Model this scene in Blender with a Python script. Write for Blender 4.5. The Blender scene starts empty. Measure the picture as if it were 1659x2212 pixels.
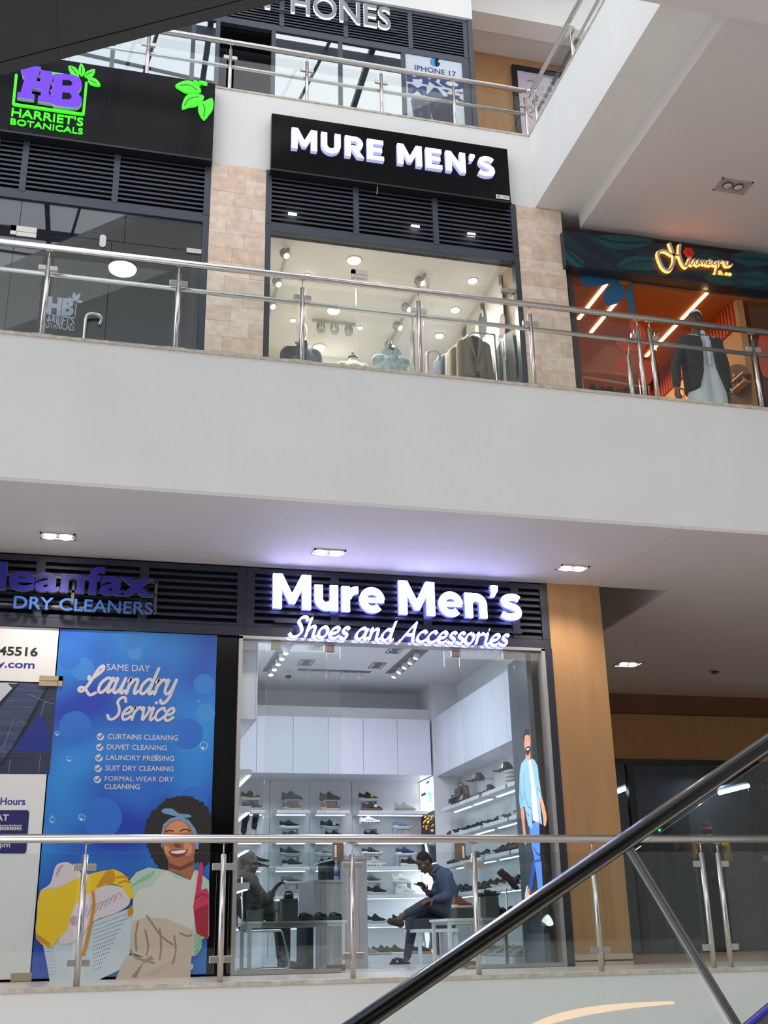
import bpy, bmesh, math, random
from math import sin, cos, pi, radians, sqrt, atan2
from mathutils import Vector, Matrix
from mathutils.geometry import tessellate_polygon

SC = bpy.context.scene
COL = SC.collection
random.seed(5)

# ------------------------------------------------------------------ camera
FPX, YAW, PITCH, ROLL, EYE = 2440.0, 0.2545, 0.3625, -0.0215, 0.277
_f = Vector((sin(YAW) * cos(PITCH), cos(YAW) * cos(PITCH), sin(PITCH)))
_r = Vector((cos(YAW), -sin(YAW), 0))
_u = _r.cross(_f)
CR = cos(ROLL) * _r + sin(ROLL) * _u
CU = -sin(ROLL) * _r + cos(ROLL) * _u
CF = _f
cam_data = bpy.data.cameras.new('camera')
cam = bpy.data.objects.new('camera', cam_data)
COL.objects.link(cam)
cam.matrix_world = Matrix(((CR.x, CU.x, -CF.x, 0), (CR.y, CU.y, -CF.y, 0), (CR.z, CU.z, -CF.z, EYE), (0, 0, 0, 1)))
cam_data.sensor_fit = 'HORIZONTAL'
cam_data.sensor_width = 36.0
cam_data.lens = FPX * 36.0 / 1659.0
cam_data.clip_start = 0.05
SC.camera = cam

# ------------------------------------------------------------------ light and exposure
SC.view_settings.view_transform = 'Standard'
SC.view_settings.look = 'None'
SC.view_settings.gamma = 1.0
SC.view_settings.use_curve_mapping = False
SC.view_settings.exposure = 1.23
world = bpy.data.worlds.new('overcast_sky')
SC.world = world
world.use_nodes = True
_wn = world.node_tree.nodes
_bg = _wn['Background']
_tc = _wn.new('ShaderNodeTexCoord')
_no = _wn.new('ShaderNodeTexNoise')
_no.inputs['Scale'].default_value = 1.6
_no.inputs['Detail'].default_value = 4
_rp = _wn.new('ShaderNodeValToRGB')
_rp.color_ramp.elements[0].color = (0.72, 0.80, 0.92, 1)
_rp.color_ramp.elements[1].color = (1.0, 1.0, 1.0, 1)
_rp.color_ramp.elements[0].position = 0.35
_rp.color_ramp.elements[1].position = 0.62
world.node_tree.links.new(_tc.outputs['Generated'], _no.inputs['Vector'])
world.node_tree.links.new(_no.outputs['Fac'], _rp.inputs['Fac'])
world.node_tree.links.new(_rp.outputs['Color'], _bg.inputs['Color'])
_bg.inputs['Strength'].default_value = 0.95


def lamp(name, kind, loc, power, color=(1, 1, 1), size=0.3, aim=(0, 0, -1), size_y=None, spread=None):
    d = bpy.data.lights.new(name, kind)
    d.energy = power
    d.color = color
    if kind == 'AREA':
        d.size = size
        if size_y:
            d.shape = 'RECTANGLE'
            d.size_y = size_y
        if spread:
            d.spread = spread
    else:
        d.shadow_soft_size = size
    o = bpy.data.objects.new(name, d)
    COL.objects.link(o)
    o.location = loc
    o.rotation_euler = Vector(aim).to_track_quat('-Z', 'Y').to_euler()
    return o


# ------------------------------------------------------------------ measuring: a photograph ray meets a plane of the place
def ray(px, py):
    return CR * ((px - 829.5) / FPX) - CU * ((py - 1106.0) / FPX) + CF


def aY(px, py, Y):
    d = ray(px, py)
    return Vector((0, 0, EYE)) + d * (Y / d.y)


def aZ(px, py, Z):
    d = ray(px, py)
    return Vector((0, 0, EYE)) + d * ((Z - EYE) / d.z)


def aX(px, py, X):
    d = ray(px, py)
    return Vector((0, 0, EYE)) + d * (X / d.x)


# ------------------------------------------------------------------ materials
def lin(c):
    return tuple((v / 255.0 / 12.92) if v / 255.0 <= 0.04045 else ((v / 255.0 + 0.055) / 1.055) ** 2.4 for v in c)


MATS = {}


def mat(name, rgb, rough=0.5, metal=0.0, var=0.0, scale=6.0, bump=0.0, emit=0.0, spec=0.5, coat=0.0, stretch=None, ecol=None):
    if name in MATS:
        return MATS[name]
    m = bpy.data.materials.new(name)
    m.use_nodes = True
    nt = m.node_tree
    b = nt.nodes['Principled BSDF']
    c = lin(rgb)
    b.inputs['Base Color'].default_value = (*c, 1)
    b.inputs['Roughness'].default_value = rough
    b.inputs['Metallic'].default_value = metal
    b.inputs['Specular IOR Level'].default_value = spec
    if coat:
        b.inputs['Coat Weight'].default_value = coat
        b.inputs['Coat Roughness'].default_value = 0.05
    if emit:
        b.inputs['Emission Color'].default_value = (*(lin(ecol) if ecol else c), 1)
        b.inputs['Emission Strength'].default_value = emit
    if var or bump:
        tc = nt.nodes.new('ShaderNodeTexCoord')
        mp = nt.nodes.new('ShaderNodeMapping')
        if stretch:
            mp.inputs['Scale'].default_value = stretch
        no = nt.nodes.new('ShaderNodeTexNoise')
        no.inputs['Scale'].default_value = scale
        no.inputs['Detail'].default_value = 5
        nt.links.new(tc.outputs['Object'], mp.inputs['Vector'])
        nt.links.new(mp.outputs['Vector'], no.inputs['Vector'])
        if var:
            rp = nt.nodes.new('ShaderNodeValToRGB')
            rp.color_ramp.elements[0].position = 0.3
            rp.color_ramp.elements[1].position = 0.7
            rp.color_ramp.elements[0].color = (*(max(0, v * (1 - var)) for v in c), 1)
            rp.color_ramp.elements[1].color = (*(min(1, v * (1 + var)) for v in c), 1)
            nt.links.new(no.outputs['Fac'], rp.inputs['Fac'])
            nt.links.new(rp.outputs['Color'], b.inputs['Base Color'])
        if bump:
            bp = nt.nodes.new('ShaderNodeBump')
            bp.inputs['Strength'].default_value = bump
            bp.inputs['Distance'].default_value = 0.01
            nt.links.new(no.outputs['Fac'], bp.inputs['Height'])
            nt.links.new(bp.outputs['Normal'], b.inputs['Normal'])
    MATS[name] = m
    return m


def glass_mat(name, tint=(1, 1, 1), f0=0.04, rough=0.0, refl=(1, 1, 1)):
    if name in MATS:
        return MATS[name]
    m = bpy.data.materials.new(name)
    m.use_nodes = True
    nt = m.node_tree
    nt.nodes.remove(nt.nodes['Principled BSDF'])
    out = nt.nodes['Material Output']
    geo = nt.nodes.new('ShaderNodeNewGeometry')
    dot = nt.nodes.new('ShaderNodeVectorMath')
    dot.operation = 'DOT_PRODUCT'
    nt.links.new(geo.outputs['Incoming'], dot.inputs[0])
    nt.links.new(geo.outputs['Normal'], dot.inputs[1])

    def mth(op, a, bb):
        n = nt.nodes.new('ShaderNodeMath')
        n.operation = op
        for i, v in enumerate((a, bb)):
            if v is None:
                continue
            if isinstance(v, (int, float)):
                n.inputs[i].default_value = v
            else:
                nt.links.new(v, n.inputs[i])
        return n.outputs[0]
    ab = mth('ABSOLUTE', dot.outputs['Value'], None)
    fr = mth('ADD', mth('MULTIPLY', mth('POWER', mth('SUBTRACT', 1.0, ab), 5.0), 1 - f0), f0)
    tr = nt.nodes.new('ShaderNodeBsdfTransparent')
    tr.inputs['Color'].default_value = (*tint, 1)
    gl = nt.nodes.new('ShaderNodeBsdfGlossy')
    gl.inputs['Roughness'].default_value = rough
    gl.inputs['Color'].default_value = (*refl, 1)
    mx = nt.nodes.new('ShaderNodeMixShader')
    nt.links.new(fr, mx.inputs['Fac'])
    nt.links.new(tr.outputs[0], mx.inputs[1])
    nt.links.new(gl.outputs[0], mx.inputs[2])
    nt.links.new(mx.outputs[0], out.inputs['Surface'])
    MATS[name] = m
    return m


# ------------------------------------------------------------------ mesh building
class MB:
    def __init__(s):
        s.v, s.f, s.m, s.sm = [], [], [], []
        s.cur = 0
        s.smooth = False

    def face(s, idx):
        s.f.append(tuple(idx))
        s.m.append(s.cur)
        s.sm.append(s.smooth)

    def box(s, x0, x1, y0, y1, z0, z1):
        n = len(s.v)
        s.v += [Vector(p) for p in ((x0, y0, z0), (x1, y0, z0), (x1, y1, z0), (x0, y1, z0), (x0, y0, z1), (x1, y0, z1), (x1, y1, z1), (x0, y1, z1))]
        for q in ((3, 2, 1, 0), (4, 5, 6, 7), (0, 1, 5, 4), (1, 2, 6, 5), (2, 3, 7, 6), (3, 0, 4, 7)):
            s.face([n + i for i in q])
        return s

    def hexa(s, p):           # eight corners in the order of box()
        n = len(s.v)
        s.v += [Vector(q) for q in p]
        for q in ((3, 2, 1, 0), (4, 5, 6, 7), (0, 1, 5, 4), (1, 2, 6, 5), (2, 3, 7, 6), (3, 0, 4, 7)):
            s.face([n + i for i in q])
        return s

    def poly(s, pts):         # flat polygon, tessellated
        pts = [Vector(p) for p in pts]
        n = len(s.v)
        s.v += pts
        for t in tessellate_polygon([pts]):
            s.face([n + i for i in t])
        return s

    def prism(s, pts, d):     # flat outline pushed along d
        pts = [Vector(p) for p in pts]
        d = Vector(d)
        n = len(s.v)
        k = len(pts)
        s.v += pts + [p + d for p in pts]
        for t in tessellate_polygon([pts]):
            s.face([n + i for i in t])
            s.face([n + k + i for i in reversed(t)])
        for i in range(k):
            j = (i + 1) % k
            s.face((n + i, n + j, n + k + j, n + k + i))
        return s

    def tube(s, pts, r, n=10, caps=True, closed=False):
        pts = [Vector(p) for p in pts]
        k = len(pts)
        rr = r if isinstance(r, (list, tuple)) else [r] * k
        base = len(s.v)
        up = None
        old = s.smooth
        s.smooth = True
        for i, p in enumerate(pts):
            a = pts[i - 1] if (i > 0 or closed) else p
            b = pts[(i + 1) % k] if (i < k - 1 or closed) else p
            t = (b - a)
            t = t.normalized() if t.length > 1e-9 else Vector((0, 0, 1))
            if up is None:
                up = Vector((0, 0, 1)) if abs(t.z) < 0.9 else Vector((0, 1, 0))
            x = t.cross(up)
            if x.length < 1e-6:
                x = t.orthogonal()
            x.normalize()
            y = x.cross(t).normalized()
            up = y
            for j in range(n):
                w = 2 * pi * j / n
                s.v.append(p + (x * cos(w) + y * sin(w)) * rr[i])
        for i in range(k if closed else k - 1):
            i2 = (i + 1) % k
            for j in range(n):
                j2 = (j + 1) % n
                s.face((base + i * n + j, base + i * n + j2, base + i2 * n + j2, base + i2 * n + j))
        s.smooth = False
        if caps and not closed:
            s.face([base + j for j in reversed(range(n))])
            s.face([base + (k - 1) * n + j for j in range(n)])
        s.smooth = old
        return s

    def lathe(s, prof, c=(0, 0, 0), n=16, axis=None):   # prof: (radius, height) pairs along axis
        c = Vector(c)
        q = Vector((0, 0, 1)).rotation_difference(Vector(axis)) if axis else None
        base = len(s.v)
        k = len(prof)
        old = s.smooth
        s.smooth = True
        for (r, h) in prof:
            for j in range(n):
                w = 2 * pi * j / n
                p = Vector((r * cos(w), r * sin(w), h))
                s.v.append(c + (q @ p if q else p))
        for i in range(k - 1):
            for j in range(n):
                j2 = (j + 1) % n
                s.face((base + i * n + j, base + i * n + j2, base + (i + 1) * n + j2, base + (i + 1) * n + j))
        s.smooth = False
        s.face([base + j for j in reversed(range(n))])
        s.face([base + (k - 1) * n + j for j in range(n)])
        s.smooth = old
        return s

    def ell(s, c, r, n=12, k=8, M=None):
        c = Vector(c)
        base = len(s.v)
        old = s.smooth
        s.smooth = True
        for i in range(1, k):
            a = pi * i / k
            for j in range(n):
                w = 2 * pi * j / n
                p = Vector((r[0] * sin(a) * cos(w), r[1] * sin(a) * sin(w), r[2] * cos(a)))
                s.v.append(c + (M @ p if M else p))
        t = len(s.v)
        for e in (Vector((0, 0, r[2])), Vector((0, 0, -r[2]))):
            s.v.append(c + (M @ e if M else e))
        for i in range(k - 2):
            for j in range(n):
                j2 = (j + 1) % n
                s.face((base + i * n + j, base + (i + 1) * n + j, base + (i + 1) * n + j2, base + i * n + j2))
        for j in range(n):
            j2 = (j + 1) % n
            s.face((t, base + j, base + j2))
            s.face((t + 1, base + (k - 2) * n + j2, base + (k - 2) * n + j))
        s.smooth = old
        return s

    def cap(s, a, b, ra, rb, n=12):      # closed tapered limb with round ends
        a, b = Vector(a), Vector(b)
        d = (b - a)
        L = d.length
        d = d / L if L > 1e-6 else Vector((0, 0, 1))
        pts, rs = [], []
        for w in (80, 55, 25, 0):
            pts.append(a - d * ra * sin(radians(w)))
            rs.append(ra * cos(radians(w)))
        for w in (0, 25, 55, 80):
            pts.append(b + d * rb * sin(radians(w)))
            rs.append(rb * cos(radians(w)))
        return s.tube(pts, rs, n)

    def add(s, o):
        n = len(s.v)
        s.v += o.v
        s.f += [tuple(i + n for i in f) for f in o.f]
        s.m += o.m
        s.sm += o.sm
        return s


BASE = {}


def link(name, me, parent=None, base=None):
    o = bpy.data.objects.new(name, me)
    COL.objects.link(o)
    if parent:
        o.parent = parent
    return o


def root_base(o):
    while o is not None:
        if o.name in BASE:
            return BASE[o.name]
        o = o.parent
    return Vector((0, 0, 0))


def ob(name, mb, m, parent=None, **kw):
    """one mesh object; mb is in world metres"""
    me = bpy.data.meshes.new(name)
    b = root_base(parent) if parent else Vector((0, 0, 0))
    if not parent:
        b = kw.pop('at', None)
        if b is None:
            lo = [min(v[i] for v in mb.v) for i in range(3)]
            hi = [max(v[i] for v in mb.v) for i in range(3)]
            b = Vector(((lo[0] + hi[0]) / 2, (lo[1] + hi[1]) / 2, lo[2]))
        b = Vector(b)
    me.from_pydata([(v - b)[:] for v in mb.v], [], mb.f)
    for x in (m if isinstance(m, (list, tuple)) else [m]):
        me.materials.append(x)
    if any(mb.m):
        me.polygons.foreach_set('material_index', mb.m)
    if any(mb.sm):
        me.polygons.foreach_set('use_smooth', mb.sm)
    me.update()
    o = link(name, me, parent)
    if not parent:
        o.location = b
        BASE[o.name] = b
    for k, v in kw.items():
        o[k] = v
    return o


def thing(name, label, cat, loc=(0, 0, 0), group=None):
    o = bpy.data.objects.new(name, None)
    o.empty_display_size = 0.1
    COL.objects.link(o)
    o.location = loc
    BASE[o.name] = Vector(loc)
    o['label'] = label
    o['category'] = cat
    if group:
        o['group'] = group
    return o


def solo(name, mb, m, label, cat, group=None, **kw):
    o = ob(name, mb, m, None, **kw)
    o['label'] = label
    o['category'] = cat
    if group:
        o['group'] = group
    return o


def struct(name, mb, m, parent=None):
    o = ob(name, mb, m, parent)
    if not parent:
        o['kind'] = 'structure'
    return o


def copy_tree(root, loc, label=None, group=None, rotz=None):
    r = root.copy()
    COL.objects.link(r)
    r.location = loc
    if rotz is not None:
        r.rotation_euler = (0, 0, rotz)
    BASE[r.name] = Vector(loc)
    if label:
        r['label'] = label
    if group:
        r['group'] = group
    for ch in root.children:
        c = ch.copy()
        COL.objects.link(c)
        c.parent = r
        for g in ch.children:
            d = g.copy()
            COL.objects.link(d)
            d.parent = c
    return r


def shift_copy(o, d, parent):
    c = o.copy()
    COL.objects.link(c)
    c.parent = parent
    c.location = Vector(o.location) + Vector(d)
    return c


def bx(x0, x1, y0, y1, z0, z1):
    return MB().box(min(x0, x1), max(x0, x1), min(y0, y1), max(y0, y1), min(z0, z1), max(z0, z1))


def bev(o, w=0.004, seg=2):
    b = o.modifiers.new('edge', 'BEVEL')
    b.width = w
    b.segments = seg
    b.limit_method = 'ANGLE'
    return o


def crv(pts, n=6, closed=True):
    """smooth curve through points (2 or 3 numbers each)"""
    P = [Vector(p) for p in pts]
    k = len(P)
    out = []
    for i in range(k if closed else k - 1):
        p0 = P[(i - 1) % k] if (closed or i > 0) else P[i]
        p1, p2 = P[i], P[(i + 1) % k]
        p3 = P[(i + 2) % k] if (closed or i < k - 2) else p2
        for j in range(n):
            t = j / n
            out.append(0.5 * ((2 * p1) + (p2 - p0) * t + (2 * p0 - 5 * p1 + 4 * p2 - p3) * t * t + (3 * p1 - p0 - 3 * p2 + p3) * t ** 3))
    if not closed:
        out.append(P[-1])
    return out


# ------------------------------------------------------------------ lettering
def text2d(s, bold=0.0, shear=0.0, extrude=0.0, res=4, spacing=1.0):
    c = bpy.data.curves.new('lettering', 'FONT')
    c.body = s
    c.size = 1.0
    c.offset = bold
    c.shear = shear
    c.extrude = extrude / 2.0
    c.resolution_u = res
    c.space_character = spacing
    o = bpy.data.objects.new('lettering', c)
    COL.objects.link(o)
    dg = bpy.context.evaluated_depsgraph_get()
    me = bpy.data.meshes.new_from_object(o.evaluated_get(dg))
    V = [v.co.copy() for v in me.vertices]
    Fc = [tuple(p.vertices) for p in me.polygons]
    bpy.data.objects.remove(o)
    bpy.data.curves.remove(c)
    bpy.data.meshes.remove(me)
    return V, Fc


def fit2d(V, box, depth):
    """scale letter vertices to the box (x0,x1,y0,y1), thickness depth in +z from 0"""
    x0, x1 = min(v.x for v in V), max(v.x for v in V)
    y0, y1 = min(v.y for v in V), max(v.y for v in V)
    z0, z1 = min(v.z for v in V), max(v.z for v in V)
    sx, sy = (box[1] - box[0]) / (x1 - x0), (box[3] - box[2]) / (y1 - y0)
    sz = depth / (z1 - z0) if z1 - z0 > 1e-6 else 0
    return [Vector((box[0] + (v.x - x0) * sx, box[2] + (v.y - y0) * sy, (v.z - z0) * sz)) for v in V]


def islands(V, Fc):
    par = list(range(len(V)))

    def find(i):
        while par[i] != i:
            par[i] = par[par[i]]
            i = par[i]
        return i
    for f in Fc:
        a = find(f[0])
        for i in f[1:]:
            par[find(i)] = a
    # front and back of a letter without shared verts still overlap in x, so group by x range
    g = {}
    for i in range(len(V)):
        g.setdefault(find(i), []).append(i)
    parts = []
    for ids in g.values():
        parts.append([min(V[i].x for i in ids), max(V[i].x for i in ids), set(ids)])
    parts.sort(key=lambda p: p[0])
    out = []
    for p in parts:
        if out:
            q = out[-1]
            ov = min(p[1], q[1]) - max(p[0], q[0])
            if ov > 0.55 * min(p[1] - p[0], q[1] - q[0]):
                q[0], q[1] = min(p[0], q[0]), max(p[1], q[1])
                q[2] |= p[2]
                continue
        out.append(p)
    return [p[2] for p in out]


class Plane:
    """a flat place in the world: o + u*x + v*y, n points out towards the viewer"""
    def __init__(s, o, u, v):
        s.o, s.u, s.v = Vector(o), Vector(u).normalized(), Vector(v).normalized()
        s.n = s.u.cross(s.v)

    def at(s, x, y, d=0.0):
        return s.o + s.u * x + s.v * y + s.n * d

    def px(s, px, py):       # where a photograph ray meets this plane
        d = ray(px, py)
        e = Vector((0, 0, EYE))
        t = (s.o - e).dot(s.n) / d.dot(s.n)
        p = e + d * t - s.o
        return (p.dot(s.u), p.dot(s.v))


def front(Y):
    return Plane((0, Y, 0), (1, 0, 0), (0, 0, 1))


def write(parent, s, pl, box, m, bold=0.0, shear=0.0, depth=0.0, off=0.002, split=False, name='lettering', spacing=1.0, res=4, mside=None):
    """letters as geometry on a plane; split gives one part per letter"""
    V, Fc = text2d(s, bold, shear, 0.1 if depth else 0.0, res, spacing)
    V = fit2d(V, box, depth)
    sets = islands(V, Fc) if split else [set(range(len(V)))]
    res_ = []
    for st in sets:
        mb = MB()
        idx = {}
        for i in sorted(st):
            idx[i] = len(mb.v)
            mb.v.append(pl.at(V[i].x, V[i].y, off + V[i].z))
        for f in Fc:
            if f[0] in st:
                if mside and depth:
                    zs = [V[i].z for i in f]
                    mb.cur = 0 if min(zs) > depth * 0.99 else 1
                mb.face([idx[i] for i in f])
        res_.append(ob(name, mb, [m, mside] if mside else m, parent))
    return res_


GL = {
 'a': ([[(.78, .86), (.45, 1), (.1, .62), (.1, .15), (.35, .0), (.62, .35), (.8, .95)], [(.82, 1), (.72, .3), (.8, .02), (1.0, .2)]], 1.02),
 'c': ([[(.7, .78), (.52, 1), (.16, .75), (.06, .3), (.3, 0), (.6, .1), (.78, .28)]], .82),
 'd': ([[(.72, .86), (.42, 1), (.1, .6), (.1, .14), (.35, 0), (.62, .35), (.78, .9)], [(.86, 1.75), (.76, .8), (.74, .1), (.86, 0), (1, .15)]], 1.04),
 'e': ([[(.08, .42), (.48, .5), (.68, .76), (.5, 1), (.2, .8), (.05, .35), (.27, 0), (.57, .06), (.78, .27)]], .84),
 'h': ([[(.18, 1.75), (.12, .9), (.1, 0)], [(.12, .5), (.36, .92), (.62, .9), (.62, .2), (.72, 0), (.92, .17)]], .96),
 'i': ([[(.02, .8), (.2, 1), (.17, .2), (.28, 0), (.47, .17)], [(.26, 1.36), (.3, 1.42)]], .52),
 'm': ([[(0, .8), (.14, 1), (.12, 0)], [(.12, .5), (.34, .92), (.54, .9), (.54, 0)], [(.54, .5), (.76, .92), (.96, .9), (.96, .2), (1.06, 0), (1.24, .17)]], 1.3),
 'n': ([[(0, .8), (.14, 1), (.12, 0)], [(.12, .5), (.36, .92), (.62, .9), (.62, .2), (.72, 0), (.92, .17)]], .96),
 'o': ([[(.42, 1), (.12, .78), (.05, .3), (.28, 0), (.58, .2), (.68, .65), (.46, .99)]], .84),
 'r': ([[(0, .8), (.14, 1), (.12, 0)], [(.12, .5), (.32, .88), (.5, 1), (.62, .88)]], .68),
 's': ([[(.6, .84), (.42, 1), (.17, .86), (.22, .6), (.48, .4), (.5, .12), (.28, 0), (.0, .14)]], .68),
 'u': ([[(.0, .8), (.14, 1), (.1, .25), (.3, 0), (.55, .3), (.68, 1)], [(.68, 1), (.63, .2), (.73, 0), (.93, .17)]], .97),
 'v': ([[(0, .82), (.14, 1), (.25, .4), (.35, 0), (.6, .5), (.66, .9), (.56, 1)]], .78),
 'y': ([[(0, .8), (.14, 1), (.1, .3), (.3, .02), (.55, .3), (.68, 1)], [(.68, 1), (.6, 0), (.42, -.5), (.14, -.6), (.02, -.4)]], .94),
 'S': ([[(1.0, 1.42), (.85, 1.72), (.5, 1.7), (.34, 1.35), (.6, .95), (.76, .45), (.5, .05), (.12, .0), (-.12, .3)]], 1.06),
 'A': ([[(-.1, .06), (.02, .04), (.35, .7), (.95, 1.75)], [(.95, 1.75), (.92, .9), (.98, .1), (1.1, .02)], [(.32, .62), (.94, .62)]], 1.24),
 'L': ([[(.2, 1.05), (.28, .85), (.55, 1.0), (.98, 1.5), (.92, 1.8), (.66, 1.55), (.42, .7), (.12, .08), (-.18, .12), (-.1, .32), (.25, .2), (.7, -.18), (1.05, -.02)]], 1.1),
}


def script_strokes(s):
    x, out = 0.0, []
    for ch in s:
        if ch == ' ':
            x += 0.5
            continue
        st, adv = GL[ch]
        out += [[(x + a, b) for (a, b) in q] for q in st]
        x += adv
    return out


def stroke_mesh(mb, pl, strokes, w, depth=0.0, off=0.002, nib=None):
    """pen strokes (plane units) as flat or raised ribbons; nib (dx,dy) gives a broad pen"""
    off0 = off
    for qi, q in enumerate(strokes):
        off = off0 + 0.0003 * (qi % 12)
        P = [Vector((a, b)) for a, b in q]
        k = len(P)
        Lp, Rp = [], []
        for i in range(k):
            t = (P[min(i + 1, k - 1)] - P[max(i - 1, 0)])
            if t.length < 1e-9:
                t = Vector((1, 0))
            t.normalize()
            nr = Vector((-t.y, t.x)) * (w / 2)
            if nib:
                nv = Vector(nib)
                if nv.dot(nr) < 0:
                    nv = -nv
                nr = nr * 0.42 + nv * 0.72
            Lp.append(P[i] + nr)
            Rp.append(P[i] - nr)
        n = len(mb.v)
        for i in range(k):
            e_ = 0.0012 * i / k if depth == 0 and k > 12 else 0.0
            mb.v += [pl.at(*Rp[i], off + depth + e_), pl.at(*Lp[i], off + depth + e_)]
            if depth:
                mb.v += [pl.at(*Rp[i], off), pl.at(*Lp[i], off)]
        s = 4 if depth else 2
        c0 = mb.cur
        for i in range(k - 1):
            a, b = n + i * s, n + (i + 1) * s
            mb.cur = c0
            mb.face((a, b, b + 1, a + 1))
            if depth:
                mb.cur = c0 + 1
                mb.face((a, a + 2, b + 2, b))
                mb.face((a + 1, b + 1, b + 3, a + 3))
        if depth:
            e = n + (k - 1) * s
            mb.face((n, n + 1, n + 3, n + 2))
            mb.face((e, e + 2, e + 3, e + 1))
        mb.cur = c0
        # rounded ends
        for pi_, p in enumerate((P[0], P[-1])):
            rad = w * 0.5
            if nib:
                continue
            m2 = len(mb.v)
            dv = (P[0] - P[1]) if pi_ == 0 else (P[-1] - P[-2])
            a0_ = atan2(dv.y, dv.x) - pi / 2
            for j in range(8):
                mb.v.append(pl.at(p.x + rad * cos(a0_ + j * pi / 7), p.y + rad * sin(a0_ + j * pi / 7), off + depth + (0.0012 * (k - 1) / k * pi_ if depth == 0 and k > 12 else 0)))
            mb.face([m2 + j for j in range(8)])


def script_text(mb, pl, s, box, w, shear=0.25, depth=0.0, off=0.002, nib=None, n=5):
    st = script_strokes(s)
    st = [[tuple(p) for p in crv(q, n, False)] for q in st]
    st = [[(a + shear * b, b) for a, b in q] for q in st]
    xs = [p[0] for q in st for p in q]
    ys = [p[1] for q in st for p in q]
    sx = (box[1] - box[0]) / (max(xs) - min(xs))
    sy = (box[3] - box[2]) / (max(ys) - min(ys))
    st = [[(box[0] + (a - min(xs)) * sx, box[2] + (b - min(ys)) * sy) for a, b in q] for q in st]
    stroke_mesh(mb, pl, st, w, depth, off, nib)


def _arc(cx, cy, r, a0, a1, n=14):
    return [(cx + r * cos(radians(a0 + (a1 - a0) * i / n)), cy + r * sin(radians(a0 + (a1 - a0) * i / n))) for i in range(n + 1)]


def heavy(ch):
    """a heavy sans letter: (outlines, [(path, width)], advance); capitals are 1 high"""
    B = lambda x0, y0, x1, y1: [(x0, y0), (x1, y0), (x1, y1), (x0, y1)]
    if ch == 'M':
        return [[(0, 0), (0, 1), (.27, 1), (.55, .45), (.83, 1), (1.1, 1), (1.1, 0), (.84, 0), (.84, .56), (.63, .14), (.47, .14), (.26, .56), (.26, 0)]], [], 1.2
    if ch == 'N':
        return [[(0, 0), (0, 1), (.24, 1), (.64, .44), (.64, 1), (.9, 1), (.9, 0), (.67, 0), (.26, .58), (.26, 0)]], [], 1.0
    if ch == 'E':
        return [[(0, 0), (0, 1), (.72, 1), (.72, .79), (.26, .79), (.26, .61), (.66, .61), (.66, .4), (.26, .4), (.26, .21), (.74, .21), (.74, 0)]], [], .84
    if ch == 'U':
        return [], [([(.13, 1)] + _arc(.425, .42, .295, 180, 360) + [(.72, 1)], .255)], .96
    if ch == 'R':
        return [B(0, 0, .25, 1), [(.3, .36), (.54, .42), (.84, 0), (.55, 0)]], [([(.2, .885)] + _arc(.46, .665, .22, 90, -90) + [(.2, .445)], .225)], .9
    if ch in 'Ss':
        k = 1 if ch == 'S' else .76
        p = crv([(.69, .8), (.56, .88), (.36, .885), (.16, .79), (.17, .62), (.4, .52), (.62, .42), (.64, .2), (.42, .115), (.22, .12), (.04, .21)], 4, False)
        return [], [([(a * (k if k == 1 else .84), b * k) for a, b in p], .225 * (1 if k == 1 else .92))], .82 if k == 1 else .7
    if ch == "'":
        return [[(.04, 1.0), (.27, 1.0), (.27, .86), (.14, .64), (.0, .64), (.07, .78), (.04, .8)]], [], .33
    if ch == 'u':
        return [B(.45, 0, .69, .74)], [([(.122, .74)] + _arc(.345, .345, .223, 180, 345), .245)], .79
    if ch == 'r':
        return [B(0, 0, .245, .74)], [(_arc(.47, .35, .29, 170, 85, 8), .22)], .52
    if ch == 'e':
        return [B(.2, .3, .74, .44)], [(_arc(.385, .37, .272, 2, 318, 22), .215)], .82
    if ch == 'n':
        return [B(0, 0, .245, .74)], [(_arc(.345, .395, .222, 175, 0) + [(.567, 0)], .245)], .79
    return [], [], .36


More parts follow.
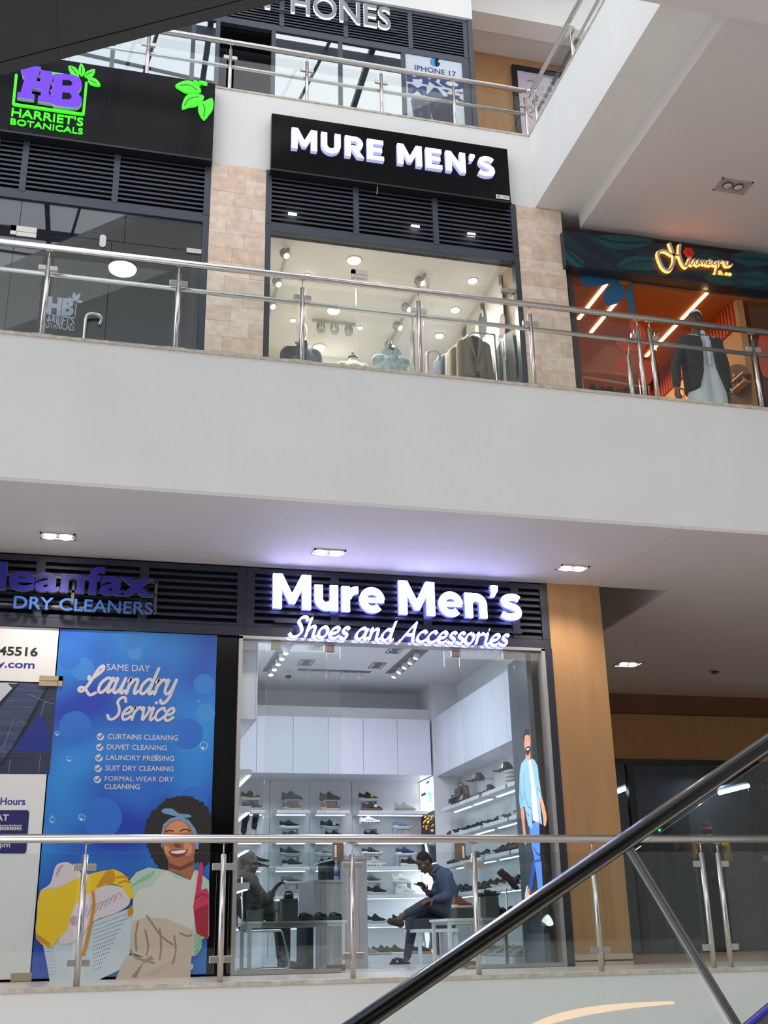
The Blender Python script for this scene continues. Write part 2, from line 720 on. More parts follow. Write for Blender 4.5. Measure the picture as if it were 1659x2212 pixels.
def heavy_text(parent, s, pl, box, m, ms, depth, off, track=0.0):
    x, gl = 0.0, []
    for ch in s:
        o, r, a = heavy(ch)
        gl.append((x, o, r))
        x += a + track
    xs = [px_ + p[0] for px_, o, r in gl for q in o for p in q] + [px_ + p[0] + w / 2 for px_, o, r in gl for q, w in r for p in q]
    sx = (box[1] - box[0]) / (max(xs) - min(xs))
    sy = box[3] - box[2]
    for px_, o, r in gl:
        if not (o or r):
            continue
        mb = MB()
        outs = [list(q) for q in o]
        for q, w in r:
            P = [Vector(p) for p in q]
            Lp, Rp = [], []
            for i in range(len(P)):
                t = (P[min(i + 1, len(P) - 1)] - P[max(i - 1, 0)]).normalized()
                nr = Vector((-t.y, t.x)) * (w / 2)
                Lp.append(P[i] + nr)
                Rp.append(P[i] - nr)
            outs.append(None)
            n = len(mb.v)
            for a, b in zip(Lp, Rp):
                for d_ in (off + depth - 0.0004, off):
                    for v in (a, b):
                        mb.v.append(pl.at(box[0] + (px_ + v.x) * sx, box[2] + v.y * sy, d_))
            for i in range(len(P) - 1):
                a, b = n + i * 4, n + (i + 1) * 4
                mb.cur = 0
                mb.face((a, a + 1, b + 1, b))
                mb.cur = 1
                mb.face((a, b, b + 2, a + 2))
                mb.face((a + 1, a + 3, b + 3, b + 1))
            e = n + (len(P) - 1) * 4
            mb.face((n, n + 2, n + 3, n + 1))
            mb.face((e, e + 1, e + 3, e + 2))
        for q in outs:
            if q is None:
                continue
            n = len(mb.v)
            k = len(q)
            for d_ in (off + depth, off):
                mb.v += [pl.at(box[0] + (px_ + a) * sx, box[2] + b * sy, d_) for a, b in q]
            mb.cur = 0
            for tr in tessellate_polygon([[Vector((a, b, 0)) for a, b in q]]):
                mb.face([n + i for i in tr])
            mb.cur = 1
            for i in range(k):
                j = (i + 1) % k
                mb.face((n + i, n + j, n + k + j, n + k + i))
        ob('letter', mb, [m, ms], parent)


class Print:
    """a flat printed picture: coloured shapes laid on one plane, one mesh"""
    def __init__(s, pl, lift=0.001, step=0.0004):
        s.pl, s.mb, s.mats, s.d, s.step = pl, MB(), [], lift, step

    def _m(s, m):
        if m not in s.mats:
            s.mats.append(m)
        s.mb.cur = s.mats.index(m)
        s.d += s.step

    def shape(s, m, pts, smooth=0, px=True, closed=True):
        q = [s.pl.px(*p) if px else p for p in pts]
        if smooth:
            q = [tuple(v) for v in crv(q, smooth, True)]
        s._m(m)
        s.mb.poly([s.pl.at(a, b, s.d) for a, b in q])

    def disc(s, m, c, r, n=14, px=True, ry=None):
        pts = [(c[0] + r * cos(2 * pi * i / n), c[1] + (ry or r) * sin(2 * pi * i / n)) for i in range(n)]
        s.shape(m, pts, 0, px)

    def line(s, m, pts, w, px=True, smooth=0):
        q = [s.pl.px(*p) if px else p for p in pts]
        if smooth:
            q = [tuple(v) for v in crv(q, smooth, False)]
        s._m(m)
        stroke_mesh(s.mb, s.pl, [q], w, 0.0, s.d)

    def build(s, name, parent):
        o = ob(name, s.mb, s.mats, parent)
        s.mb, s.mats = MB(), []
        return o


def pxbox(pl, x0, x1, y0, y1):
    """plane box under a photograph rectangle given by left/right px at mid height and top/bottom py"""
    ym, xm = (y0 + y1) / 2, (x0 + x1) / 2
    return (pl.px(x0, ym)[0], pl.px(x1, ym)[0], pl.px(xm, y1)[1], pl.px(xm, y0)[1])


# ------------------------------------------------------------------ remeshed soft bodies
def soft(name, mb, m, parent, voxel=0.012, smooth=6, tris=None):
    """one continuous skin grown over overlapping limb volumes"""
    b = root_base(parent)
    me = bpy.data.meshes.new(name)
    me.from_pydata([(v - b)[:] for v in mb.v], [], mb.f)
    o = bpy.data.objects.new(name, me)
    COL.objects.link(o)
    r = o.modifiers.new('skin', 'REMESH')
    r.mode = 'VOXEL'
    r.voxel_size = voxel
    if smooth:
        s2 = o.modifiers.new('soft', 'SMOOTH')
        s2.factor = 0.5
        s2.iterations = smooth
    dg = bpy.context.evaluated_depsgraph_get()
    me2 = bpy.data.meshes.new_from_object(o.evaluated_get(dg))
    bpy.data.objects.remove(o)
    bpy.data.meshes.remove(me)
    me2.name = name
    me2.materials.clear()
    me2.materials.append(m)
    for p in me2.polygons:
        p.use_smooth = True
    return link(name, me2, parent)
# ================================================================== materials of the place
PLASTER = mat('white_plaster', (226, 224, 220), 0.75, var=0.03, scale=1.3, bump=0.03)
SOFFIT = mat('soffit_paint', (214, 207, 204), 0.7, var=0.02, scale=0.8)
COPING = mat('stone_coping', (196, 184, 168), 0.55, var=0.25, scale=14)
FLOORT = mat('floor_tile', (205, 198, 190), 0.25, var=0.05, scale=3)
FRAME = mat('charcoal_aluminium', (66, 70, 80), 0.38, metal=0.3)
FRAME2 = mat('dark_navy_aluminium', (44, 46, 60), 0.4, metal=0.3)
BLACKV = mat('void_black', (12, 12, 15), 0.8)
STEEL = mat('brushed_steel', (206, 201, 196), 0.24, metal=1.0, var=0.06, scale=30, stretch=(1, 1, 40))
STEELD = mat('satin_fitting', (196, 190, 182), 0.32, metal=1.0)
TAN = mat('tan_plaster', (168, 126, 84), 0.8, var=0.08, scale=3, stretch=(3, 3, 0.4), bump=0.04)
TANL = mat('pale_base_tile', (186, 168, 148), 0.45, var=0.05)
GLASS = glass_mat('clear_glass', (0.95, 0.975, 0.965), 0.03)
GLASSD = glass_mat('shop_glass', (0.94, 0.96, 0.96), 0.035)
WHITE = mat('white_laminate', (224, 225, 232), 0.4)
WALLW = mat('shop_wall_white', (226, 226, 228), 0.7)
DARKESC = mat('escalator_cladding', (46, 46, 49), 0.55, metal=0.0, var=0.04, scale=2)

# ================================================================== the setting
Y1, YF, YB = 9.437, 11.42, 17.6          # slab edge, shopfront plane, back of the shops
XL, XR = -9.0, 14.0
struct('floor', bx(XL, XR, Y1, YB, -1.3, -0.03), PLASTER)                       # first gallery slab
struct('floor', bx(XL, XR, Y1 + 0.2, YF + 0.1, -0.03, -0.004), FLOORT)
struct('trim_1', bx(XL, XR, Y1 - 0.02, Y1 + 0.2, -0.03, 0.0), COPING)
struct('floor', bx(-14, XR, -9, Y1, -5.7, -5.5), FLOORT)                         # ground level of the atrium
struct('wall_front', bx(-14, XR, YB - 5.0, YB - 4.8, -5.5, -1.3), PLASTER)
# second gallery slab and the soffit boards under it
struct('floor', bx(XL, XR, Y1, YF, 4.05, 5.43), PLASTER)
struct('floor', bx(6.4, XR, YF, YB, 4.05, 5.43), PLASTER)
struct('floor', bx(XL, 6.4, YF, YB, 4.9, 5.43), PLASTER)
struct('trim_2', bx(XL, XR, Y1 - 0.012, Y1 + 0.25, 5.43, 5.46), COPING)
struct('ceiling', bx(XL, 5.487, Y1 + 0.002, YF - 0.002, 4.02, 4.05), SOFFIT)
struct('ceiling', bx(5.493, XR, Y1 + 0.002, YF - 0.002, 4.02, 4.05), SOFFIT)
struct('ceiling', bx(6.402, XR, YF + 0.001, 12.57, 4.02, 4.05), SOFFIT)
struct('ceiling', bx(6.402, XR, 12.577, 17.15, 4.02, 4.05), SOFFIT)
struct('wall_shaft', bx(6.385, 6.4, YF + 0.02, 17.15, 4.03, 4.9), SOFFIT)
struct('ceiling', bx(5.49, 6.385, YF + 0.02, 17.15, 4.86, 4.9), SOFFIT)
struct('floor', bx(5.48, XR, YF + 0.1, YB, -0.03, -0.002), mat('passage_tile', (176, 140, 104), 0.4))
# third gallery: fascia flush with the shopfronts, the side wing towards the atrium, dropped ceiling
struct('floor', bx(XL, XR, YF, YB, 9.125, 10.26), PLASTER)
struct('floor', bx(5.08, XR, -4.0, YF, 9.125, 10.26), PLASTER)
struct('trim_3', bx(XL, 5.08, YF - 0.012, YF + 0.3, 10.26, 10.285), COPING)
struct('trim_4', bx(5.068, 5.4, -4.0, YF, 10.26, 10.285), COPING)
struct('ceiling', bx(5.695, XR, -4.0, YF - 0.002, 8.91, 9.125), SOFFIT)
struct('beam', bx(4.0, XR, 6.3, 7.55, 8.72, 9.12), SOFFIT)
# fourth level over the third gallery
struct('wall_upper', bx(XL, 4.957, 12.93, 13.06, 13.69, 16.2), PLASTER)
struct('ceiling', bx(XL, XR, 13.06, YB, 16.3, 16.5), SOFFIT)
struct('beam', bx(4.96, XR, 14.2, 14.6, 15.2, 16.3), PLASTER)
struct('wall_back', bx(4.9, XR, 15.2, 15.35, 10.26, 16.3), TAN)
struct('ceiling', bx(4.9, XR, 14.6, 15.2, 15.3, 15.4), SOFFIT)
# enclosing walls
struct('wall_back', bx(XL, XR, YB, YB + 0.2, -1.3, 16.5), PLASTER)
struct('wall_left', bx(XL - 0.2, XL, Y1, YB, -1.3, 16.5), PLASTER)
struct('wall_right', bx(XR, XR + 0.2, -9, YB, -5.5, 16.5), PLASTER)
struct('wall_opposite', bx(-14, XR, -9.2, -9, -5.5, 8.2), PLASTER)
for k in range(2):
    struct('wall_opposite', bx(-12, 13, -9.0, -8.9, -5.2 + k * 5.4, -1.9 + k * 5.4), mat('opposite_glazing', (34, 36, 42), 0.3))
# skylight trusses over the atrium
TRUSS = mat('roof_steel', (70, 74, 82), 0.5)
tm = MB()
for k in range(8):
    y = -8 + k * 2.9
    tm.box(-14, 14, y - 0.09, y + 0.09, 18.6, 18.85)
    tm.tube([(-14 + 2 * i, y + 1.4 + 0.5 * sin(i * 0.4), 18.75) for i in range(15)], 0.045, 6)
    tm.tube([(-13 + k * 3.6, -9, 18.8), (-9.4 + k * 3.6, 13, 18.8)], 0.04, 6)
for k in range(8):
    x = -13 + k * 3.6
    tm.box(x - 0.06, x + 0.06, -9, 13, 18.9, 19.05)
struct('beam', tm, TRUSS)
# unseen solid slab overhead, added and slanted to shape the glass reflection and skylight
rm = MB().prism([(-14, -18, 17.9), (-14, -16.5, 17.9), (11, 8, 17.9), (14, 8, 17.9), (14, -18, 17.9)], (0, 0, 0.3))
struct('added_roof', rm, mat('added_roof_underside', (206, 204, 200), 0.8))

# brown column between the shoe shop and the side passage, its base tiles
c = struct('column', bx(4.845, 5.485, 11.395, 12.6, -0.02, 4.86), TAN)
for k, z in enumerate((0.0, 0.055)):
    for x in (4.845, 5.17):
        ob('tile', bx(x, x + 0.312, 11.38, 11.394, z - 0.02, z + 0.05), TANL, c)

# back of the side passage: stepped tan wall over a dark shopfront
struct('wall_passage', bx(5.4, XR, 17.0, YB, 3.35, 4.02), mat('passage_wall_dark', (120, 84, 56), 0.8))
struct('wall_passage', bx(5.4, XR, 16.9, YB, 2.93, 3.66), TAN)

# travertine piers of the second level
TRAV = [mat('travertine_%s' % n, c_, 0.6, var=0.14, scale=11, bump=0.2) for n, c_ in
        (('rose', (226, 200, 180)), ('sand', (228, 205, 184)), ('cream', (231, 211, 192)), ('brown', (220, 192, 170)))]
GROUT = mat('grout', (196, 172, 152), 0.9)


def stone_pier(x0, x1, rot):
    c = struct('column', bx(x0, x1, YF - 0.01, 12.0, 5.4, 9.12), GROUT)
    z = 9.115
    k = rot
    rnd = random.Random(rot * 7 + 1)
    while z > 5.45:
        zb = max(5.42, z - 0.197)
        cut = x0 + (x1 - x0) * (0.3, 0.62, 0.42, 0.75)[k % 4]
        for a, b in ((x0, cut), (cut, x1)):
            p = rnd.uniform(0, 0.003)
            ob('tile', bx(a + 0.0012, b - 0.0012, YF - 0.024 - p, YF - 0.011, zb + 0.0024, z), TRAV[rnd.randrange(4)], c)
        z = zb
        k += 1
    return c


stone_pier(0.905, 1.575, 0)
stone_pier(4.805, 5.43, 1)

# ================================================================== shopfront grilles
def louver_grille(name, label, xs, z0, z1, Y, n, m, dark, parent=None, post=0.035, group=None, tilt=0.55, back=True):
    """frame with mullions at xs (first and last are the ends), n blades in each bay"""
    t = thing(name, label, 'louvre', ((xs[0] + xs[-1]) / 2, Y, z0), group)
    f = MB()
    f.box(xs[0] - post, xs[-1] + post, Y - 0.03, Y + 0.05, z0, z0 + 0.1)
    f.box(xs[0] - post, xs[-1] + post, Y - 0.03, Y + 0.05, z1 - 0.06, z1)
    ob('frame', f, m, t)
    for x in xs:
        ob('mullion', bx(x - post, x + post, Y - 0.035, Y + 0.05, z0 + 0.1, z1 - 0.06), m, t)
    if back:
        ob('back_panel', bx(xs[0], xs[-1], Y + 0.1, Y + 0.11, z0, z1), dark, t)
    h = (z1 - 0.06 - z0 - 0.1) / n
    for i in range(len(xs) - 1):
        a, b = xs[i] + post, xs[i + 1] - post
        z = z0 + 0.1 + h * 0.5
        th, dp = 0.006, 0.075
        # blade sloping down to the outside
        p = [(a, Y - 0.02, z - h * 0.42), (b, Y - 0.02, z - h * 0.42), (b, Y + 0.045, z + h * tilt - th), (a, Y + 0.045, z + h * tilt - th),
             (a, Y - 0.02, z - h * 0.02), (b, Y - 0.02, z - h * 0.02), (b, Y + 0.045, z + h * tilt), (a, Y + 0.045, z + h * tilt)]
        s0 = ob('slat', MB().hexa(p), m, t)
        for j in range(1, n):
            shift_copy(s0, (0, 0, h * j), t)
    return t


XA = lambda px, py, Y=YF: aY(px, py, Y).x
ZA = lambda px, py, Y=YF: aY(px, py, Y).z
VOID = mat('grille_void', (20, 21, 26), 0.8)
louver_grille('louvre_grille', 'charcoal louvre grille of three bays under the lit white menswear sign', [1.605, XA(768, 440), XA(939, 470), 4.765], 8.25, 9.12, YF, 11, FRAME, VOID)
louver_grille('louvre_grille', 'charcoal louvre grille under the black sign with green leaves', [-4.4, -2.9, -1.55, XA(56, 335), XA(252, 372), 0.865], 8.25, 9.12, YF, 11, FRAME, VOID)
louver_grille('louvre_grille', 'dark navy louvre grille behind the blue dry cleaner letters', [-4.2, -2.7, -1.6, XA(84, 1280), XA(309, 1290), XA(521, 1300)], 3.26, 4.0, YF, 8, FRAME2, VOID, post=0.045)
louver_grille('louvre_grille', 'dark navy louvre grille behind the glowing shoe shop letters', [XA(521, 1300) + 0.092, XA(722, 1310), XA(921, 1320), XA(1112, 1330), 4.795], 3.26, 4.0, YF, 8, FRAME2, VOID, post=0.045)
GRILLE3 = louver_grille('louvre_grille', 'black louvre grille high behind the chrome capital letters', [-1.6, -0.4, 0.7, XA(478, 30, 13), XA(608, 40, 13), XA(746, 60, 13), XA(885, 70, 13), 4.84], 12.83, 13.68, 13.0, 13, FRAME, VOID)

# ================================================================== railings
def railing(name, label, Y, zb, zt, posts, x0, x1, gtop, c1, c2, mid=None):
    t = thing(name, label, 'railing', ((x0 + x1) / 2, Y, zb))
    ob('handrail', MB().tube([(x0, Y, zt), (x1, Y, zt)], 0.034, 16), STEEL, t)
    if mid:
        ob('mid_rail', MB().tube([(x0, Y + 0.06, mid), (x1, Y + 0.06, mid)], 0.024, 12), STEEL, t)
    for x in posts:
        p = MB().tube([(x, Y, zb), (x, Y, zt - 0.125)], 0.0235, 14)
        p.tube([(x, Y, zt - 0.125), (x, Y, zt - 0.118)], [0.0235, 0.012], 14)
        p.tube([(x, Y, zt - 0.12), (x, Y, zt - 0.03)], 0.0065, 8)
        p.box(x - 0.032, x + 0.032, Y - 0.012, Y + 0.012, zt - 0.038, zt - 0.033)
        po = ob('post', p, STEEL, t)
        for zc in (zb + c1, zb + c2):
            for sx in (-1, 1):
                if (sx < 0 and any(0 < x - q < 0.3 for q in posts)) or (sx > 0 and any(0 < q - x < 0.3 for q in posts)):
                    continue
                bev(ob('clamp', bx(x + sx * 0.018, x + sx * 0.088, Y - 0.016, Y + 0.016, zc - 0.026, zc + 0.026), STEELD, po), 0.004)
    for a, b in zip(posts[:-1], posts[1:]):
        if b - a > 0.3:
            ob('glass_panel', bx(a + 0.05, b - 0.05, Y - 0.005, Y + 0.005, zb + 0.06, zb + gtop), GLASS, t)
    return t


RY1 = Y1 + 0.03
p1 = [-2.1, -1.05] + [aY(x, y, RY1).x for x, y in ((165, 2128), (475, 2118), (763, 2108), (1035, 2102), (1300, 2095), (1543, 2089), (1580, 2089))] + [6.55, 7.6]
railing('railing', 'steel and glass railing in front of the shoe shop and laundry poster', RY1, 0.0, 1.07, p1, -2.6, 8.0, 0.96, 0.165, 0.855)
RY2 = 9.73
HZ2 = aY(829, 620.5, RY2).z
p2 = [-1.95] + [aY(x, y, RY2).x for x, y in ((98, 640), (383, 665), (653, 700), (906, 730), (1150, 755), (1385, 780), (1412, 785), (1634, 800))] + [7.9]
railing('railing', 'steel and glass railing with a lower rail on the middle gallery', RY2, 5.44, HZ2, p2, -2.6, 8.4, HZ2 - 5.44 - 0.11, 0.16, HZ2 - 5.44 - 0.235, HZ2 - 0.262)
# short inner posts behind it
for (a, b, nm) in ((892, 790, 'short steel post behind the middle railing before the shirt display'), (1361, 800, 'short steel post behind the middle railing before the orange shop')):
    q = aY(a, b, RY2 + 0.12)
    m_ = MB().tube([(q.x, RY2 + 0.12, 5.44), (q.x, RY2 + 0.12, HZ2 - 0.42)], 0.0235, 14)
    m_.tube([(q.x, RY2 + 0.12, HZ2 - 0.42), (q.x, RY2 + 0.075, HZ2 - 0.285)], 0.0065, 8)
    solo('rail_post', m_, STEEL, nm, 'post')
RY3 = 11.74
HZ3 = aY(660, 118, RY3).z
p3 = [-1.9, -0.9] + [aY(x, y, RY3).x for x, y in ((318, 140), (497, 150), (663, 175), (824, 200), (981, 225), (1137, 245))]
R3 = railing('railing', 'steel and glass railing of the top gallery before the phone shop', RY3, 10.27, HZ3, p3, -2.6, p3[-1] + 0.012, HZ3 - 10.27 - 0.12, 0.16, HZ3 - 10.27 - 0.26, HZ3 - 0.35)
# the same railing turned along the side wing
XW = p3[-1] + 0.1
t = thing('railing', 'steel and glass railing climbing out of view along the white side wing', 'railing', (XW, 8, 10.27))
zt = HZ3
ob('handrail', MB().tube(crv([(p3[-1] + 0.03, RY3, zt), (XW - 0.02, RY3 - 0.015, zt), (XW, RY3 - 0.07, zt), (XW, RY3 - 0.3, zt)], 5, False) + [Vector((XW, 0.5, zt))], 0.034, 14), STEEL, t)
ob('mid_rail', MB().tube([(XW + 0.05, RY3 - 0.05, zt - 0.35), (XW + 0.05, 0.5, zt - 0.35)], 0.022, 12), STEEL, t)
py3 = [RY3 - 0.12 - 1.25 * k for k in range(8)]
for y in py3:
    p = MB().tube([(XW, y, 10.27), (XW, y, zt - 0.125)], 0.0235, 14).tube([(XW, y, zt - 0.12), (XW, y, zt - 0.03)], 0.0065, 8)
    po = ob('post', p, STEEL, t)
    for zc in (10.43, zt - 0.22):
        for s in (-1, 1):
            ob('clamp', bx(XW - 0.016, XW + 0.016, y + s * 0.018, y + s * 0.088, zc - 0.026, zc + 0.026), STEELD, po)
for a, b in zip(py3[:-1], py3[1:]):
    ob('glass_panel', bx(XW - 0.005, XW + 0.005, b + 0.05, a - 0.05, 10.33, zt - 0.12), GLASS, t)

# ================================================================== escalators
def esc_frame(az, el):
    d = Vector((cos(el) * cos(az), cos(el) * sin(az), sin(el)))
    n = Vector((-sin(az), cos(az), 0))
    up = n.cross(d) * -1
    if up.z < 0:
        up = -up
    return d, n, up


# the escalator overhead, seen from below
d, n, up = esc_frame(0.0, atan2(aY(590, 8, 7.0).z - aY(0, 163, 7.0).z, aY(590, 8, 7.0).x - aY(0, 163, 7.0).x))
P0 = aY(0, 163, 7.0)
rg = ray(0, 135)
k_ = (P0 - Vector((0, 0, EYE))).dot(up) / rg.dot(up)
yg = rg.y * k_
t = thing('escalator', 'dark grey underside of the escalator crossing the upper left', 'escalator', (P0.x, 6.2, P0.z))


def slab(a0, a1, y0, y1, h0, h1):
    o = Vector((P0.x, 0, P0.z))
    pts = []
    for h in (h0, h1):
        for a, y in ((a0, y0), (a1, y0), (a1, y1), (a0, y1)):
            q = o + d * a + up * h
            pts.append((q.x, y, q.z))
    return MB().hexa(pts)


ob('truss', slab(-7, 4.4, 5.3, 6.98, 0.012, 1.0), BLACKV, t)
aj = (aY(125, 128, 7.0) - P0).dot(d)
for a0, a1 in ((-7, aj - 2.5), (aj - 2.497, aj - 0.0015), (aj + 0.0015, aj + 2.4), (aj + 2.403, 4.4)):
    ob('edge_panel', slab(a0, a1, yg + 0.006, 7.0, 0.0, 0.9), DARKESC, t)
    ob('underside_panel', slab(a0, a1, 5.3, yg - 0.006, 0.0, 0.011), DARKESC, t)

# the escalator beside the camera
BELT = mat('black_rubber_belt', (6, 6, 8), 0.2, spec=0.35, coat=0.35)
PROF = mat('bronze_steel_profile', (150, 138, 122), 0.3, metal=1.0)
GLASSE = glass_mat('balustrade_glass', (0.93, 0.96, 0.95), 0.025)
d, n, up = esc_frame(radians(5), radians(29.0))
PJ = aY(1352, 1819, 4.25)
t = thing('escalator', 'glass sided escalator with a black handrail rising to the right', 'escalator', (PJ.x, PJ.y, PJ.z - 1.0))


def ebox(a0, a1, w0, w1, h0, h1):
    return MB().hexa([PJ + d * a + n * w + up * h for h in (h0, h1) for a, w in ((a0, w0), (a1, w0), (a1, w1), (a0, w1))])


def eprof(sec, a0, a1, closed=True):
    mb = MB()
    mb.smooth = True
    k = len(sec)
    N = 28
    for i in range(N + 1):
        a = a0 + (a1 - a0) * i / N
        # the rail eases towards level at its upper end
        b = max(0.0, a - 0.75)
        sag = up * (-0.035 * b * b)
        for (w, h) in sec:
            mb.v.append(PJ + d * a + n * w + up * h + sag)
    for i in range(N):
        for j in range(k):
            j2 = (j + 1) % k
            mb.face((i * k + j, i * k + j2, (i + 1) * k + j2, (i + 1) * k + j))
    return mb


sec = [(0.037 * (abs(cos(a)) ** 0.36) * (1 if cos(a) >= 0 else -1), 0.010 + 0.0245 * (abs(sin(a)) ** 0.42) * (1 if sin(a) >= 0 else -1)) for a in [2 * pi * i / 28 for i in range(28)]]
ob('handrail_belt', eprof(sec, -4.5, 3.2), BELT, t)
ob('handrail_profile', eprof([(-0.022, -0.0145), (0.022, -0.0145), (0.019, -0.027), (-0.019, -0.027)], -4.5, 3.2), PROF, t)
GW = 0.006
# warm curved light band on the far side of the atrium, mirrored in the balustrade glass
bp_ = []
for (px_, py_) in ((1120, 2235), (1170, 2212), (1230, 2193), (1300, 2180), (1380, 2171), (1456, 2166)):
    r_ = ray(px_, py_)
    e_ = Vector((0, 0, EYE))
    h_ = e_ + r_ * ((PJ - e_).dot(n) / r_.dot(n))
    r2 = r_ - n * (2 * r_.dot(n))
    bp_.append(h_ + r2 * ((-5.0 - h_.y) / r2.y))
bm_ = MB()
bp_ = crv(bp_, 4, False)
for i in range(len(bp_) - 1):
    a_, b_ = bp_[i], bp_[i + 1]
    w_0 = 0.012 + 0.032 * sin(pi * min(1, (i + 1) / len(bp_)) ** 0.8)
    bm_.hexa([a_ + Vector((0, 0, -w_0)), b_ + Vector((0, 0, -w_0)), b_ + Vector((0, -0.06, -w_0)), a_ + Vector((0, -0.06, -w_0)), a_ + Vector((0, 0, w_0)), b_ + Vector((0, 0, w_0)), b_ + Vector((0, -0.06, w_0)), a_ + Vector((0, -0.06, w_0))])
tb = thing('light_band', 'curved warm light band mirrored in the escalator glass', 'light', (bp_[8].x, -5.05, -5.5))
ob('diffuser', bm_, mat('amber_band', (255, 214, 150), 0.4, emit=4.5, ecol=(255, 196, 116)), tb)
for i in (9,):
    ob('pole', MB().tube([(bp_[i].x, -5.08, -5.5), (bp_[i].x, -5.08, bp_[i].z)], 0.012, 8), BLACKV, tb)


def on_glass(px, py):
    r = ray(px, py)
    e = Vector((0, 0, EYE))
    return e + r * ((PJ - e).dot(n) / r.dot(n))


PE = on_glass(1598, 2224)
hd = (on_glass(1635, 2192) - PJ).dot(up)
ob('glass_panel', ebox(-2.2, -0.008, -GW, GW, hd, -0.026), GLASSE, t)
ob('glass_panel', ebox(0.008, 2.6, -GW, GW, hd, -0.045), GLASSE, t)
ob('glass_panel', ebox(-4.4, -2.216, -GW, GW, hd, -0.026), GLASSE, t)
JST = mat('joint_grey', (120, 120, 122), 0.4, metal=0.5)
for a0, a1 in ((-0.017, -0.002), (0.003, 0.015)):
    top_, low_ = PJ - up * 0.026, PE
    ob('joint_strip', MB().hexa([q + d * a + n * w for q in (low_, top_) for a, w in ((a0, -0.009), (a1, -0.009), (a1, 0.009), (a0, 0.009))]), JST, t)
HD0 = hd
LED = mat('blue_led_strip', (60, 56, 190), 0.4, emit=0.16)
ob('deck', ebox(-4.4, 2.6, -0.30, 0.05, hd - 0.14, hd - 0.012), mat('deck_charcoal', (42, 41, 47), 0.5, metal=0.2), t)
ob('led_strip', ebox(-4.4, 2.6, -0.005, 0.005, hd - 0.012, hd - 0.001), LED, t)
# ================================================================== signs
GLOSSB = mat('gloss_black_panel', (10, 10, 12), 0.1, spec=0.14)
LITW = mat('sign_light_white', (255, 255, 255), 0.4, emit=4.0, ecol=(176, 180, 255))
LITSIDE = mat('sign_return_blue', (150, 160, 230), 0.4, emit=0.35, ecol=(120, 130, 255))
LITU = mat('sign_acrylic_white', (235, 236, 250), 0.35, emit=0.5, ecol=(222, 225, 255))
LITUS = mat('sign_acrylic_side', (205, 205, 232), 0.35, emit=0.22, ecol=(190, 195, 255))
GREEN = mat('lit_green', (60, 205, 36), 0.4, emit=0.38, ecol=(60, 235, 25))
PURPLE = mat('lit_purple', (90, 44, 200), 0.45, emit=0.3, ecol=(98, 40, 230))
PALEP = mat('letter_return_white', (205, 205, 235), 0.5)

# shoe shop sign
pl = front(YF - 0.10)
t = thing('shop_sign', 'glowing white menswear letters with script line above the shoe shop', 'sign', (3.1, YF - 0.1, 3.27))
q0, q1 = pl.px(588, 1315), pl.px(591, 1240)
xr = pl.px(1126, 1310)[0]
heavy_text(t, "Mure Men's", pl, (q0[0], xr, q0[1], q1[1]), LITW, LITSIDE, 0.06, -0.03)
mb = MB()
q0, q1 = pl.px(624, 1377), pl.px(650, 1334)
xr = pl.px(1097, 1375)[0]
script_text(mb, pl, 'Shoes and Accessories', (q0[0], xr, q0[1], q1[1]), 0.034, shear=0.24, depth=0.04, off=-0.01, nib=(0.011, 0.0125))
ob('script_lettering', mb, [LITW, LITSIDE], t)
sp = MB()
for z in (3.72, 3.42):
    sp.box(1.75, 4.5, YF - 0.06, YF - 0.035, z - 0.012, z + 0.012)
ob('mounting_bar', sp, FRAME2, t)

# upper menswear sign
YS = YF - 0.14
pl = front(YS)
a, b = pl.px(587, 245), pl.px(1103, 437)
z1 = (pl.px(587, 245)[1] + pl.px(1097, 321)[1]) / 2
z0 = (pl.px(585, 363)[1] + pl.px(1103, 437)[1]) / 2
x0, x1 = pl.px(586, 300)[0], pl.px(1100, 380)[0]
t = thing('shop_sign', 'gloss black sign with raised white capital letters over the menswear shop', 'sign', ((x0 + x1) / 2, YS, z0))
bev(ob('sign_box', bx(x0, x1, YS, YF - 0.04, z0, z1), GLOSSB, t), 0.006)
ob('trim_edge', bx(x0 - 0.004, x1 + 0.004, YS - 0.008, YF - 0.04, z0 - 0.022, z0), mat('sign_trim', (28, 28, 31), 0.3), t)
za, zb_ = pl.px(629, 327)[1], pl.px(630, 283)[1]
heavy_text(t, "MURE MEN'S", pl, (pl.px(628, 305)[0], pl.px(1066, 368)[0], za, zb_), LITU, LITUS, 0.06, 0.012, 0.075)
for i_, (gx, gy) in enumerate(((632, 461), (897, 490), (1018, 507))):
    g_ = aY(gx, gy, YF + 0.07)
    solo('ceiling_light', bx(g_.x - 0.05, g_.x + 0.05, YF + 0.055, YF + 0.085, g_.z - 0.018, g_.z + 0.018), mat('gleam_white', (255, 255, 255), 0.4, emit=3.0), 'small bright light glimpsed through the menswear louvre, %s bay' % ('left', 'middle', 'right')[i_], 'light', 'lights behind the menswear louvre')
q = pl.px(1086, 426)
ob('maker_label', bx(q[0] - 0.09, q[0] + 0.09, YS - 0.002, YS, q[1] - 0.03, q[1] + 0.03), mat('label_white', (220, 214, 214), 0.5), t)
for (dx, dz, w, h) in ((-0.055, 0.0, 0.03, 0.03), (0.035, 0.006, 0.075, 0.009), (0.04, -0.01, 0.06, 0.005)):
    ob('label_print', bx(q[0] + dx - w / 2, q[0] + dx + w / 2, YS - 0.003, YS - 0.002, q[1] + dz - h / 2, q[1] + dz + h / 2), mat('label_grey', (120, 112, 116), 0.6), t)
wire = MB().tube([aY(815, 402, YS + 0.02), aY(815, 410, YS), aY(814, 420, YS - 0.005)], 0.004, 6)
ob('loose_wire', wire, mat('wire_white', (200, 200, 200), 0.5), t)

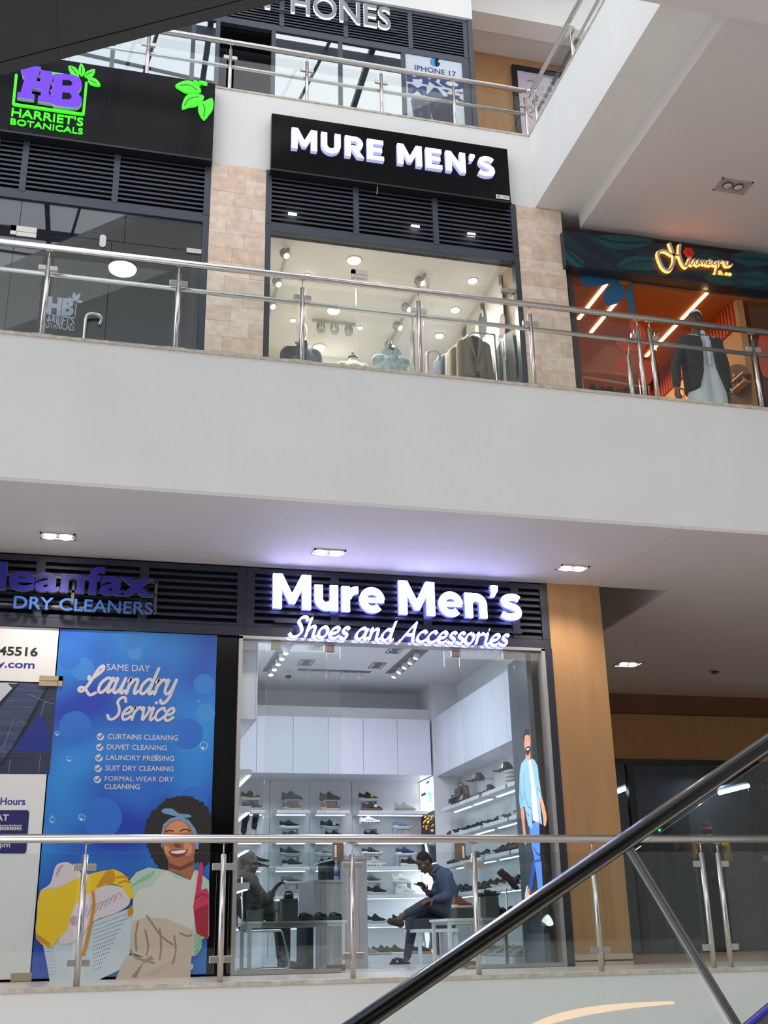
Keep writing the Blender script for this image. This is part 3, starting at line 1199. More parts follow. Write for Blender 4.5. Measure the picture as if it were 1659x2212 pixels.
# botanical shop sign
YH = YF - 0.15
pl = front(YH)
x1 = pl.px(462, 260)[0]
z1 = pl.px(465, 181)[1]
z0 = pl.px(460, 345)[1]
t = thing('shop_sign', 'gloss black sign with lit green leaves and purple HB letters', 'sign', (-1.5, YH, z0))
ob('sign_box', bx(-1.42, x1, YH, YF - 0.04, z0, z1), GLOSSB, t)
ob('sign_box', bx(-4.2, -1.424, YH, YF - 0.04, z0, z1), GLOSSB, t)
xs_ = pl.px(233, 260)[0]
ob('panel_seam', bx(xs_ - 0.002, xs_ + 0.002, YH - 0.001, YH, z0, z1), BLACKV, t)
ob('trim_edge', bx(-4.2, x1 + 0.004, YH - 0.01, YF - 0.04, z0 - 0.025, z0), MATS['sign_trim'], t)
CP = lambda L: [(x / 2.765, y / 2.765) for x, y in L]


def raised(L, m, depth, name, smooth=0, base=0.0, ms=None, px=True):
    q = [pl.px(*p) for p in CP(L)] if px else L
    if smooth:
        q = [tuple(v) for v in crv(q, smooth)]
    mb = MB()
    k = len(q)
    mb.v += [pl.at(a, b, base + depth) for a, b in q] + [pl.at(a, b, base) for a, b in q]
    for tr in tessellate_polygon([[Vector((a, b, 0)) for a, b in q]]):
        mb.face(tr)
    mb.cur = 1
    for i in range(k):
        j = (i + 1) % k
        mb.face((i, k + i, k + j, j))
    return ob(name, mb, [m, ms or m], t)


raised([(120, 402), (245, 420), (240, 470), (222, 470), (214, 503), (240, 508), (246, 476), (232, 470), (238, 440), (310, 448), (318, 480), (300, 520), (290, 560), (298, 600), (318, 638), (226, 624), (230, 592), (243, 592), (248, 552), (192, 545), (186, 580), (207, 584), (203, 616), (103, 602), (108, 570), (125, 572), (150, 480), (136, 474)], PURPLE, 0.06, 'letter', ms=PALEP)
raised([(332, 460), (440, 468), (478, 490), (488, 525), (478, 555), (462, 574), (484, 600), (488, 632), (470, 655), (440, 662), (330, 650), (308, 625), (300, 585), (316, 572), (300, 558), (320, 540), (306, 518), (324, 502), (318, 478)], PURPLE, 0.06, 'letter', 2, ms=PALEP)
raised([(374, 498), (415, 500), (434, 515), (425, 532), (372, 530)], GLOSSB, 0.062, 'letter_counter')
raised([(374, 572), (415, 576), (430, 596), (418, 614), (370, 612)], GLOSSB, 0.062, 'letter_counter')
mb = MB()
stroke_mesh(mb, pl, [[pl.px(*p) for p in CP(L)] for L in ([(98, 456), (80, 630)], [(80, 630), (498, 690)], [(516, 503), (498, 690)], [(215, 430), (466, 470)])], 0.028, 0.03, 0.0)
ob('border_strip', mb, [GREEN, GREEN], t)
for L in ([(408, 405), (445, 410), (468, 438), (466, 470), (430, 455)], [(484, 388), (508, 428), (490, 460), (468, 432)], [(568, 424), (545, 470), (505, 462), (522, 434)], [(524, 480), (568, 478), (600, 518), (545, 512)],
          [(1047, 517), (1110, 490), (1165, 505), (1200, 555), (1120, 562), (1080, 545)], [(1085, 655), (1105, 588), (1150, 568), (1218, 584), (1180, 635), (1130, 645)],
          [(1215, 722), (1183, 665), (1195, 625), (1226, 610), (1266, 596), (1272, 650), (1248, 690)], [(1155, 488), (1180, 496), (1198, 517), (1175, 507)], [(1188, 492), (1230, 498), (1236, 515), (1208, 509)]):
    raised(L, GREEN, 0.03, 'leaf', 3)
for L in ([(425, 412), (458, 455)], [(486, 410), (488, 448)], [(550, 440), (515, 458)], [(535, 488), (575, 508)], [(1075, 520), (1130, 518), (1175, 548)], [(1100, 640), (1130, 600), (1185, 588)], [(1215, 705), (1222, 660), (1212, 632)]):
    mb = MB()
    stroke_mesh(mb, pl, [[tuple(v) for v in crv([pl.px(*p) for p in CP(L)], 4, False)]], 0.012, 0.0, 0.0315)
    ob('leaf_vein', mb, mat('leaf_vein_dark', (25, 60, 25), 0.5), t)
write(t, "HARRIET'S", pl, (pl.px(25, 245)[0], pl.px(180, 263)[0], pl.px(26, 252)[1], pl.px(27, 234)[1]), GREEN, bold=0.008, depth=0.02, off=0, split=True, name='letter')
write(t, "BOTANICALS", pl, (pl.px(23, 262)[0], pl.px(179, 285)[0], pl.px(24, 270)[1], pl.px(25, 257.5)[1]), GREEN, bold=0.004, depth=0.02, off=0, split=True, name='letter')

# dry cleaner sign: blue acrylic letters on a see-through rack
NAVYL = mat('letter_royal_blue', (22, 20, 130), 0.35)
BLUEL = mat('letter_mid_blue', (44, 92, 168), 0.35)
RETN = mat('letter_return_grey', (150, 150, 156), 0.4, metal=0.4)
pl = front(YF - 0.12)
t = thing('shop_sign', 'unlit blue dry cleaner letters on a thin metal rack', 'sign', (-0.3, YF - 0.12, 3.4))
q0, q1 = pl.px(331, 1294), pl.px(300, 1237)
xl, xr = pl.px(2, 1250)[0], pl.px(332, 1265)[0]
zb0 = pl.px(150, 1283)[1]
zt0 = pl.px(218, 1226)[1]
write(t, "leanfax", pl, (pl.px(-4, 1250)[0], xr, zb0, zt0), NAVYL, bold=0.03, depth=0.05, off=-0.02, split=True, name='letter', mside=RETN)
write(t, "C", pl, (pl.px(-62, 1250)[0], pl.px(-10, 1250)[0], zb0, zt0), NAVYL, bold=0.03, depth=0.05, off=-0.02, name='letter', mside=RETN)
write(t, "DRY CLEANERS", pl, (pl.px(30, 1300)[0], pl.px(330, 1312)[0], pl.px(33, 1315)[1], pl.px(34, 1288)[1]), BLUEL, bold=0.012, depth=0.03, off=-0.01, split=True, name='letter', mside=RETN)
rk = MB()
for z in (pl.px(200, 1248)[1], pl.px(200, 1277)[1], pl.px(200, 1311)[1]):
    rk.box(-2.0, pl.px(338, 1270)[0], YF - 0.075, YF - 0.055, z - 0.013, z + 0.013)
xk = pl.px(337, 1285)[0]
rk.box(xk - 0.015, xk + 0.015, YF - 0.075, YF - 0.055, pl.px(337, 1325)[1], pl.px(337, 1252)[1])
xk = pl.px(157, 1285)[0]
rk.box(xk - 0.015, xk + 0.015, YF - 0.075, YF - 0.055, pl.px(157, 1315)[1], pl.px(157, 1240)[1])
ob('rack', rk, mat('rack_grey', (92, 92, 98), 0.4, metal=0.6), t)

# phone shop sign: chrome capitals
pl = front(12.9)
CHROME = mat('chrome', (128, 131, 134), 0.22, metal=0.9)
HALO = mat('letter_halo', (240, 248, 250), 0.4, emit=0.5, ecol=(225, 245, 250))
t = thing('shop_sign', 'chrome capital letters of the phone shop on black louvres', 'sign', (2, 12.9, 13.0))
zb0, zt0 = pl.px(781, 57)[1], pl.px(783, 10)[1]
write(t, "HONES", pl, (pl.px(628, 20)[0], pl.px(843, 45)[0], zb0, zt0), CHROME, bold=0.012, depth=0.04, off=0.0, split=True, name='letter', mside=HALO)
write(t, "P", pl, (pl.px(572, 20)[0], pl.px(614, 20)[0], zb0, zt0), CHROME, bold=0.012, depth=0.04, off=0.0, name='letter', mside=HALO)
mb = MB()
for z in (zb0 + 0.08, zt0 - 0.08):
    mb.box(pl.px(560, 20)[0], pl.px(860, 45)[0], 12.925, 12.945, z - 0.012, z + 0.012)
ob('mounting_bar', mb, FRAME, t)

# ================================================================== shopfronts
def pane(parent, x0, x1, z0, z1, Y, m=None, name='glass_pane', th=0.005):
    return ob(name, bx(x0, x1, Y - th, Y + th, z0, z1), m or GLASSD, parent)


JAMB = mat('pale_aluminium', (176, 170, 164), 0.35, metal=0.7)
BRASS = mat('bronze_fitting', (150, 128, 104), 0.35, metal=1.0)
# --- shoe shop: fixed panes and two hanging sliding leaves
t = thing('shopfront', 'glass front of the shoe shop with sliding doors parked open', 'shopfront', (3.07, YF, 0))
ob('jamb', bx(1.385, 1.425, YF - 0.05, YF + 0.09, 0, 3.25), JAMB, t)
ob('jamb', bx(4.715, 4.757, YF - 0.05, YF + 0.09, 0, 3.25), JAMB, t)
ob('post', bx(4.757, 4.845, YF - 0.04, YF + 0.12, 0, 3.255), FRAME2, t)
ob('post', bx(1.165, 1.385, YF + 0.02, YF + 0.12, 0, 3.255), GLOSSB, t)
ob('head_rail', bx(1.385, 4.757, YF - 0.05, YF + 0.11, 3.225, 3.256), JAMB, t)
ob('sill', bx(1.425, aY(736, 2100, YF).x, YF - 0.035, YF + 0.06, 0, 0.035), JAMB, t)
ob('sill', bx(aY(1010, 2100, YF).x, 4.715, YF - 0.035, YF + 0.06, 0, 0.035), JAMB, t)
xa, xb = aY(706, 1700, YF).x, aY(1000, 1600, YF).x
pane(t, 1.425, xa, 0.03, 3.225, YF)
pane(t, xb, 4.715, 0.03, 3.225, YF)
YL = YF + 0.05
for (x0, x1, hx, lk, bp) in ((aY(572, 1600, YL).x, aY(736, 1600, YL).x, (596, 711), (730, 1838), (726, 2105)), (aY(970, 1700, YL).x, aY(1120, 1600, YL).x, (984, 1095), (994, 1840), (1012, 2095))):
    lf = ob('door_leaf', bx(x0, x1, YL - 0.005, YL + 0.005, 0.02, 3.2), GLASSD, t)
    for h in hx:
        c_ = aY(h, 1397, YL).x
        bev(ob('hanger', bx(c_ - 0.055, c_ + 0.055, YL - 0.018, YL + 0.018, 3.14, 3.215), BRASS, lf), 0.004)
    c_ = aY(*lk, YL)
    lkm = MB().box(c_.x - 0.055, c_.x + 0.055, YL - 0.016, YL + 0.016, c_.z - 0.085, c_.z + 0.085)
    lp = ob('lock_plate', lkm, BRASS, lf)
    sx = 0.028 if lk[0] > 800 else -0.028
    sl = MB().box(c_.x + sx - 0.011, c_.x + sx + 0.011, YL - 0.019, YL - 0.016, c_.z - 0.06, c_.z + 0.055)
    sl.v and None
    c2 = aY(*bp, YL)
    bev(ob('bottom_patch', bx(c2.x - 0.09, c2.x + 0.09, YL - 0.018, YL + 0.018, 0.012, 0.07), BRASS, lf), 0.004)
    ob('finger_pull', sl, mat('pull_white', (225, 222, 218), 0.3), lf)

# --- dry cleaner front: printed glass panels
pp = front(YF)
t = thing('shopfront', 'white printed glass door of the dry cleaner', 'shopfront', (-1.5, YF, 0))
WPRINT = mat('print_white', (226, 222, 220), 0.35)
xd = aY(100, 1700, YF).x
zt_ = ZA(60, 1475)
ob('transom_panel', bx(-2.6, xd - 0.006, YF - 0.006, YF + 0.006, zt_ + 0.01, 3.256), WPRINT, t)
ob('door_panel', bx(-2.6, xd - 0.006, YF - 0.006, YF + 0.006, 0.02, zt_ - 0.006), WPRINT, t)
mb = MB()
c_ = aY(110, 1471, YF - 0.02)
mb.box(c_.x - 0.11, c_.x + 0.11, YF - 0.025, YF + 0.02, c_.z + 0.003, c_.z + 0.05)
mb.box(c_.x + 0.07, c_.x + 0.11, YF - 0.025, YF + 0.02, c_.z - 0.05, c_.z + 0.05)
mb.box(c_.x - 0.11, c_.x + 0.064, YF - 0.025, YF + 0.02, c_.z - 0.05, c_.z - 0.003)
ob('patch_fitting', mb, mat('gold_fitting', (178, 158, 128), 0.35, metal=0.5), t)
c_ = aY(45, 2118, YF - 0.02)
ob('bottom_patch', bx(c_.x - 0.09, c_.x + 0.09, YF - 0.022, YF + 0.02, 0.0, 0.07), MATS['gold_fitting'], t)

# --- middle level: botanical shop
GLASSM = glass_mat('dark_shop_glass', (0.8, 0.82, 0.85), 0.06)
t = thing('shopfront', 'dark glass front of the botanical shop under its grille', 'shopfront', (-1.7, YF, 5.44))
ob('post', bx(0.83, 0.9, YF - 0.03, YF + 0.08, 5.44, 8.25), FRAME, t)
zt_ = ZA(266, 524)
xv = [-4.4, -2.9, XA(20, 620), XA(233, 640), 0.828]
xt = [-4.4, -2.9, XA(44, 470), XA(272, 470), 0.828]
for a, b in zip(xt[:-1], xt[1:]):
    pane(t, a + 0.003, b - 0.003, zt_ + 0.004, 8.24, YF, GLASSM, 'transom_pane')
for a, b in zip(xv[:-1], xv[1:]):
    pane(t, a + 0.003, b - 0.003, 5.45, zt_ - 0.004, YF, GLASSM, 'door_leaf')
mb = MB()
c_ = aY(51, 499, YF - 0.02)
mb.box(c_.x - 0.14, c_.x + 0.14, YF - 0.022, YF + 0.02, c_.z - 0.01, c_.z + 0.06)
mb.box(c_.x - 0.14, c_.x - 0.08, YF - 0.022, YF + 0.02, c_.z - 0.06, c_.z + 0.06)
mb.box(c_.x - 0.075, c_.x + 0.14, YF - 0.022, YF + 0.02, c_.z - 0.07, c_.z - 0.015)
ob('patch_fitting', mb, STEELD, t)


def pill(px, py, h=0.14, w=0.028, Y=YF):
    c = aY(px, py, Y - 0.02)
    q = [(c.x + w * cos(a), Y - 0.02, c.z + (h / 2 - w) * (1 if sin(a) >= 0 else -1) + w * sin(a)) for a in [2 * pi * i / 20 for i in range(20)]]
    return MB().prism(q, (0, 0.03, 0))


ob('lock', pill(222, 520, 0.165, 0.036), STEELD, t)
c_ = aY(420, 542, YF - 0.02)
ob('patch_fitting', bx(c_.x - 0.09, c_.x + 0.09, YF - 0.022, YF + 0.02, c_.z - 0.03, c_.z + 0.03), STEELD, t)


def pull(px, py, zb, s=1):
    c = aY(px, py, YF - 0.07)
    return MB().tube([(c.x, YF - 0.07, zb)] + crv([(c.x, YF - 0.07, c.z - 0.1), (c.x + 0.02 * s, YF - 0.07, c.z - 0.02), (c.x + 0.1 * s, YF - 0.06, c.z), (c.x + 0.17 * s, YF - 0.04, c.z - 0.03), (c.x + 0.15 * s, YF - 0.015, c.z - 0.1)], 5, False), 0.02, 10)


ob('pull_handle', pull(186, 676, 5.7), STEEL, t)
DECAL = mat('frosted_decal', (150, 156, 168), 0.6)
pl = front(YF - 0.006)
mb = MB()
dec = Print(pl, 0.001)
write(t, "ARRIET'S", pl, pxbox(pl, 100, 161, 681, 702), DECAL, bold=0.03, off=0.001)
write(t, "OTANICALS", pl, pxbox(pl, 98, 161, 697, 712), DECAL, bold=0.02, off=0.001)
write(t, "HB", pl, pxbox(pl, 102, 160, 643, 681), DECAL, bold=0.06, off=0.001)
for L in ([(148, 642), (155, 645), (160, 651), (152, 650)], [(160, 631), (165, 641), (161, 650), (156, 641)], [(174, 634), (170, 646), (162, 650), (165, 639)], [(165, 651), (173, 648), (179, 653), (172, 655)]):
    dec.shape(DECAL, L, 3)
for L in ([(165, 657), (162, 683)], [(100, 678), (162, 687)]):
    dec.line(DECAL, L, 0.012)
dec.build('logo_print', t)

# --- middle level: menswear shop
t = thing('shopfront', 'clear glass front of the bright menswear shop on the middle level', 'shopfront', (3.2, YF, 5.44))
for a, b in ((1.578, 1.64), (4.735, 4.802)):
    ob('post', bx(a, b, YF - 0.03, YF + 0.08, 5.44, 8.25), FRAME, t)
zt_ = ZA(797, 592)
xm = XA(768, 560)
pane(t, 1.64, xm - 0.003, 5.45, 8.24, YF)
pane(t, xm + 0.003, 4.735, zt_ + 0.004, 8.24, YF, name='transom_pane')
xc = XA(924, 700)
pane(t, xm + 0.003, xc - 0.003, 5.45, zt_ - 0.004, YF, name='door_leaf')
pane(t, xc + 0.003, 4.70, 5.45, zt_ - 0.004, YF, name='door_leaf')
mb = MB()
c_ = aY(777, 592, YF - 0.02)
mb.box(c_.x - 0.1, c_.x + 0.1, YF - 0.022, YF + 0.02, c_.z - 0.005, c_.z + 0.055)
mb.box(c_.x - 0.1, c_.x - 0.05, YF - 0.022, YF + 0.02, c_.z - 0.055, c_.z + 0.055)
mb.box(c_.x - 0.044, c_.x + 0.1, YF - 0.022, YF + 0.02, c_.z - 0.055, c_.z - 0.01)
ob('patch_fitting', mb, STEELD, t)
ob('lock', pill(924, 609, 0.15, 0.032), STEELD, t)
c_ = aY(1099, 627, YF - 0.02)
ob('patch_fitting', bx(c_.x - 0.1, c_.x + 0.09, YF - 0.022, YF + 0.02, c_.z - 0.03, c_.z + 0.03), STEELD, t)
ob('door_closer_arm', MB().tube([(c_.x + 0.06, YF, c_.z - 0.03), (c_.x - 0.02, YF + 0.25, c_.z - 0.05)], 0.012, 8), STEELD, t)
ob('pull_handle', pull(921, 757, 5.7), STEEL, t)

# --- top level: phone shop
GLASST = glass_mat('mirror_tint_glass', (0.35, 0.38, 0.45), 0.42, refl=(0.86, 0.9, 0.92))
t = thing('shopfront', 'mirror tinted glass front of the phone shop on the top level', 'shopfront', (2, 13, 10.27))
vx = [-1.6, -0.4, 0.7, XA(470, 90, 13), XA(590, 120, 13), XA(735, 150, 13), XA(872, 180, 13), 4.82]
for i, (a, b) in enumerate(zip(vx[:-1], vx[1:])):
    if i == 3:
        continue                                  # the open doorway
    pane(t, a + 0.012, b - 0.012, 10.28, 12.83, 13.0, GLASST)
for i, x in enumerate(vx):
    w = 0.03 if i < len(vx) - 1 else 0.06
    ob('mullion', bx(x - w, x + w, 12.97, 13.05, 10.27, 12.83), FRAME, t)
struct('column', bx(4.88, 4.957, 12.95, 13.1, 10.27, 13.68), FRAME)
struct('wall_phone_shop', bx(-8, 4.9, 14.6, 14.7, 10.27, 16.2), mat('deep_navy_wall', (24, 26, 44), 0.6))
struct('wall_phone_shop', bx(4.9, 4.957, 13.06, 15.2, 10.27, 16.3), TAN)

# --- interiors that stay dark
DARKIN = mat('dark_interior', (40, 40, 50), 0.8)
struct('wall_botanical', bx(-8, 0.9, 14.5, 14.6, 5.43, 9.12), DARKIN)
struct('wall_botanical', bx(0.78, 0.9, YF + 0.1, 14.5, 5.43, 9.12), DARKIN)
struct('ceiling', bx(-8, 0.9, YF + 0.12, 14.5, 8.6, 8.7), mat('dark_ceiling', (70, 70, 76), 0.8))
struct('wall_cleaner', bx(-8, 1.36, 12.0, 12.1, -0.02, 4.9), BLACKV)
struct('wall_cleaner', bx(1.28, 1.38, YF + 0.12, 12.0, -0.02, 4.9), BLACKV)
# lamp in the botanical shop
c_ = aY(265, 577, 12.4)
t = thing('pendant_lamp', 'round glowing pendant lamp inside the botanical shop', 'lamp', c_)
ob('shade', MB().lathe([(0.02, 0.11), (0.1, 0.1), (0.17, 0.05), (0.185, 0.0), (0.175, -0.02)], c_, 24), mat('lamp_black', (20, 20, 22), 0.4), t)
ob('bulb', MB().lathe([(0.17, -0.021), (0.16, -0.045), (0.1, -0.075), (0.02, -0.085)], c_, 24), mat('lamp_glow', (255, 255, 255), 0.4, emit=6.0), t)
ob('cord', MB().tube([c_ + Vector((0, 0, 0.1)), (c_.x, c_.y, 8.6)], 0.008, 6), BLACKV, t)

# ================================================================== soffit lights
LGLOW = mat('downlight_glow', (255, 252, 245), 0.4, emit=14.0, ecol=(255, 246, 232))
LOFF = mat('downlight_lens', (205, 196, 186), 0.25)
LREC = mat('downlight_recess', (70, 66, 66), 0.6)
RIM = mat('downlight_rim', (196, 190, 186), 0.4, metal=0.4)


def twin_light(px, py, z, label, on=True, w=0.33, h=0.17, warm=(1, 0.9, 0.78), pw=34):
    c = aZ(px, py, z)
    t = thing('ceiling_light', label, 'light', (c.x, c.y, z), 'recessed twin ceiling lights')
    f = MB()
    for (a0, a1, b0, b1) in ((-w / 2, w / 2, -h / 2, -h / 2 + 0.018), (-w / 2, w / 2, h / 2 - 0.018, h / 2), (-w / 2, -w / 2 + 0.018, -h / 2, h / 2), (w / 2 - 0.018, w / 2, -h / 2, h / 2)):
        f.box(c.x + a0, c.x + a1, c.y + b0, c.y + b1, z - 0.014, z)
    ob('rim', f, RIM, t)
    ob('recess', bx(c.x - w / 2 + 0.01, c.x + w / 2 - 0.01, c.y - h / 2 + 0.01, c.y + h / 2 - 0.01, z - 0.004, z - 0.001), LREC if on else RIM, t)
    for s in (-1, 1):
        ob('lens', MB().lathe([(0.056, -0.005), (0.056, -0.02), (0.048, -0.026), (0.01, -0.028)], (c.x + s * 0.074, c.y, z), 20), LGLOW if on else LOFF, t)
        if on is False:
            ob('lens_ring', MB().lathe([(0.056, -0.005), (0.066, -0.01), (0.064, -0.022), (0.056, -0.021)], (c.x + s * 0.074, c.y, z), 20), LREC, t)
    if on:
        o = lamp('twin_lamp', 'SPOT', (c.x, c.y, z - 0.05), pw, warm, 0.06)
        o.data.spot_size = radians(130)
        o.data.spot_blend = 0.7
    return t


twin_light(125, 1157, 4.02, 'lit twin ceiling light over the dry cleaner door')
twin_light(710, 1192, 4.02, 'lit twin ceiling light before the middle of the shoe shop sign')
twin_light(1237, 1226, 4.02, 'lit twin ceiling light beside the brown column top')
twin_light(1357, 1434, 4.02, 'lit twin ceiling light deep in the tan side passage', w=0.36, h=0.3)
twin_light(1583, 401, 8.91, 'unlit twin ceiling light on the high dropped ceiling', on=False, w=0.42, h=0.25)
c_ = aZ(1544, 1446, 4.02)
t = thing('smoke_detector', 'small round smoke detector on the passage ceiling', 'detector', (c_.x, c_.y, 4.02))
ob('base', MB().lathe([(0.07, 0), (0.072, -0.02), (0.065, -0.03)], c_, 20), RIM, t)
ob('sensor', MB().lathe([(0.055, -0.03), (0.06, -0.045), (0.045, -0.06), (0.01, -0.063)], c_, 20), LREC, t)
# ================================================================== the shoe shop
SZ = 3.65
YW = 15.85
LEDW = mat('shelf_led', (255, 255, 255), 0.4, emit=3.0, ecol=(225, 245, 255))
GREYW = mat('shop_ceiling_white', (222, 222, 224), 0.6)
CABW = mat('cabinet_white', (222, 223, 236), 0.3)
SLOT = mat('trough_grey', (120, 122, 124), 0.6)
struct('floor', bx(1.385, 4.95, YF + 0.06, YW + 0.1, -0.02, 0.0), mat('shop_floor_tile', (200, 200, 204), 0.18, var=0.03))
for k in range(3):
    struct('trim_%d' % (5 + k), bx(1.39, 4.94, 12.6 + k * 1.1, 12.603 + k * 1.1, 0.0, 0.0012), mat('tile_joint', (150, 150, 152), 0.6))
struct('wall_shop_back', bx(1.3, 5.0, YW, YW + 0.1, 0, 4.0), WALLW)
struct('wall_shop_right', bx(4.95, 5.0, YF + 0.1, YW, 0, 4.0), WALLW)
struct('wall_shop_left', bx(1.3, 1.385, 12.0, YW, 0, 4.0), WALLW)
struct('ceiling', bx(1.385, 4.95, YF + 0.12, YW, SZ, SZ + 0.06), GREYW)
struct('beam', bx(1.385, 4.95, 15.3, YW, 3.15, 3.32), GREYW)
struct('column', bx(4.565, 4.95, 15.13, YW, 0, SZ), GREYW)

# wall cabinets, one thing each
def cabinet(name, label, bxs, door, group):
    t = thing(name, label, 'cabinet', ((bxs[0] + bxs[1]) / 2, (bxs[2] + bxs[3]) / 2, bxs[4]), group)
    ob('body', bx(*bxs), CABW, t)
    bev(ob('door', bx(*door), CABW, t), 0.003)
    return t


cx = [1.866, 2.112, 2.604, 3.085, 3.574, 4.057, 4.534]
nth = ['at the left end', 'second', 'third', 'fourth', 'fifth', 'at the right end']
for i in range(6):
    a, b = cx[i], cx[i + 1]
    cabinet('wall_cabinet', 'white handleless wall cabinet of the back row, %s' % (nth[i] if i in (0, 5) else nth[i] + ' from its left end'), (a, b, 15.15, YW - 0.002, 2.385, 3.145), (a + 0.0025, b - 0.0025, 15.13, 15.149, 2.385, 3.145), 'wall cabinets over the back shelves')
cy = [15.12, 14.524, 13.89, 13.161, 12.707, 12.279, 12.14]
for i in range(6):
    b, a = cy[i], cy[i + 1]
    cabinet('wall_cabinet', 'white handleless wall cabinet of the side row, %s' % ['nearest the light box', 'second from the light box', 'third from the light box', 'fourth from the light box', 'second from the model poster', 'beside the model poster'][i], (4.62, 4.948, a, b, 2.37, 3.18), (4.6, 4.619, a + 0.0025, b - 0.0025, 2.37, 3.18), 'wall cabinets over the side shelves')
cabinet('wall_cabinet', 'white wall cabinet seen end on behind the left glass', (1.387, 1.60, 11.62, 14.9, 2.44, SZ - 0.02), (1.602, 1.62, 11.62, 14.9, 2.44, SZ - 0.02), 'wall cabinets over the left shelves')

# display shelves, lit from below
def shelf(label, x0, x1, y0, y1, z, group, ledside='y', th=0.045):
    t = thing('display_shelf', label, 'shelf', ((x0 + x1) / 2, (y0 + y1) / 2, z), group)
    bev(ob('board', bx(x0, x1, y0, y1, z - th, z), WHITE, t), 0.003)
    if ledside == 'y':
        ob('led_strip', bx(x0 + 0.03, x1 - 0.03, y0 + 0.19, y0 + 0.22, z - th - 0.006, z - th), LEDW, t)
    else:
        ob('led_strip', bx(x0 + 0.17, x0 + 0.20, y0 + 0.04, y1 - 0.04, z - th - 0.006, z - th), LEDW, t)
    return t


ZS = [1.94, 1.566, 1.21, 0.85, 0.49, 0.10]
nsh = ['top', 'second', 'third', 'fourth', 'fifth', 'lowest']
bays = [(aY(510, 1750, 15.4).x, aY(575, 1750, 15.4).x), (aY(598, 1750, 15.4).x, aY(670, 1750, 15.4).x), (aY(684, 1750, 15.4).x, aY(756, 1750, 15.4).x), (aY(776, 1750, 15.4).x, 4.55)]
nb = ['left bay', 'second bay', 'third bay', 'wide right bay']
for b, (a0, a1) in enumerate(bays):
    for k in range(5):
        shelf('white lit shelf of the back wall, %s one in the %s' % (nsh[k], nb[b]), a0, a1, 15.4, YW - 0.002, ZS[k], 'lit shelves of the back wall')
solo('plinth', bx(1.39, 4.56, 15.4, YW - 0.002, 0.0, ZS[5]), WHITE, 'low white plinth along the foot of the back shelves', 'plinth')
for x in (583, 669, 760):
    p = aY(x, 1720, YW - 0.004)
    struct('trim_8', bx(p.x - 0.003, p.x + 0.003, YW - 0.006, YW - 0.001, 0.1, 2.38), mat('panel_joint', (150, 152, 160), 0.6))
ZR = [1.92, 1.555, 1.192, 0.825]
ry = [(14.98, 14.2), (14.15, 13.4), (13.28, 12.45), (12.38, 12.14)]
nr = ['deepest', 'second', 'third', 'nearest the poster']
for b, (y1, y0) in enumerate(ry):
    for k in range(4):
        shelf('white lit shelf of the side wall, %s row, %s' % (nsh[k], nr[b] if b else 'deepest board'), 4.6, 4.948, y0, y1, ZR[k], 'lit shelves of the side wall', 'x')
solo('plinth', bx(4.6, 4.948, 12.14, 15.1, 0, 0.08), WHITE, 'low white plinth along the foot of the side shelves', 'plinth')
ZL = [1.95, 1.58, 1.21, 0.84]
for k in range(4):
    shelf('white shelf seen end on behind the left glass, %s of four' % ['topmost', 'second', 'third', 'lowest'][k], 1.387, 1.60, 11.75, 14.6, ZL[k], 'lit shelves of the left wall', 'x', 0.06)

# ------------------------------------------------------------------ footwear, built once per kind
SH_SOLE = mat('shoe_sole', (220, 220, 216), 0.55)
SH_UP = mat('shoe_upper', (40, 40, 44), 0.75, bump=0.2, scale=90)
SH_LIN = mat('shoe_lining', (26, 25, 26), 0.9)


def loft(mb, secs):
    """secs: list of rings (same count)"""
    n = len(mb.v)
    k = len(secs[0])
    for r in secs:
        mb.v += [Vector(p) for p in r]
    old = mb.smooth
    mb.smooth = True
    for i in range(len(secs) - 1):
        for j in range(k):
            j2 = (j + 1) % k
            mb.face((n + i * k + j, n + i * k + j2, n + (i + 1) * k + j2, n + (i + 1) * k + j))
    mb.smooth = False
    mb.face([n + j for j in reversed(range(k))])
    mb.face([n + (len(secs) - 1) * k + j for j in range(k)])
    mb.smooth = old


def interp(tab, s):
    for (a, va), (b, vb) in zip(tab[:-1], tab[1:]):
        if a <= s <= b:
            u = (s - a) / (b - a)
            u = u * u * (3 - 2 * u)
            return va + (vb - va) * u
    return tab[-1][1]


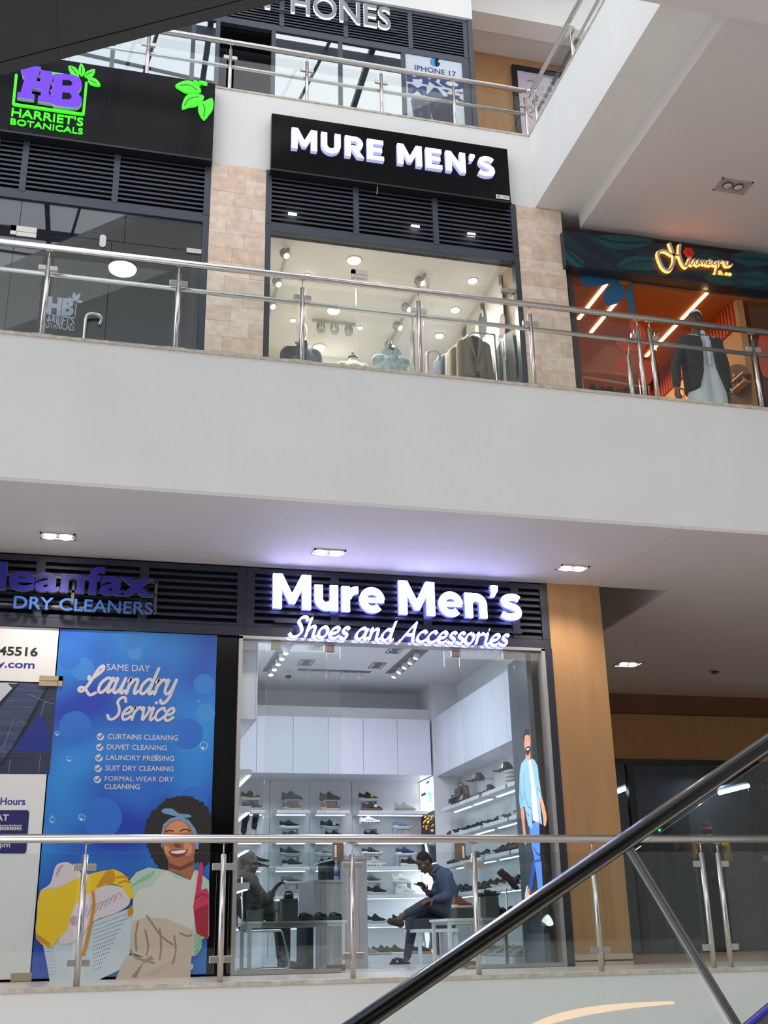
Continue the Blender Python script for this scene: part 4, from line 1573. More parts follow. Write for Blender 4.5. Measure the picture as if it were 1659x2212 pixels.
def shoe_proto(kind):
    L = 0.285
    t = thing('shoe', 'shoe', 'shoe', (0, 0, 0))
    st = [0.0, 0.03, 0.08, 0.14, 0.22, 0.3, 0.38, 0.46, 0.56, 0.66, 0.76, 0.86, 0.93, 0.98, 1.0]
    wd = [(0, 0.018), (0.05, 0.03), (0.2, 0.036), (0.4, 0.036), (0.68, 0.048), (0.85, 0.043), (0.95, 0.028), (1, 0.012)]
    dress = kind == 'dress'
    chunky = kind == 'chunky'
    boot = kind == 'boot'
    sh = 0.044 if chunky else (0.018 if dress else 0.032)
    sole = MB()
    secs = []
    for s in st:
        x = (s - 0.5) * L * 1.03
        w = interp(wd, s) * (1.06 if not dress else 0.98)
        lo = 0.016 * max(0, (s - 0.72) / 0.28) ** 2 + 0.006 * max(0, (0.12 - s) / 0.12)
        if dress:
            lo = 0.0 if s < 0.26 else 0.014 * min(1, (s - 0.26) / 0.05) * (1 - max(0, (s - 0.5) / 0.25) if s < 0.75 else 0) + 0.004
        hi = sh + (0.012 if s < 0.3 and not dress else 0.0) + 0.012 * max(0, (s - 0.8) / 0.2)
        secs.append([(x, -w, lo), (x, -w * 1.03, (lo + hi) / 2), (x, -w, hi), (x, w, hi), (x, w * 1.03, (lo + hi) / 2), (x, w, lo)])
    loft(sole, secs)
    if chunky:
        for i in range(6):
            x = -0.11 + i * 0.042
            sole.cur = 1
            sole.box(x, x + 0.016, -0.0505, 0.0505, 0.012, 0.024)
        sole.cur = 0
    ob('sole', sole, [SH_SOLE, SH_LIN], t)
    if kind == 'slip':
        top = [(0, 0.098), (0.03, 0.118), (0.08, 0.104), (0.2, 0.082), (0.3, 0.09), (0.4, 0.128), (0.45, 0.124), (0.55, 0.098), (0.7, 0.076), (0.88, 0.062), (1, 0.036)]
    elif dress:
        top = [(0, 0.066), (0.05, 0.078), (0.2, 0.064), (0.36, 0.078), (0.42, 0.082), (0.55, 0.06), (0.75, 0.046), (0.9, 0.036), (1, 0.022)]
    elif boot:
        top = [(0, 0.10), (0.05, 0.14), (0.2, 0.136), (0.36, 0.15), (0.44, 0.146), (0.55, 0.112), (0.72, 0.08), (0.9, 0.064), (1, 0.038)]
    else:
        top = [(0, 0.084), (0.04, 0.104), (0.14, 0.086), (0.26, 0.082), (0.4, 0.118), (0.45, 0.116), (0.56, 0.092), (0.72, 0.07), (0.88, 0.06), (1, 0.036)]
    if kind == 'slide':
        up = MB()
        for s0, s1, h in ((0.36, 0.58, 0.082), (0.59, 0.86, 0.068)):
            secs = []
            for s in (s0, (s0 + s1) / 2, s1):
                x = (s - 0.5) * L
                w = interp(wd, s) * 1.08
                ring = [(x, w * cos(pi * q / 8), 0.02 + (h - 0.02) * sin(pi * q / 8) ** 0.6) for q in range(9)]
                ring += [(x, 0.93 * w * cos(pi * q / 8), 0.02 + (h - 0.028) * sin(pi * q / 8) ** 0.75) for q in reversed(range(9))]
                secs.append(ring)
            loft(up, secs)
        ob('strap', up, SH_UP, t)
        fb = MB()
        loft(fb, [[((s - 0.5) * L, -interp(wd, s) * 0.9, sh), ((s - 0.5) * L, 0, sh + 0.003), ((s - 0.5) * L, interp(wd, s) * 0.9, sh), ((s - 0.5) * L, 0, sh - 0.004)] for s in st])
        ob('footbed', fb, SH_LIN, t)
        return t
    up = MB()
    secs = []
    for s in st:
        x = (s - 0.5) * L
        w = interp(wd, s)
        h = interp(top, s)
        z0 = sh - 0.004 + 0.012 * max(0, (s - 0.8) / 0.2)
        nr_ = 0.55 if 0.0 < s < 0.42 else 0.78
        ring = []
        for q in range(13):
            a = pi * q / 12
            cw = abs(cos(a)) ** nr_ * (1 if cos(a) >= 0 else -1)
            taper = 1 - 0.3 * sin(a) if s < 0.45 else 1
            ring.append((x, w * cw * taper, z0 + (h - z0) * sin(a) ** 0.8))
        secs.append(ring)
    loft(up, secs)
    ob('upper', up, SH_UP, t)
    # dark mouth of the shoe
    li = MB()
    pts = []
    for q in range(16):
        a = 2 * pi * q / 16
        s = 0.2 + 0.145 * cos(a)
        pts.append(((s - 0.5) * L, 0.0205 * sin(a), interp(top, min(max(s, 0), 1)) + 0.0012))
    n0 = len(li.v)
    li.v += [Vector(p) for p in pts] + [Vector(((0.2 - 0.5) * L, 0, interp(top, 0.2) - 0.012))]
    for q in range(16):
        li.face((n0 + q, n0 + (q + 1) % 16, n0 + 16))
    ob('lining', li, SH_LIN, t)
    if kind in ('slip', 'chunky', 'lace'):
        la = MB()
        for i in range(4):
            s = 0.46 + i * 0.05
            x = (s - 0.5) * L
            h = interp(top, s) + 0.001
            w = interp(wd, s) * 0.55
            la.tube([(x, -w, h - 0.008), (x, 0, h + 0.002), (x, w, h - 0.008)], 0.0028, 5)
        ob('laces', la, SH_LIN, t)
        pt = MB()
        pt.box(-0.03, 0.035, -0.0468, -0.0466, 0.04, 0.055)
    if boot:
        la = MB()
        for i in range(5):
            s = 0.38 + i * 0.05
            x = (s - 0.5) * L
            la.tube([(x, -0.02, interp(top, s) - 0.006), (x, 0, interp(top, s) + 0.003), (x, 0.02, interp(top, s) - 0.006)], 0.003, 5)
        ob('laces', la, SH_LIN, t)
    return t


PROTO = {}
SHM = {}


def smat(rgb, rough=0.75):
    k = tuple(rgb)
    if k not in SHM:
        SHM[k] = mat('footwear_%d' % len(SHM), rgb, rough, var=0.12, scale=60, bump=0.12)
    return SHM[k]


def shoe(kind, loc, rot, label, upper, sole=(205, 205, 200), lining=(30, 28, 28), group=None, tag=None, scale=1.0, tilt=None):
    first = kind not in PROTO
    if first:
        PROTO[kind] = shoe_proto(kind)
    src = PROTO[kind]
    if src.get('used'):
        t = copy_tree(src, loc, label, group, rot)
        for k in list(t.keys()):
            if k == 'used':
                del t['used']
    else:
        t = src
        t['used'] = 1
        t.location = loc
        t.rotation_euler = (0, 0, rot)
        t['label'] = label
        BASE[t.name] = Vector(loc)
        if group:
            t['group'] = group
    if tilt:
        t.rotation_euler = tilt
    t.scale = (scale,) * 3
    for ch in list(t.children):
        if ch.name.startswith('price_tag'):
            bpy.data.objects.remove(ch)
    for ch in t.children:
        st_ = ch.name.split('.')[0]
        m = smat({'sole': sole, 'upper': upper, 'strap': upper, 'lining': lining, 'laces': lining, 'footbed': lining}.get(st_, lining))
        ch.material_slots[0].link = 'OBJECT'
        ch.material_slots[0].material = m
    if tag:
        me = MB().box(0.018, 0.06, -0.0535, -0.052, 0.045, 0.082)
        g = ob('price_tag', MB().add(me), smat(tag, 0.5), None)
        g.parent = t
        g.location = (0.039, -0.0528, 0.045)
        if 'kind' in g:
            del g['kind']
    return t


DK, BK, NV, BR = (46, 42, 38), (24, 24, 27), (26, 30, 44), (84, 70, 56)
WH, OFF, GR = (226, 226, 222), (196, 192, 184), (120, 122, 124)
ACR = mat('acrylic_riser', (190, 194, 204), 0.2)


def riser(px, zshelf, label, w=0.2, h=0.155):
    x = aY(px, 1700, 15.52).x
    t = thing('display_riser', label, 'riser', (x, 15.68, zshelf), 'clear risers under the upper shoes')
    ob('top', bx(x - w / 2, x + w / 2, 15.58, 15.78, zshelf + h - 0.008, zshelf + h), ACR, t)
    ob('side', bx(x - w / 2, x - w / 2 + 0.008, 15.58, 15.78, zshelf, zshelf + h - 0.008), ACR, t)
    ob('side', bx(x + w / 2 - 0.008, x + w / 2, 15.58, 15.78, zshelf, zshelf + h - 0.008), ACR, t)


def back_shoe(kind, px, k, up, label, upper, sole=OFF, lining=(30, 28, 28), tag=None, rot=0.0):
    y = 15.67 if up else 15.485
    x = aY(px, 1700 if k < 3 else 1900, y).x
    z = ZS[k] + (up if up else 0.0)
    shoe(kind, (x, y, z), rot, label, upper, sole, lining, 'shoes on the back wall', tag)


R_ = 0.155
for px, k, lb in ((546, 0, 'clear riser of the top shelf, left bay'), (634, 0, 'clear riser of the top shelf, second bay'), (718, 0, 'clear riser of the top shelf, third bay'), (802, 0, 'clear riser of the top shelf, wide right bay'),
                  (632, 1, 'clear riser of the second shelf, second bay'), (718, 1, 'clear riser of the second shelf, third bay'), (801, 1, 'clear riser of the second shelf under the white chunky trainer'), (870, 1, 'clear riser of the second shelf under the pale blue trainer'),
                  (634, 2, 'clear riser of the third shelf, second bay'), (708, 2, 'clear riser of the third shelf, third bay'), (803, 2, 'clear riser of the third shelf under the navy trainer'), (874, 2, 'clear riser of the third shelf under the blue trainer'),
                  (633, 3, 'clear riser of the fourth shelf, second bay'), (806, 3, 'clear riser of the fourth shelf under the olive trainer'), (870, 3, 'clear riser of the fourth shelf under the cream trainer')):
    riser(px, ZS[k], lb)
BS = back_shoe
BS('slip', 543, 0, R_, 'dark brown trainer with a cream tag on the left top riser', DK, OFF, tag=(200, 180, 120))
BS('slip', 631, 0, R_, 'all black slip-on trainer on the top riser of the second bay', BK, BK)
BS('slip', 713, 0, R_, 'all black slip-on trainer on the top riser of the third bay', (30, 28, 28), (30, 28, 28))
BS('slip', 796, 0, R_, 'dark brown trainer with a yellow tag, top riser beside the light box', (62, 56, 48), OFF, tag=(214, 184, 84))
BS('slip', 548, 0, 0, 'dark brown trainer on the top shelf of the left bay', (58, 52, 46), (170, 168, 160))
BS('slip', 633, 0, 0, 'olive brown trainer with pale sole on the top shelf, second bay', (82, 74, 60), (176, 170, 150))
BS('slip', 715, 0, 0, 'rust brown trainer with pale sole on the top shelf, third bay', (122, 82, 58), (190, 180, 160), (150, 110, 80))
BS('slip', 803, 0, 0, 'dark brown trainer with a white tag on the top shelf', (74, 58, 50), (110, 100, 90), tag=(225, 225, 230))
BS('slip', 874, 0, 0, 'pale grey slip-on shoe standing alone at the top shelf end', (178, 174, 164), (150, 146, 138), (210, 205, 195))
BS('lace', 627, 1, R_, 'black trainer with thick white sole on the second shelf riser, second bay', (28, 30, 32), WH)
BS('lace', 634, 1, 0, 'dark grey trainer with white sole under the black white-soled one', (60, 64, 68), WH)
BS('slip', 714, 1, R_, 'black trainer with a white tag on the second shelf riser', (22, 26, 34), (170, 174, 178), tag=(230, 230, 235))
BS('slip', 724, 1, 0, 'black trainer with beige lining under the tagged black one', (22, 22, 24), WH, (190, 175, 150))
BS('chunky', 797, 1, R_ + 0.06, 'cream trainer on a chunky white sole, second shelf of the right bay', (206, 204, 190), WH, (190, 186, 170))
BS('slip', 806, 1, 0, 'navy trainer with white sole below the cream chunky one', (22, 26, 44), WH)
BS('lace', 867, 1, R_, 'pale blue trainer with orange heel on the second shelf', (116, 130, 158), (196, 204, 216), (60, 66, 90))
BS('slip', 878, 1, 0, 'beige trainer below the pale blue one', (180, 168, 150), OFF, (210, 200, 185))
BS('slip', 629, 2, R_, 'dark navy trainer with beige tongue on the third shelf riser', (34, 40, 50), (190, 190, 180), (196, 180, 150))
BS('lace', 634, 2, 0, 'charcoal lace-up trainer under the dark navy one', (48, 52, 54), (200, 200, 196), (160, 150, 130))
BS('lace', 704, 2, R_, 'grey green trainer on the third shelf behind the desk', (120, 126, 118), (216, 216, 208))
BS('slip', 714, 2, 0, 'black trainer with white heel half hidden by the desk', (26, 28, 30), WH)
BS('chunky', 801, 2, R_, 'navy trainer with orange laces on a chunky white sole', (22, 26, 42), WH, (214, 120, 90))
BS('chunky', 808, 2, 0, 'beige trainer on a chunky white sole, third shelf', (202, 196, 184), WH, (220, 214, 200))
BS('lace', 873, 2, R_, 'blue trainer with white and orange sole on the third shelf', (30, 44, 84), WH)
BS('lace', 884, 2, 0, 'black trainer with white air sole beside the seated man', (40, 40, 44), WH)
BS('lace', 630, 3, R_, 'two tone brown trainer with white sole on the fourth shelf', (110, 94, 74), (216, 214, 204), (150, 130, 100))
BS('slip', 632, 3, 0, 'pale grey trainer with cream tongue on the fourth shelf', (160, 158, 146), (200, 198, 190), (200, 185, 160))
BS('slip', 700, 3, 0, 'black trainer showing its heel left of the desk', BK, BK)
BS('slip', 803, 3, R_, 'olive trainer with cream tongue on the fourth shelf beside the desk', (78, 74, 62), (190, 186, 176), (206, 190, 160))
BS('slip', 815, 3, 0, 'dark navy slip-on with grey sole on the fourth shelf', (24, 30, 40), (180, 184, 190))
BS('slip', 868, 3, R_, 'cream trainer with a beige tongue on the fourth shelf', (196, 188, 172), (206, 200, 186), (190, 165, 120))
BS('lace', 876, 3, 0, 'white lace-up trainer behind the phone on the fourth shelf', (212, 212, 208), (216, 216, 212), (180, 175, 165))
BS('slip', 812, 4, 0, 'navy trainer with cream tongue on the fifth shelf beside the desk', (24, 30, 46), (178, 180, 184), (190, 180, 160))
BS('slip', 868, 4, 0, 'navy trainer with tan lining behind the crossed leg', (30, 34, 48), (180, 176, 168), (180, 130, 90))
for px, lb, up_, so_ in ((795, 'pale grey shoe at the foot of the back shelves', (150, 148, 142), (170, 168, 164)), (826, 'olive shoe with orange heel tab on the plinth', (92, 88, 74), (180, 178, 170)), (855, 'olive and navy shoe with white sole on the plinth', (86, 84, 72), WH), (910, 'black shoe on the plinth behind the standing foot', (36, 36, 40), (150, 150, 150))):
    x = aY(px, 2050, 15.52).x
    shoe('slip', (x, 15.5, ZS[5]), 0, lb, up_, so_, (170, 160, 140), 'shoes on the back wall')
# two black shoes shown toe up on little posts, left bay
for px, py, lb in ((530, 1778, 'black dress shoe shown toe up on a short post, left of the pair'), (553, 1768, 'black dress shoe shown toe up on a taller post')):
    c_ = aY(px, py + 22, 15.55)
    solo('shoe_stand', MB().lathe([(0.04, 0), (0.04, 0.006), (0.006, 0.01), (0.006, max(0.03, c_.z - ZS[1]))], (c_.x, 15.55, ZS[1]), 12), STEELD, 'thin post under the ' + ('lower' if px == 530 else 'higher') + ' toe-up black shoe', 'stand')
    shoe('dress', (c_.x, 15.55, c_.z + 0.13), 0, lb, (20, 20, 24), (40, 40, 44), group='shoes on the back wall', tilt=(0, radians(-72), radians(-70)))
for px, py, k in ((574, 1851, 2), (574, 1864, 2)):
    c_ = aY(px, py, 15.4)
    shoe('dress', (c_.x - 0.08, 15.55, ZS[2] + (0.07 if py < 1860 else 0.0)), 0, 'dark pointed shoe tip beyond the scarf, %s one' % ('upper' if py < 1860 else 'lower'), (40, 40, 46), (30, 30, 34), group='shoes on the back wall')
solo('shoe_stand', bx(aY(567, 1858, 15.4).x - 0.1, aY(567, 1858, 15.4).x + 0.1, 15.48, 15.62, ZS[2] + 0.062, ZS[2] + 0.07), ACR, 'clear plate under the upper dark pointed shoe', 'stand')

# rows of shoes on the side wall, toes to the room
rnd = random.Random(11)
ORD = ['first', 'second', 'third', 'fourth', 'fifth', 'sixth', 'seventh', 'eighth', 'ninth', 'tenth', 'eleventh', 'twelfth', 'thirteenth', 'fourteenth', 'fifteenth']
cols = [(24, 24, 27), (34, 32, 33), (50, 44, 40), (28, 30, 36), (70, 56, 46), (44, 42, 40)]
for k, (n0, kinds) in enumerate(((0, ()), (15, ('dress', 'slip', 'slide')), (15, ('dress', 'lace', 'slip')), (12, ('lace', 'slide', 'slip')))):
    for i in range(n0):
        y = 14.86 - i * (14.86 - 12.2) / max(1, n0 - 1)
        if any(abs(y - g) < 0.0 for g in ()):
            continue
        c = cols[rnd.randrange(len(cols))]
        if k == 2 and i % 4 == 0:
            c = (104, 76, 56)
        kd = kinds[rnd.randrange(len(kinds))]
        shoe(kd, (4.77, y, ZR[k]), pi + rnd.uniform(-0.25, 0.25), '%s %s, %s from light box, %s side shelf' % ({'dress': 'pointed leather shoe', 'slip': 'slip-on trainer', 'slide': 'strap sandal', 'lace': 'lace-up trainer'}[kd].join(('small dark ' if c[0] < 60 else 'small brown ', '')), 'toe out', ORD[i], nsh[k]), c, rnd.choice([(200, 200, 198), (60, 60, 62), (40, 40, 42)]), (40, 36, 34), 'shoes in the %s row of the side wall' % nsh[k])
for i in range(11):
    y = 14.0 - i * 0.17
    shoe('lace' if i % 2 else 'slip', (4.77, y, 0.08), pi + rnd.uniform(-0.3, 0.3), 'muted %s on the side floor plinth, %s from its deep end' % ('lace-up trainer' if i % 2 else 'slip-on trainer', ORD[i]), rnd.choice([(150, 150, 144), (120, 118, 108), (176, 176, 172), (96, 92, 84)]), (190, 190, 186), (90, 88, 80), 'shoes along the floor of the side wall')
# top side shelf: bags and visors
BAG = mat('bag_black_cloth', (22, 22, 26), 0.8, bump=0.3, scale=40)
BAGB = mat('bag_brown_leather', (86, 72, 60), 0.6, bump=0.2, scale=30)


def soft_bag(label, y, w, h, m, z=ZR[0], flap=True):
    t = thing('bag', label, 'bag', (4.77, y, z))
    b = MB()
    secs = []
    for s in range(7):
        u = s / 6
        zz = z + h * u
        ww = w / 2 * (1 - 0.22 * u ** 2) * (1 + 0.06 * sin(pi * u))
        dd = 0.075 * (1 - 0.35 * u)
        secs.append([(4.77 + dd * cos(a) * (abs(cos(a)) ** -0.3 if abs(cos(a)) > 0.05 else 1), y + ww * sin(a), zz) for a in [2 * pi * q / 16 for q in range(16)]])
    loft(b, secs)
    ob('body', b, m, t)
    ob('strap', MB().tube(crv([(4.77, y - w * 0.35, z + h * 0.9), (4.72, y - w * 0.2, z + h * 1.15), (4.72, y + w * 0.2, z + h * 1.15), (4.77, y + w * 0.35, z + h * 0.9)], 5, False), 0.008, 6), m, t)
    if flap:
        ob('flap', bx(4.685, 4.692, y - w * 0.36, y + w * 0.36, z + h * 0.45, z + h * 0.88), m, t)


soft_bag('small black shoulder bag on the deepest board of the top side shelf', aX(975, 1720, 4.7).y, 0.24, 0.13, BAG)
soft_bag('brown leather bag standing behind the caps on the top side shelf', aX(1001, 1710, 4.77).y, 0.34, 0.24, BAGB)
CAPB = mat('cap_black', (20, 20, 22), 0.55)
CAPS = mat('cap_silver_panel', (170, 172, 170), 0.35, metal=0.5)


def cap_hat(label, loc, rot=0.0, mount=False, sc=1.0):
    t = thing('cap', label, 'cap', loc, 'peaked caps over the side shelves')
    x, y, z = loc
    b = MB()
    n = 16
    secs = []
    for i in range(6):
        a = i / 5 * pi / 2 * 0.96
        secs.append([(x + 0.085 * cos(a) * cos(q) * sc, y + 0.1 * cos(a) * sin(q) * sc, z + 0.1 * sin(a) * sc) for q in [2 * pi * j / n for j in range(n)]])
    loft(b, secs)
    ob('crown', b, CAPB, t)
    v = MB()
    q = []
    for j in range(11):
        a = radians(-75 + 15 * j)
        q.append((x - 0.085 * cos(a) * sc - 0.0, y + 0.1 * sin(a) * sc))
    qo = [(x - (0.085 + 0.085 * cos(radians(-75 + 15 * j)) ** 0.7) * cos(radians(-75 + 15 * j)) * sc, y + 0.104 * sin(radians(-75 + 15 * j)) * sc) for j in range(11)]
    v.prism([(a, b_, z + 0.004) for a, b_ in q] + [(a, b_, z - 0.012) for a, b_ in reversed(qo)], (0, 0, 0.006))
    ob('peak', v, CAPB, t)
    f = MB()
    secs = []
    for i in range(4):
        a = 0.15 + i / 3 * 0.75
        secs.append([(x - 0.087 * cos(a) * cos(u) * sc, y + 0.102 * cos(a) * sin(u) * sc, z + 0.102 * sin(a) * sc) for u in [radians(-40 + 10 * j) for j in range(9)]])
    m0 = len(f.v)
    for r in secs:
        f.v += [Vector(p) for p in r]
    for i in range(3):
        for j in range(8):
            f.face((m0 + i * 9 + j, m0 + i * 9 + j + 1, m0 + (i + 1) * 9 + j + 1, m0 + (i + 1) * 9 + j))
    ob('front_panel', f, CAPS, t)
    if mount:
        ob('wall_hook', MB().tube([(x, y, z + 0.02), (4.94, y, z + 0.02)], 0.008, 6), STEELD, t)


c_ = aX(1033, 1682, 4.74)
cap_hat('black cap with silver front on a wall hook over the bags', (4.74, c_.y, c_.z - 0.02), mount=True)
c_ = aX(1093, 1660, 4.74)
cap_hat('black cap with silver front on a wall hook beside the model poster', (4.74, c_.y, c_.z - 0.02), mount=True)
cap_hat('black cap with white front lying on the middle side board', (4.73, aX(1006, 1724, 4.73).y, ZR[0] + 0.02))
cap_hat('black cap with white front lying on the board near the poster', (4.73, aX(1057, 1700, 4.73).y, ZR[0] + 0.02))
FOLD = mat('folded_white_cloth', (205, 205, 206), 0.8)
ty = aX(1108, 1680, 4.75).y
t = thing('folded_shirt', 'pale folded garment at the poster end of the top side shelf', 'garment', (4.75, ty, ZR[0]))
for k in range(4):
    ob('fold', MB().ell((4.75, ty, ZR[0] + 0.025 + 0.045 * k), (0.11, 0.12 - 0.006 * k, 0.028), 14, 6), FOLD, t)

# light box on the corner pillar
PX_ = 4.5635
plb = Plane((PX_, 0, 0), (0, -1, 0), (0, 0, 1))
t = thing('light_box', 'tall lit advertising box with sneakers in the shop corner', 'light box', (PX_, 15.5, 0.1))
yb0, yb1 = 15.17, YW - 0.02
ob('frame', bx(PX_ + 0.0005, PX_ + 0.003, yb0 - 0.01, yb1, 0.08, 2.385), mat('frame_silver', (150, 150, 155), 0.3, metal=0.8), t)
BOXW = mat('light_box_white', (255, 255, 255), 0.4, emit=0.8, ecol=(244, 248, 255))
BOXD = mat('print_night', (20, 20, 24), 0.3)
BOXO = mat('print_orange_glow', (240, 160, 60), 0.4, emit=0.7)
BOXB = mat('print_sky_blue', (120, 205, 235), 0.4, emit=0.5)
BOXG = mat('print_shoe_grey', (196, 204, 214), 0.4, emit=0.5)
BOXN = mat('print_shoe_navy', (40, 60, 120), 0.4)
zt2 = aX(920, 1682, PX_).z
zm = aX(920, 1757, PX_).z
zn = aX(920, 1868, PX_).z
zq = aX(920, 1992, PX_).z
ob('lit_panel', bx(PX_ - 0.003, PX_, yb0, yb1, zm, 2.375), BOXW, t)
ob('lit_panel', bx(PX_ - 0.003, PX_, yb0, yb1, zq, zn), BOXW, t)
ob('dark_panel', bx(PX_ - 0.003, PX_, yb0, yb1, zn, zm), BOXD, t)
ob('dark_panel', bx(PX_ - 0.003, PX_, yb0, yb1, 0.09, zq), BOXD, t)
pr = Print(Plane((PX_ - 0.003, 0, 0), (0, -1, 0), (0, 0, 1)))
pr.shape(BOXB, [(910, 1719), (932, 1708), (932, 1732), (912, 1738)])
pr.shape(BOXG, [(913, 1705), (921, 1690), (925, 1687), (929, 1692), (926, 1706), (915, 1714)], 3)
pr.shape(BOXN, [(921, 1690), (927, 1686), (928, 1690), (922, 1693)])
pr.shape(BOXG, [(909, 1722), (913, 1716), (926, 1716), (928, 1734), (919, 1743), (909, 1739)], 3)
pr.shape(BOXN, [(910, 1716), (919, 1711), (921, 1716), (911, 1721)])
rn2 = random.Random(4)
for k in range(16):
    x = 913 + rn2.uniform(0, 22)
    y = 1762 + rn2.uniform(0, 40)
    pr.line(BOXO, [(x, y), (x + rn2.uniform(2, 5), y - rn2.uniform(2, 5))], 0.012)
pr.shape(BOXG, [(917, 1815), (921, 1812), (929, 1850), (924, 1858)])
pr.shape(BOXO, [(909, 2062), (938, 2058), (938, 2050), (909, 2052)])
pr.shape(BOXG, [(918, 2005), (926, 2003), (930, 2030), (924, 2054), (920, 2030)], 2)
pr.shape(BOXG, [(911, 2036), (916, 2032), (918, 2046), (912, 2050)], 2)
pr.build('picture_print', t)

# model poster panel near the glass
PXM = 4.6
t = thing('poster_panel', 'dark lit panel with a walking man in a denim shirt', 'poster', (PXM, 11.8, 0))
SLATE = mat('print_slate', (74, 80, 88), 0.35)
SLATE2 = mat('print_slate_floor', (116, 126, 138), 0.35)
zf = aX(1140, 2008, PXM).z
ob('panel', bx(PXM, PXM + 0.06, 11.56, 12.135, 0.31, 3.24), SLATE, t)
ob('base_panel', bx(PXM, PXM + 0.06, 11.56, 12.135, 0.0, 0.31), SLATE2, t)
pr = Print(Plane((PXM, 0, 0), (0, -1, 0), (0, 0, 1)))
E_ = 0.42
SK = mat('print_skin', (214, 150, 116), 0.5, emit=E_ * 0.8)
HR = mat('print_dark_hair', (34, 28, 28), 0.5)
DEN = mat('print_denim_shirt', (136, 178, 222), 0.5, emit=E_)
DEN2 = mat('print_denim_fold', (96, 136, 196), 0.5, emit=E_ * 0.7)
TEE = mat('print_white_tee', (228, 232, 240), 0.5, emit=E_)
JEAN = mat('print_blue_jeans', (88, 132, 212), 0.5, emit=E_)
JEAN2 = mat('print_jeans_shadow', (52, 86, 168), 0.5, emit=E_ * 0.6)
TEETH = mat('print_teeth', (240, 238, 236), 0.5, emit=0.3)
ORG = mat('print_orange', (240, 120, 50), 0.5, emit=0.4)
c6 = lambda L: [(860 + x / 4.366, 1360 + y / 4.366) for x, y in L]
c3 = lambda L: [(920 + x / 4.879, 1640 + y / 4.879) for x, y in L]
c4 = lambda L: [(940 + x / 5.184, 1840 + y / 5.184) for x, y in L]
pr.shape(SK, c6([(1205, 1165), (1245, 1150), (1252, 1240), (1225, 1270), (1205, 1230)]))
pr.shape(SK, c6([(1188, 1020), (1200, 975), (1225, 965), (1245, 990), (1250, 1060), (1245, 1130), (1228, 1180), (1205, 1160), (1193, 1100)]), 4)
pr.shape(HR, c6([(1183, 1055), (1184, 980), (1200, 940), (1222, 936), (1238, 960), (1242, 1020), (1236, 1000), (1212, 992), (1196, 1010), (1190, 1070)]), 2)
pr.shape(HR, c6([(1200, 1130), (1212, 1108), (1238, 1100), (1246, 1110), (1243, 1150), (1228, 1186), (1210, 1172)]), 3)
pr.shape(TEETH, c6([(1212, 1124), (1236, 1116), (1236, 1130), (1222, 1140)]), 2)
pr.shape(HR, c6([(1200, 1040), (1214, 1034), (1214, 1040)]))
pr.shape(HR, c6([(1226, 1034), (1242, 1030), (1242, 1036)]))
pr.shape(HR, c6([(1202, 1052), (1212, 1048), (1212, 1054)]))
pr.shape(HR, c6([(1228, 1046), (1240, 1042), (1240, 1049)]))
pr.shape(SK, c3([(1002, 515), (1035, 515), (1048, 700), (1066, 880), (1045, 890), (1030, 800), (1015, 650)]), 2)
pr.shape(SK, c3([(1200, 405), (1228, 400), (1270, 560), (1278, 640), (1265, 705), (1245, 690), (1238, 600)]), 2)
pr.shape(JEAN2, c4([(1100, 90), (1140, 100), (1120, 250), (1090, 445), (1055, 425), (1065, 300)]))
pr.shape(JEAN, c3([(1090, 690), (1200, 650), (1205, 860), (1215, 1100), (1240, 1366), (1185, 1366), (1160, 1120), (1120, 900)]))
pr.shape(JEAN, c4([(1118, 120), (1196, 110), (1212, 400), (1165, 440), (1140, 250)]))
pr.line(JEAN2, c3([(1150, 1080), (1215, 1060)]), 0.02)
pr.line(JEAN2, c3([(1140, 930), (1180, 1000), (1210, 1010)]), 0.02)
pr.shape(TEE, c3([(1080, 20), (1115, 10), (1150, 200), (1198, 640), (1190, 668), (1135, 645), (1120, 400)]))
pr.shape(DEN, c3([(1062, -10), (1085, 10), (1118, 300), (1130, 730), (1085, 700), (1050, 500), (1000, 515), (990, 430), (995, 140), (1015, 40)]), 0)
pr.shape(DEN, c3([(1115, -10), (1150, 5), (1180, 60), (1228, 400), (1205, 410), (1232, 690), (1205, 670), (1160, 300)]), 0)
for L in ([(1040, 160), (1045, 330), (1040, 420)], [(1045, 340), (1085, 500), (1120, 520)], [(1060, 560), (1100, 600)], [(1005, 360), (1035, 440)], [(1185, 300), (1215, 340)], [(1190, 90), (1200, 240)]):
    pr.line(DEN2, c3(L), 0.016)
for yy in (110, 205, 295, 380, 470, 580):
    x = 1095 + yy * 0.045
    pr.disc(JEAN2, c3([(x, yy)])[0], 0.7, 6)
pr.shape(TEETH, c4([(1040, 380), (1055, 400), (1072, 450), (1060, 500), (1025, 530), (1018, 480)]), 3)
pr.shape(ORG, c4([(1045, 400), (1058, 410), (1080, 480), (1070, 500), (1050, 450)]))
pr.shape(TEETH, c4([(1210, 770), (1275, 700), (1330, 770), (1335, 820), (1280, 830), (1240, 800)]), 3)
pr.build('picture_print', t)

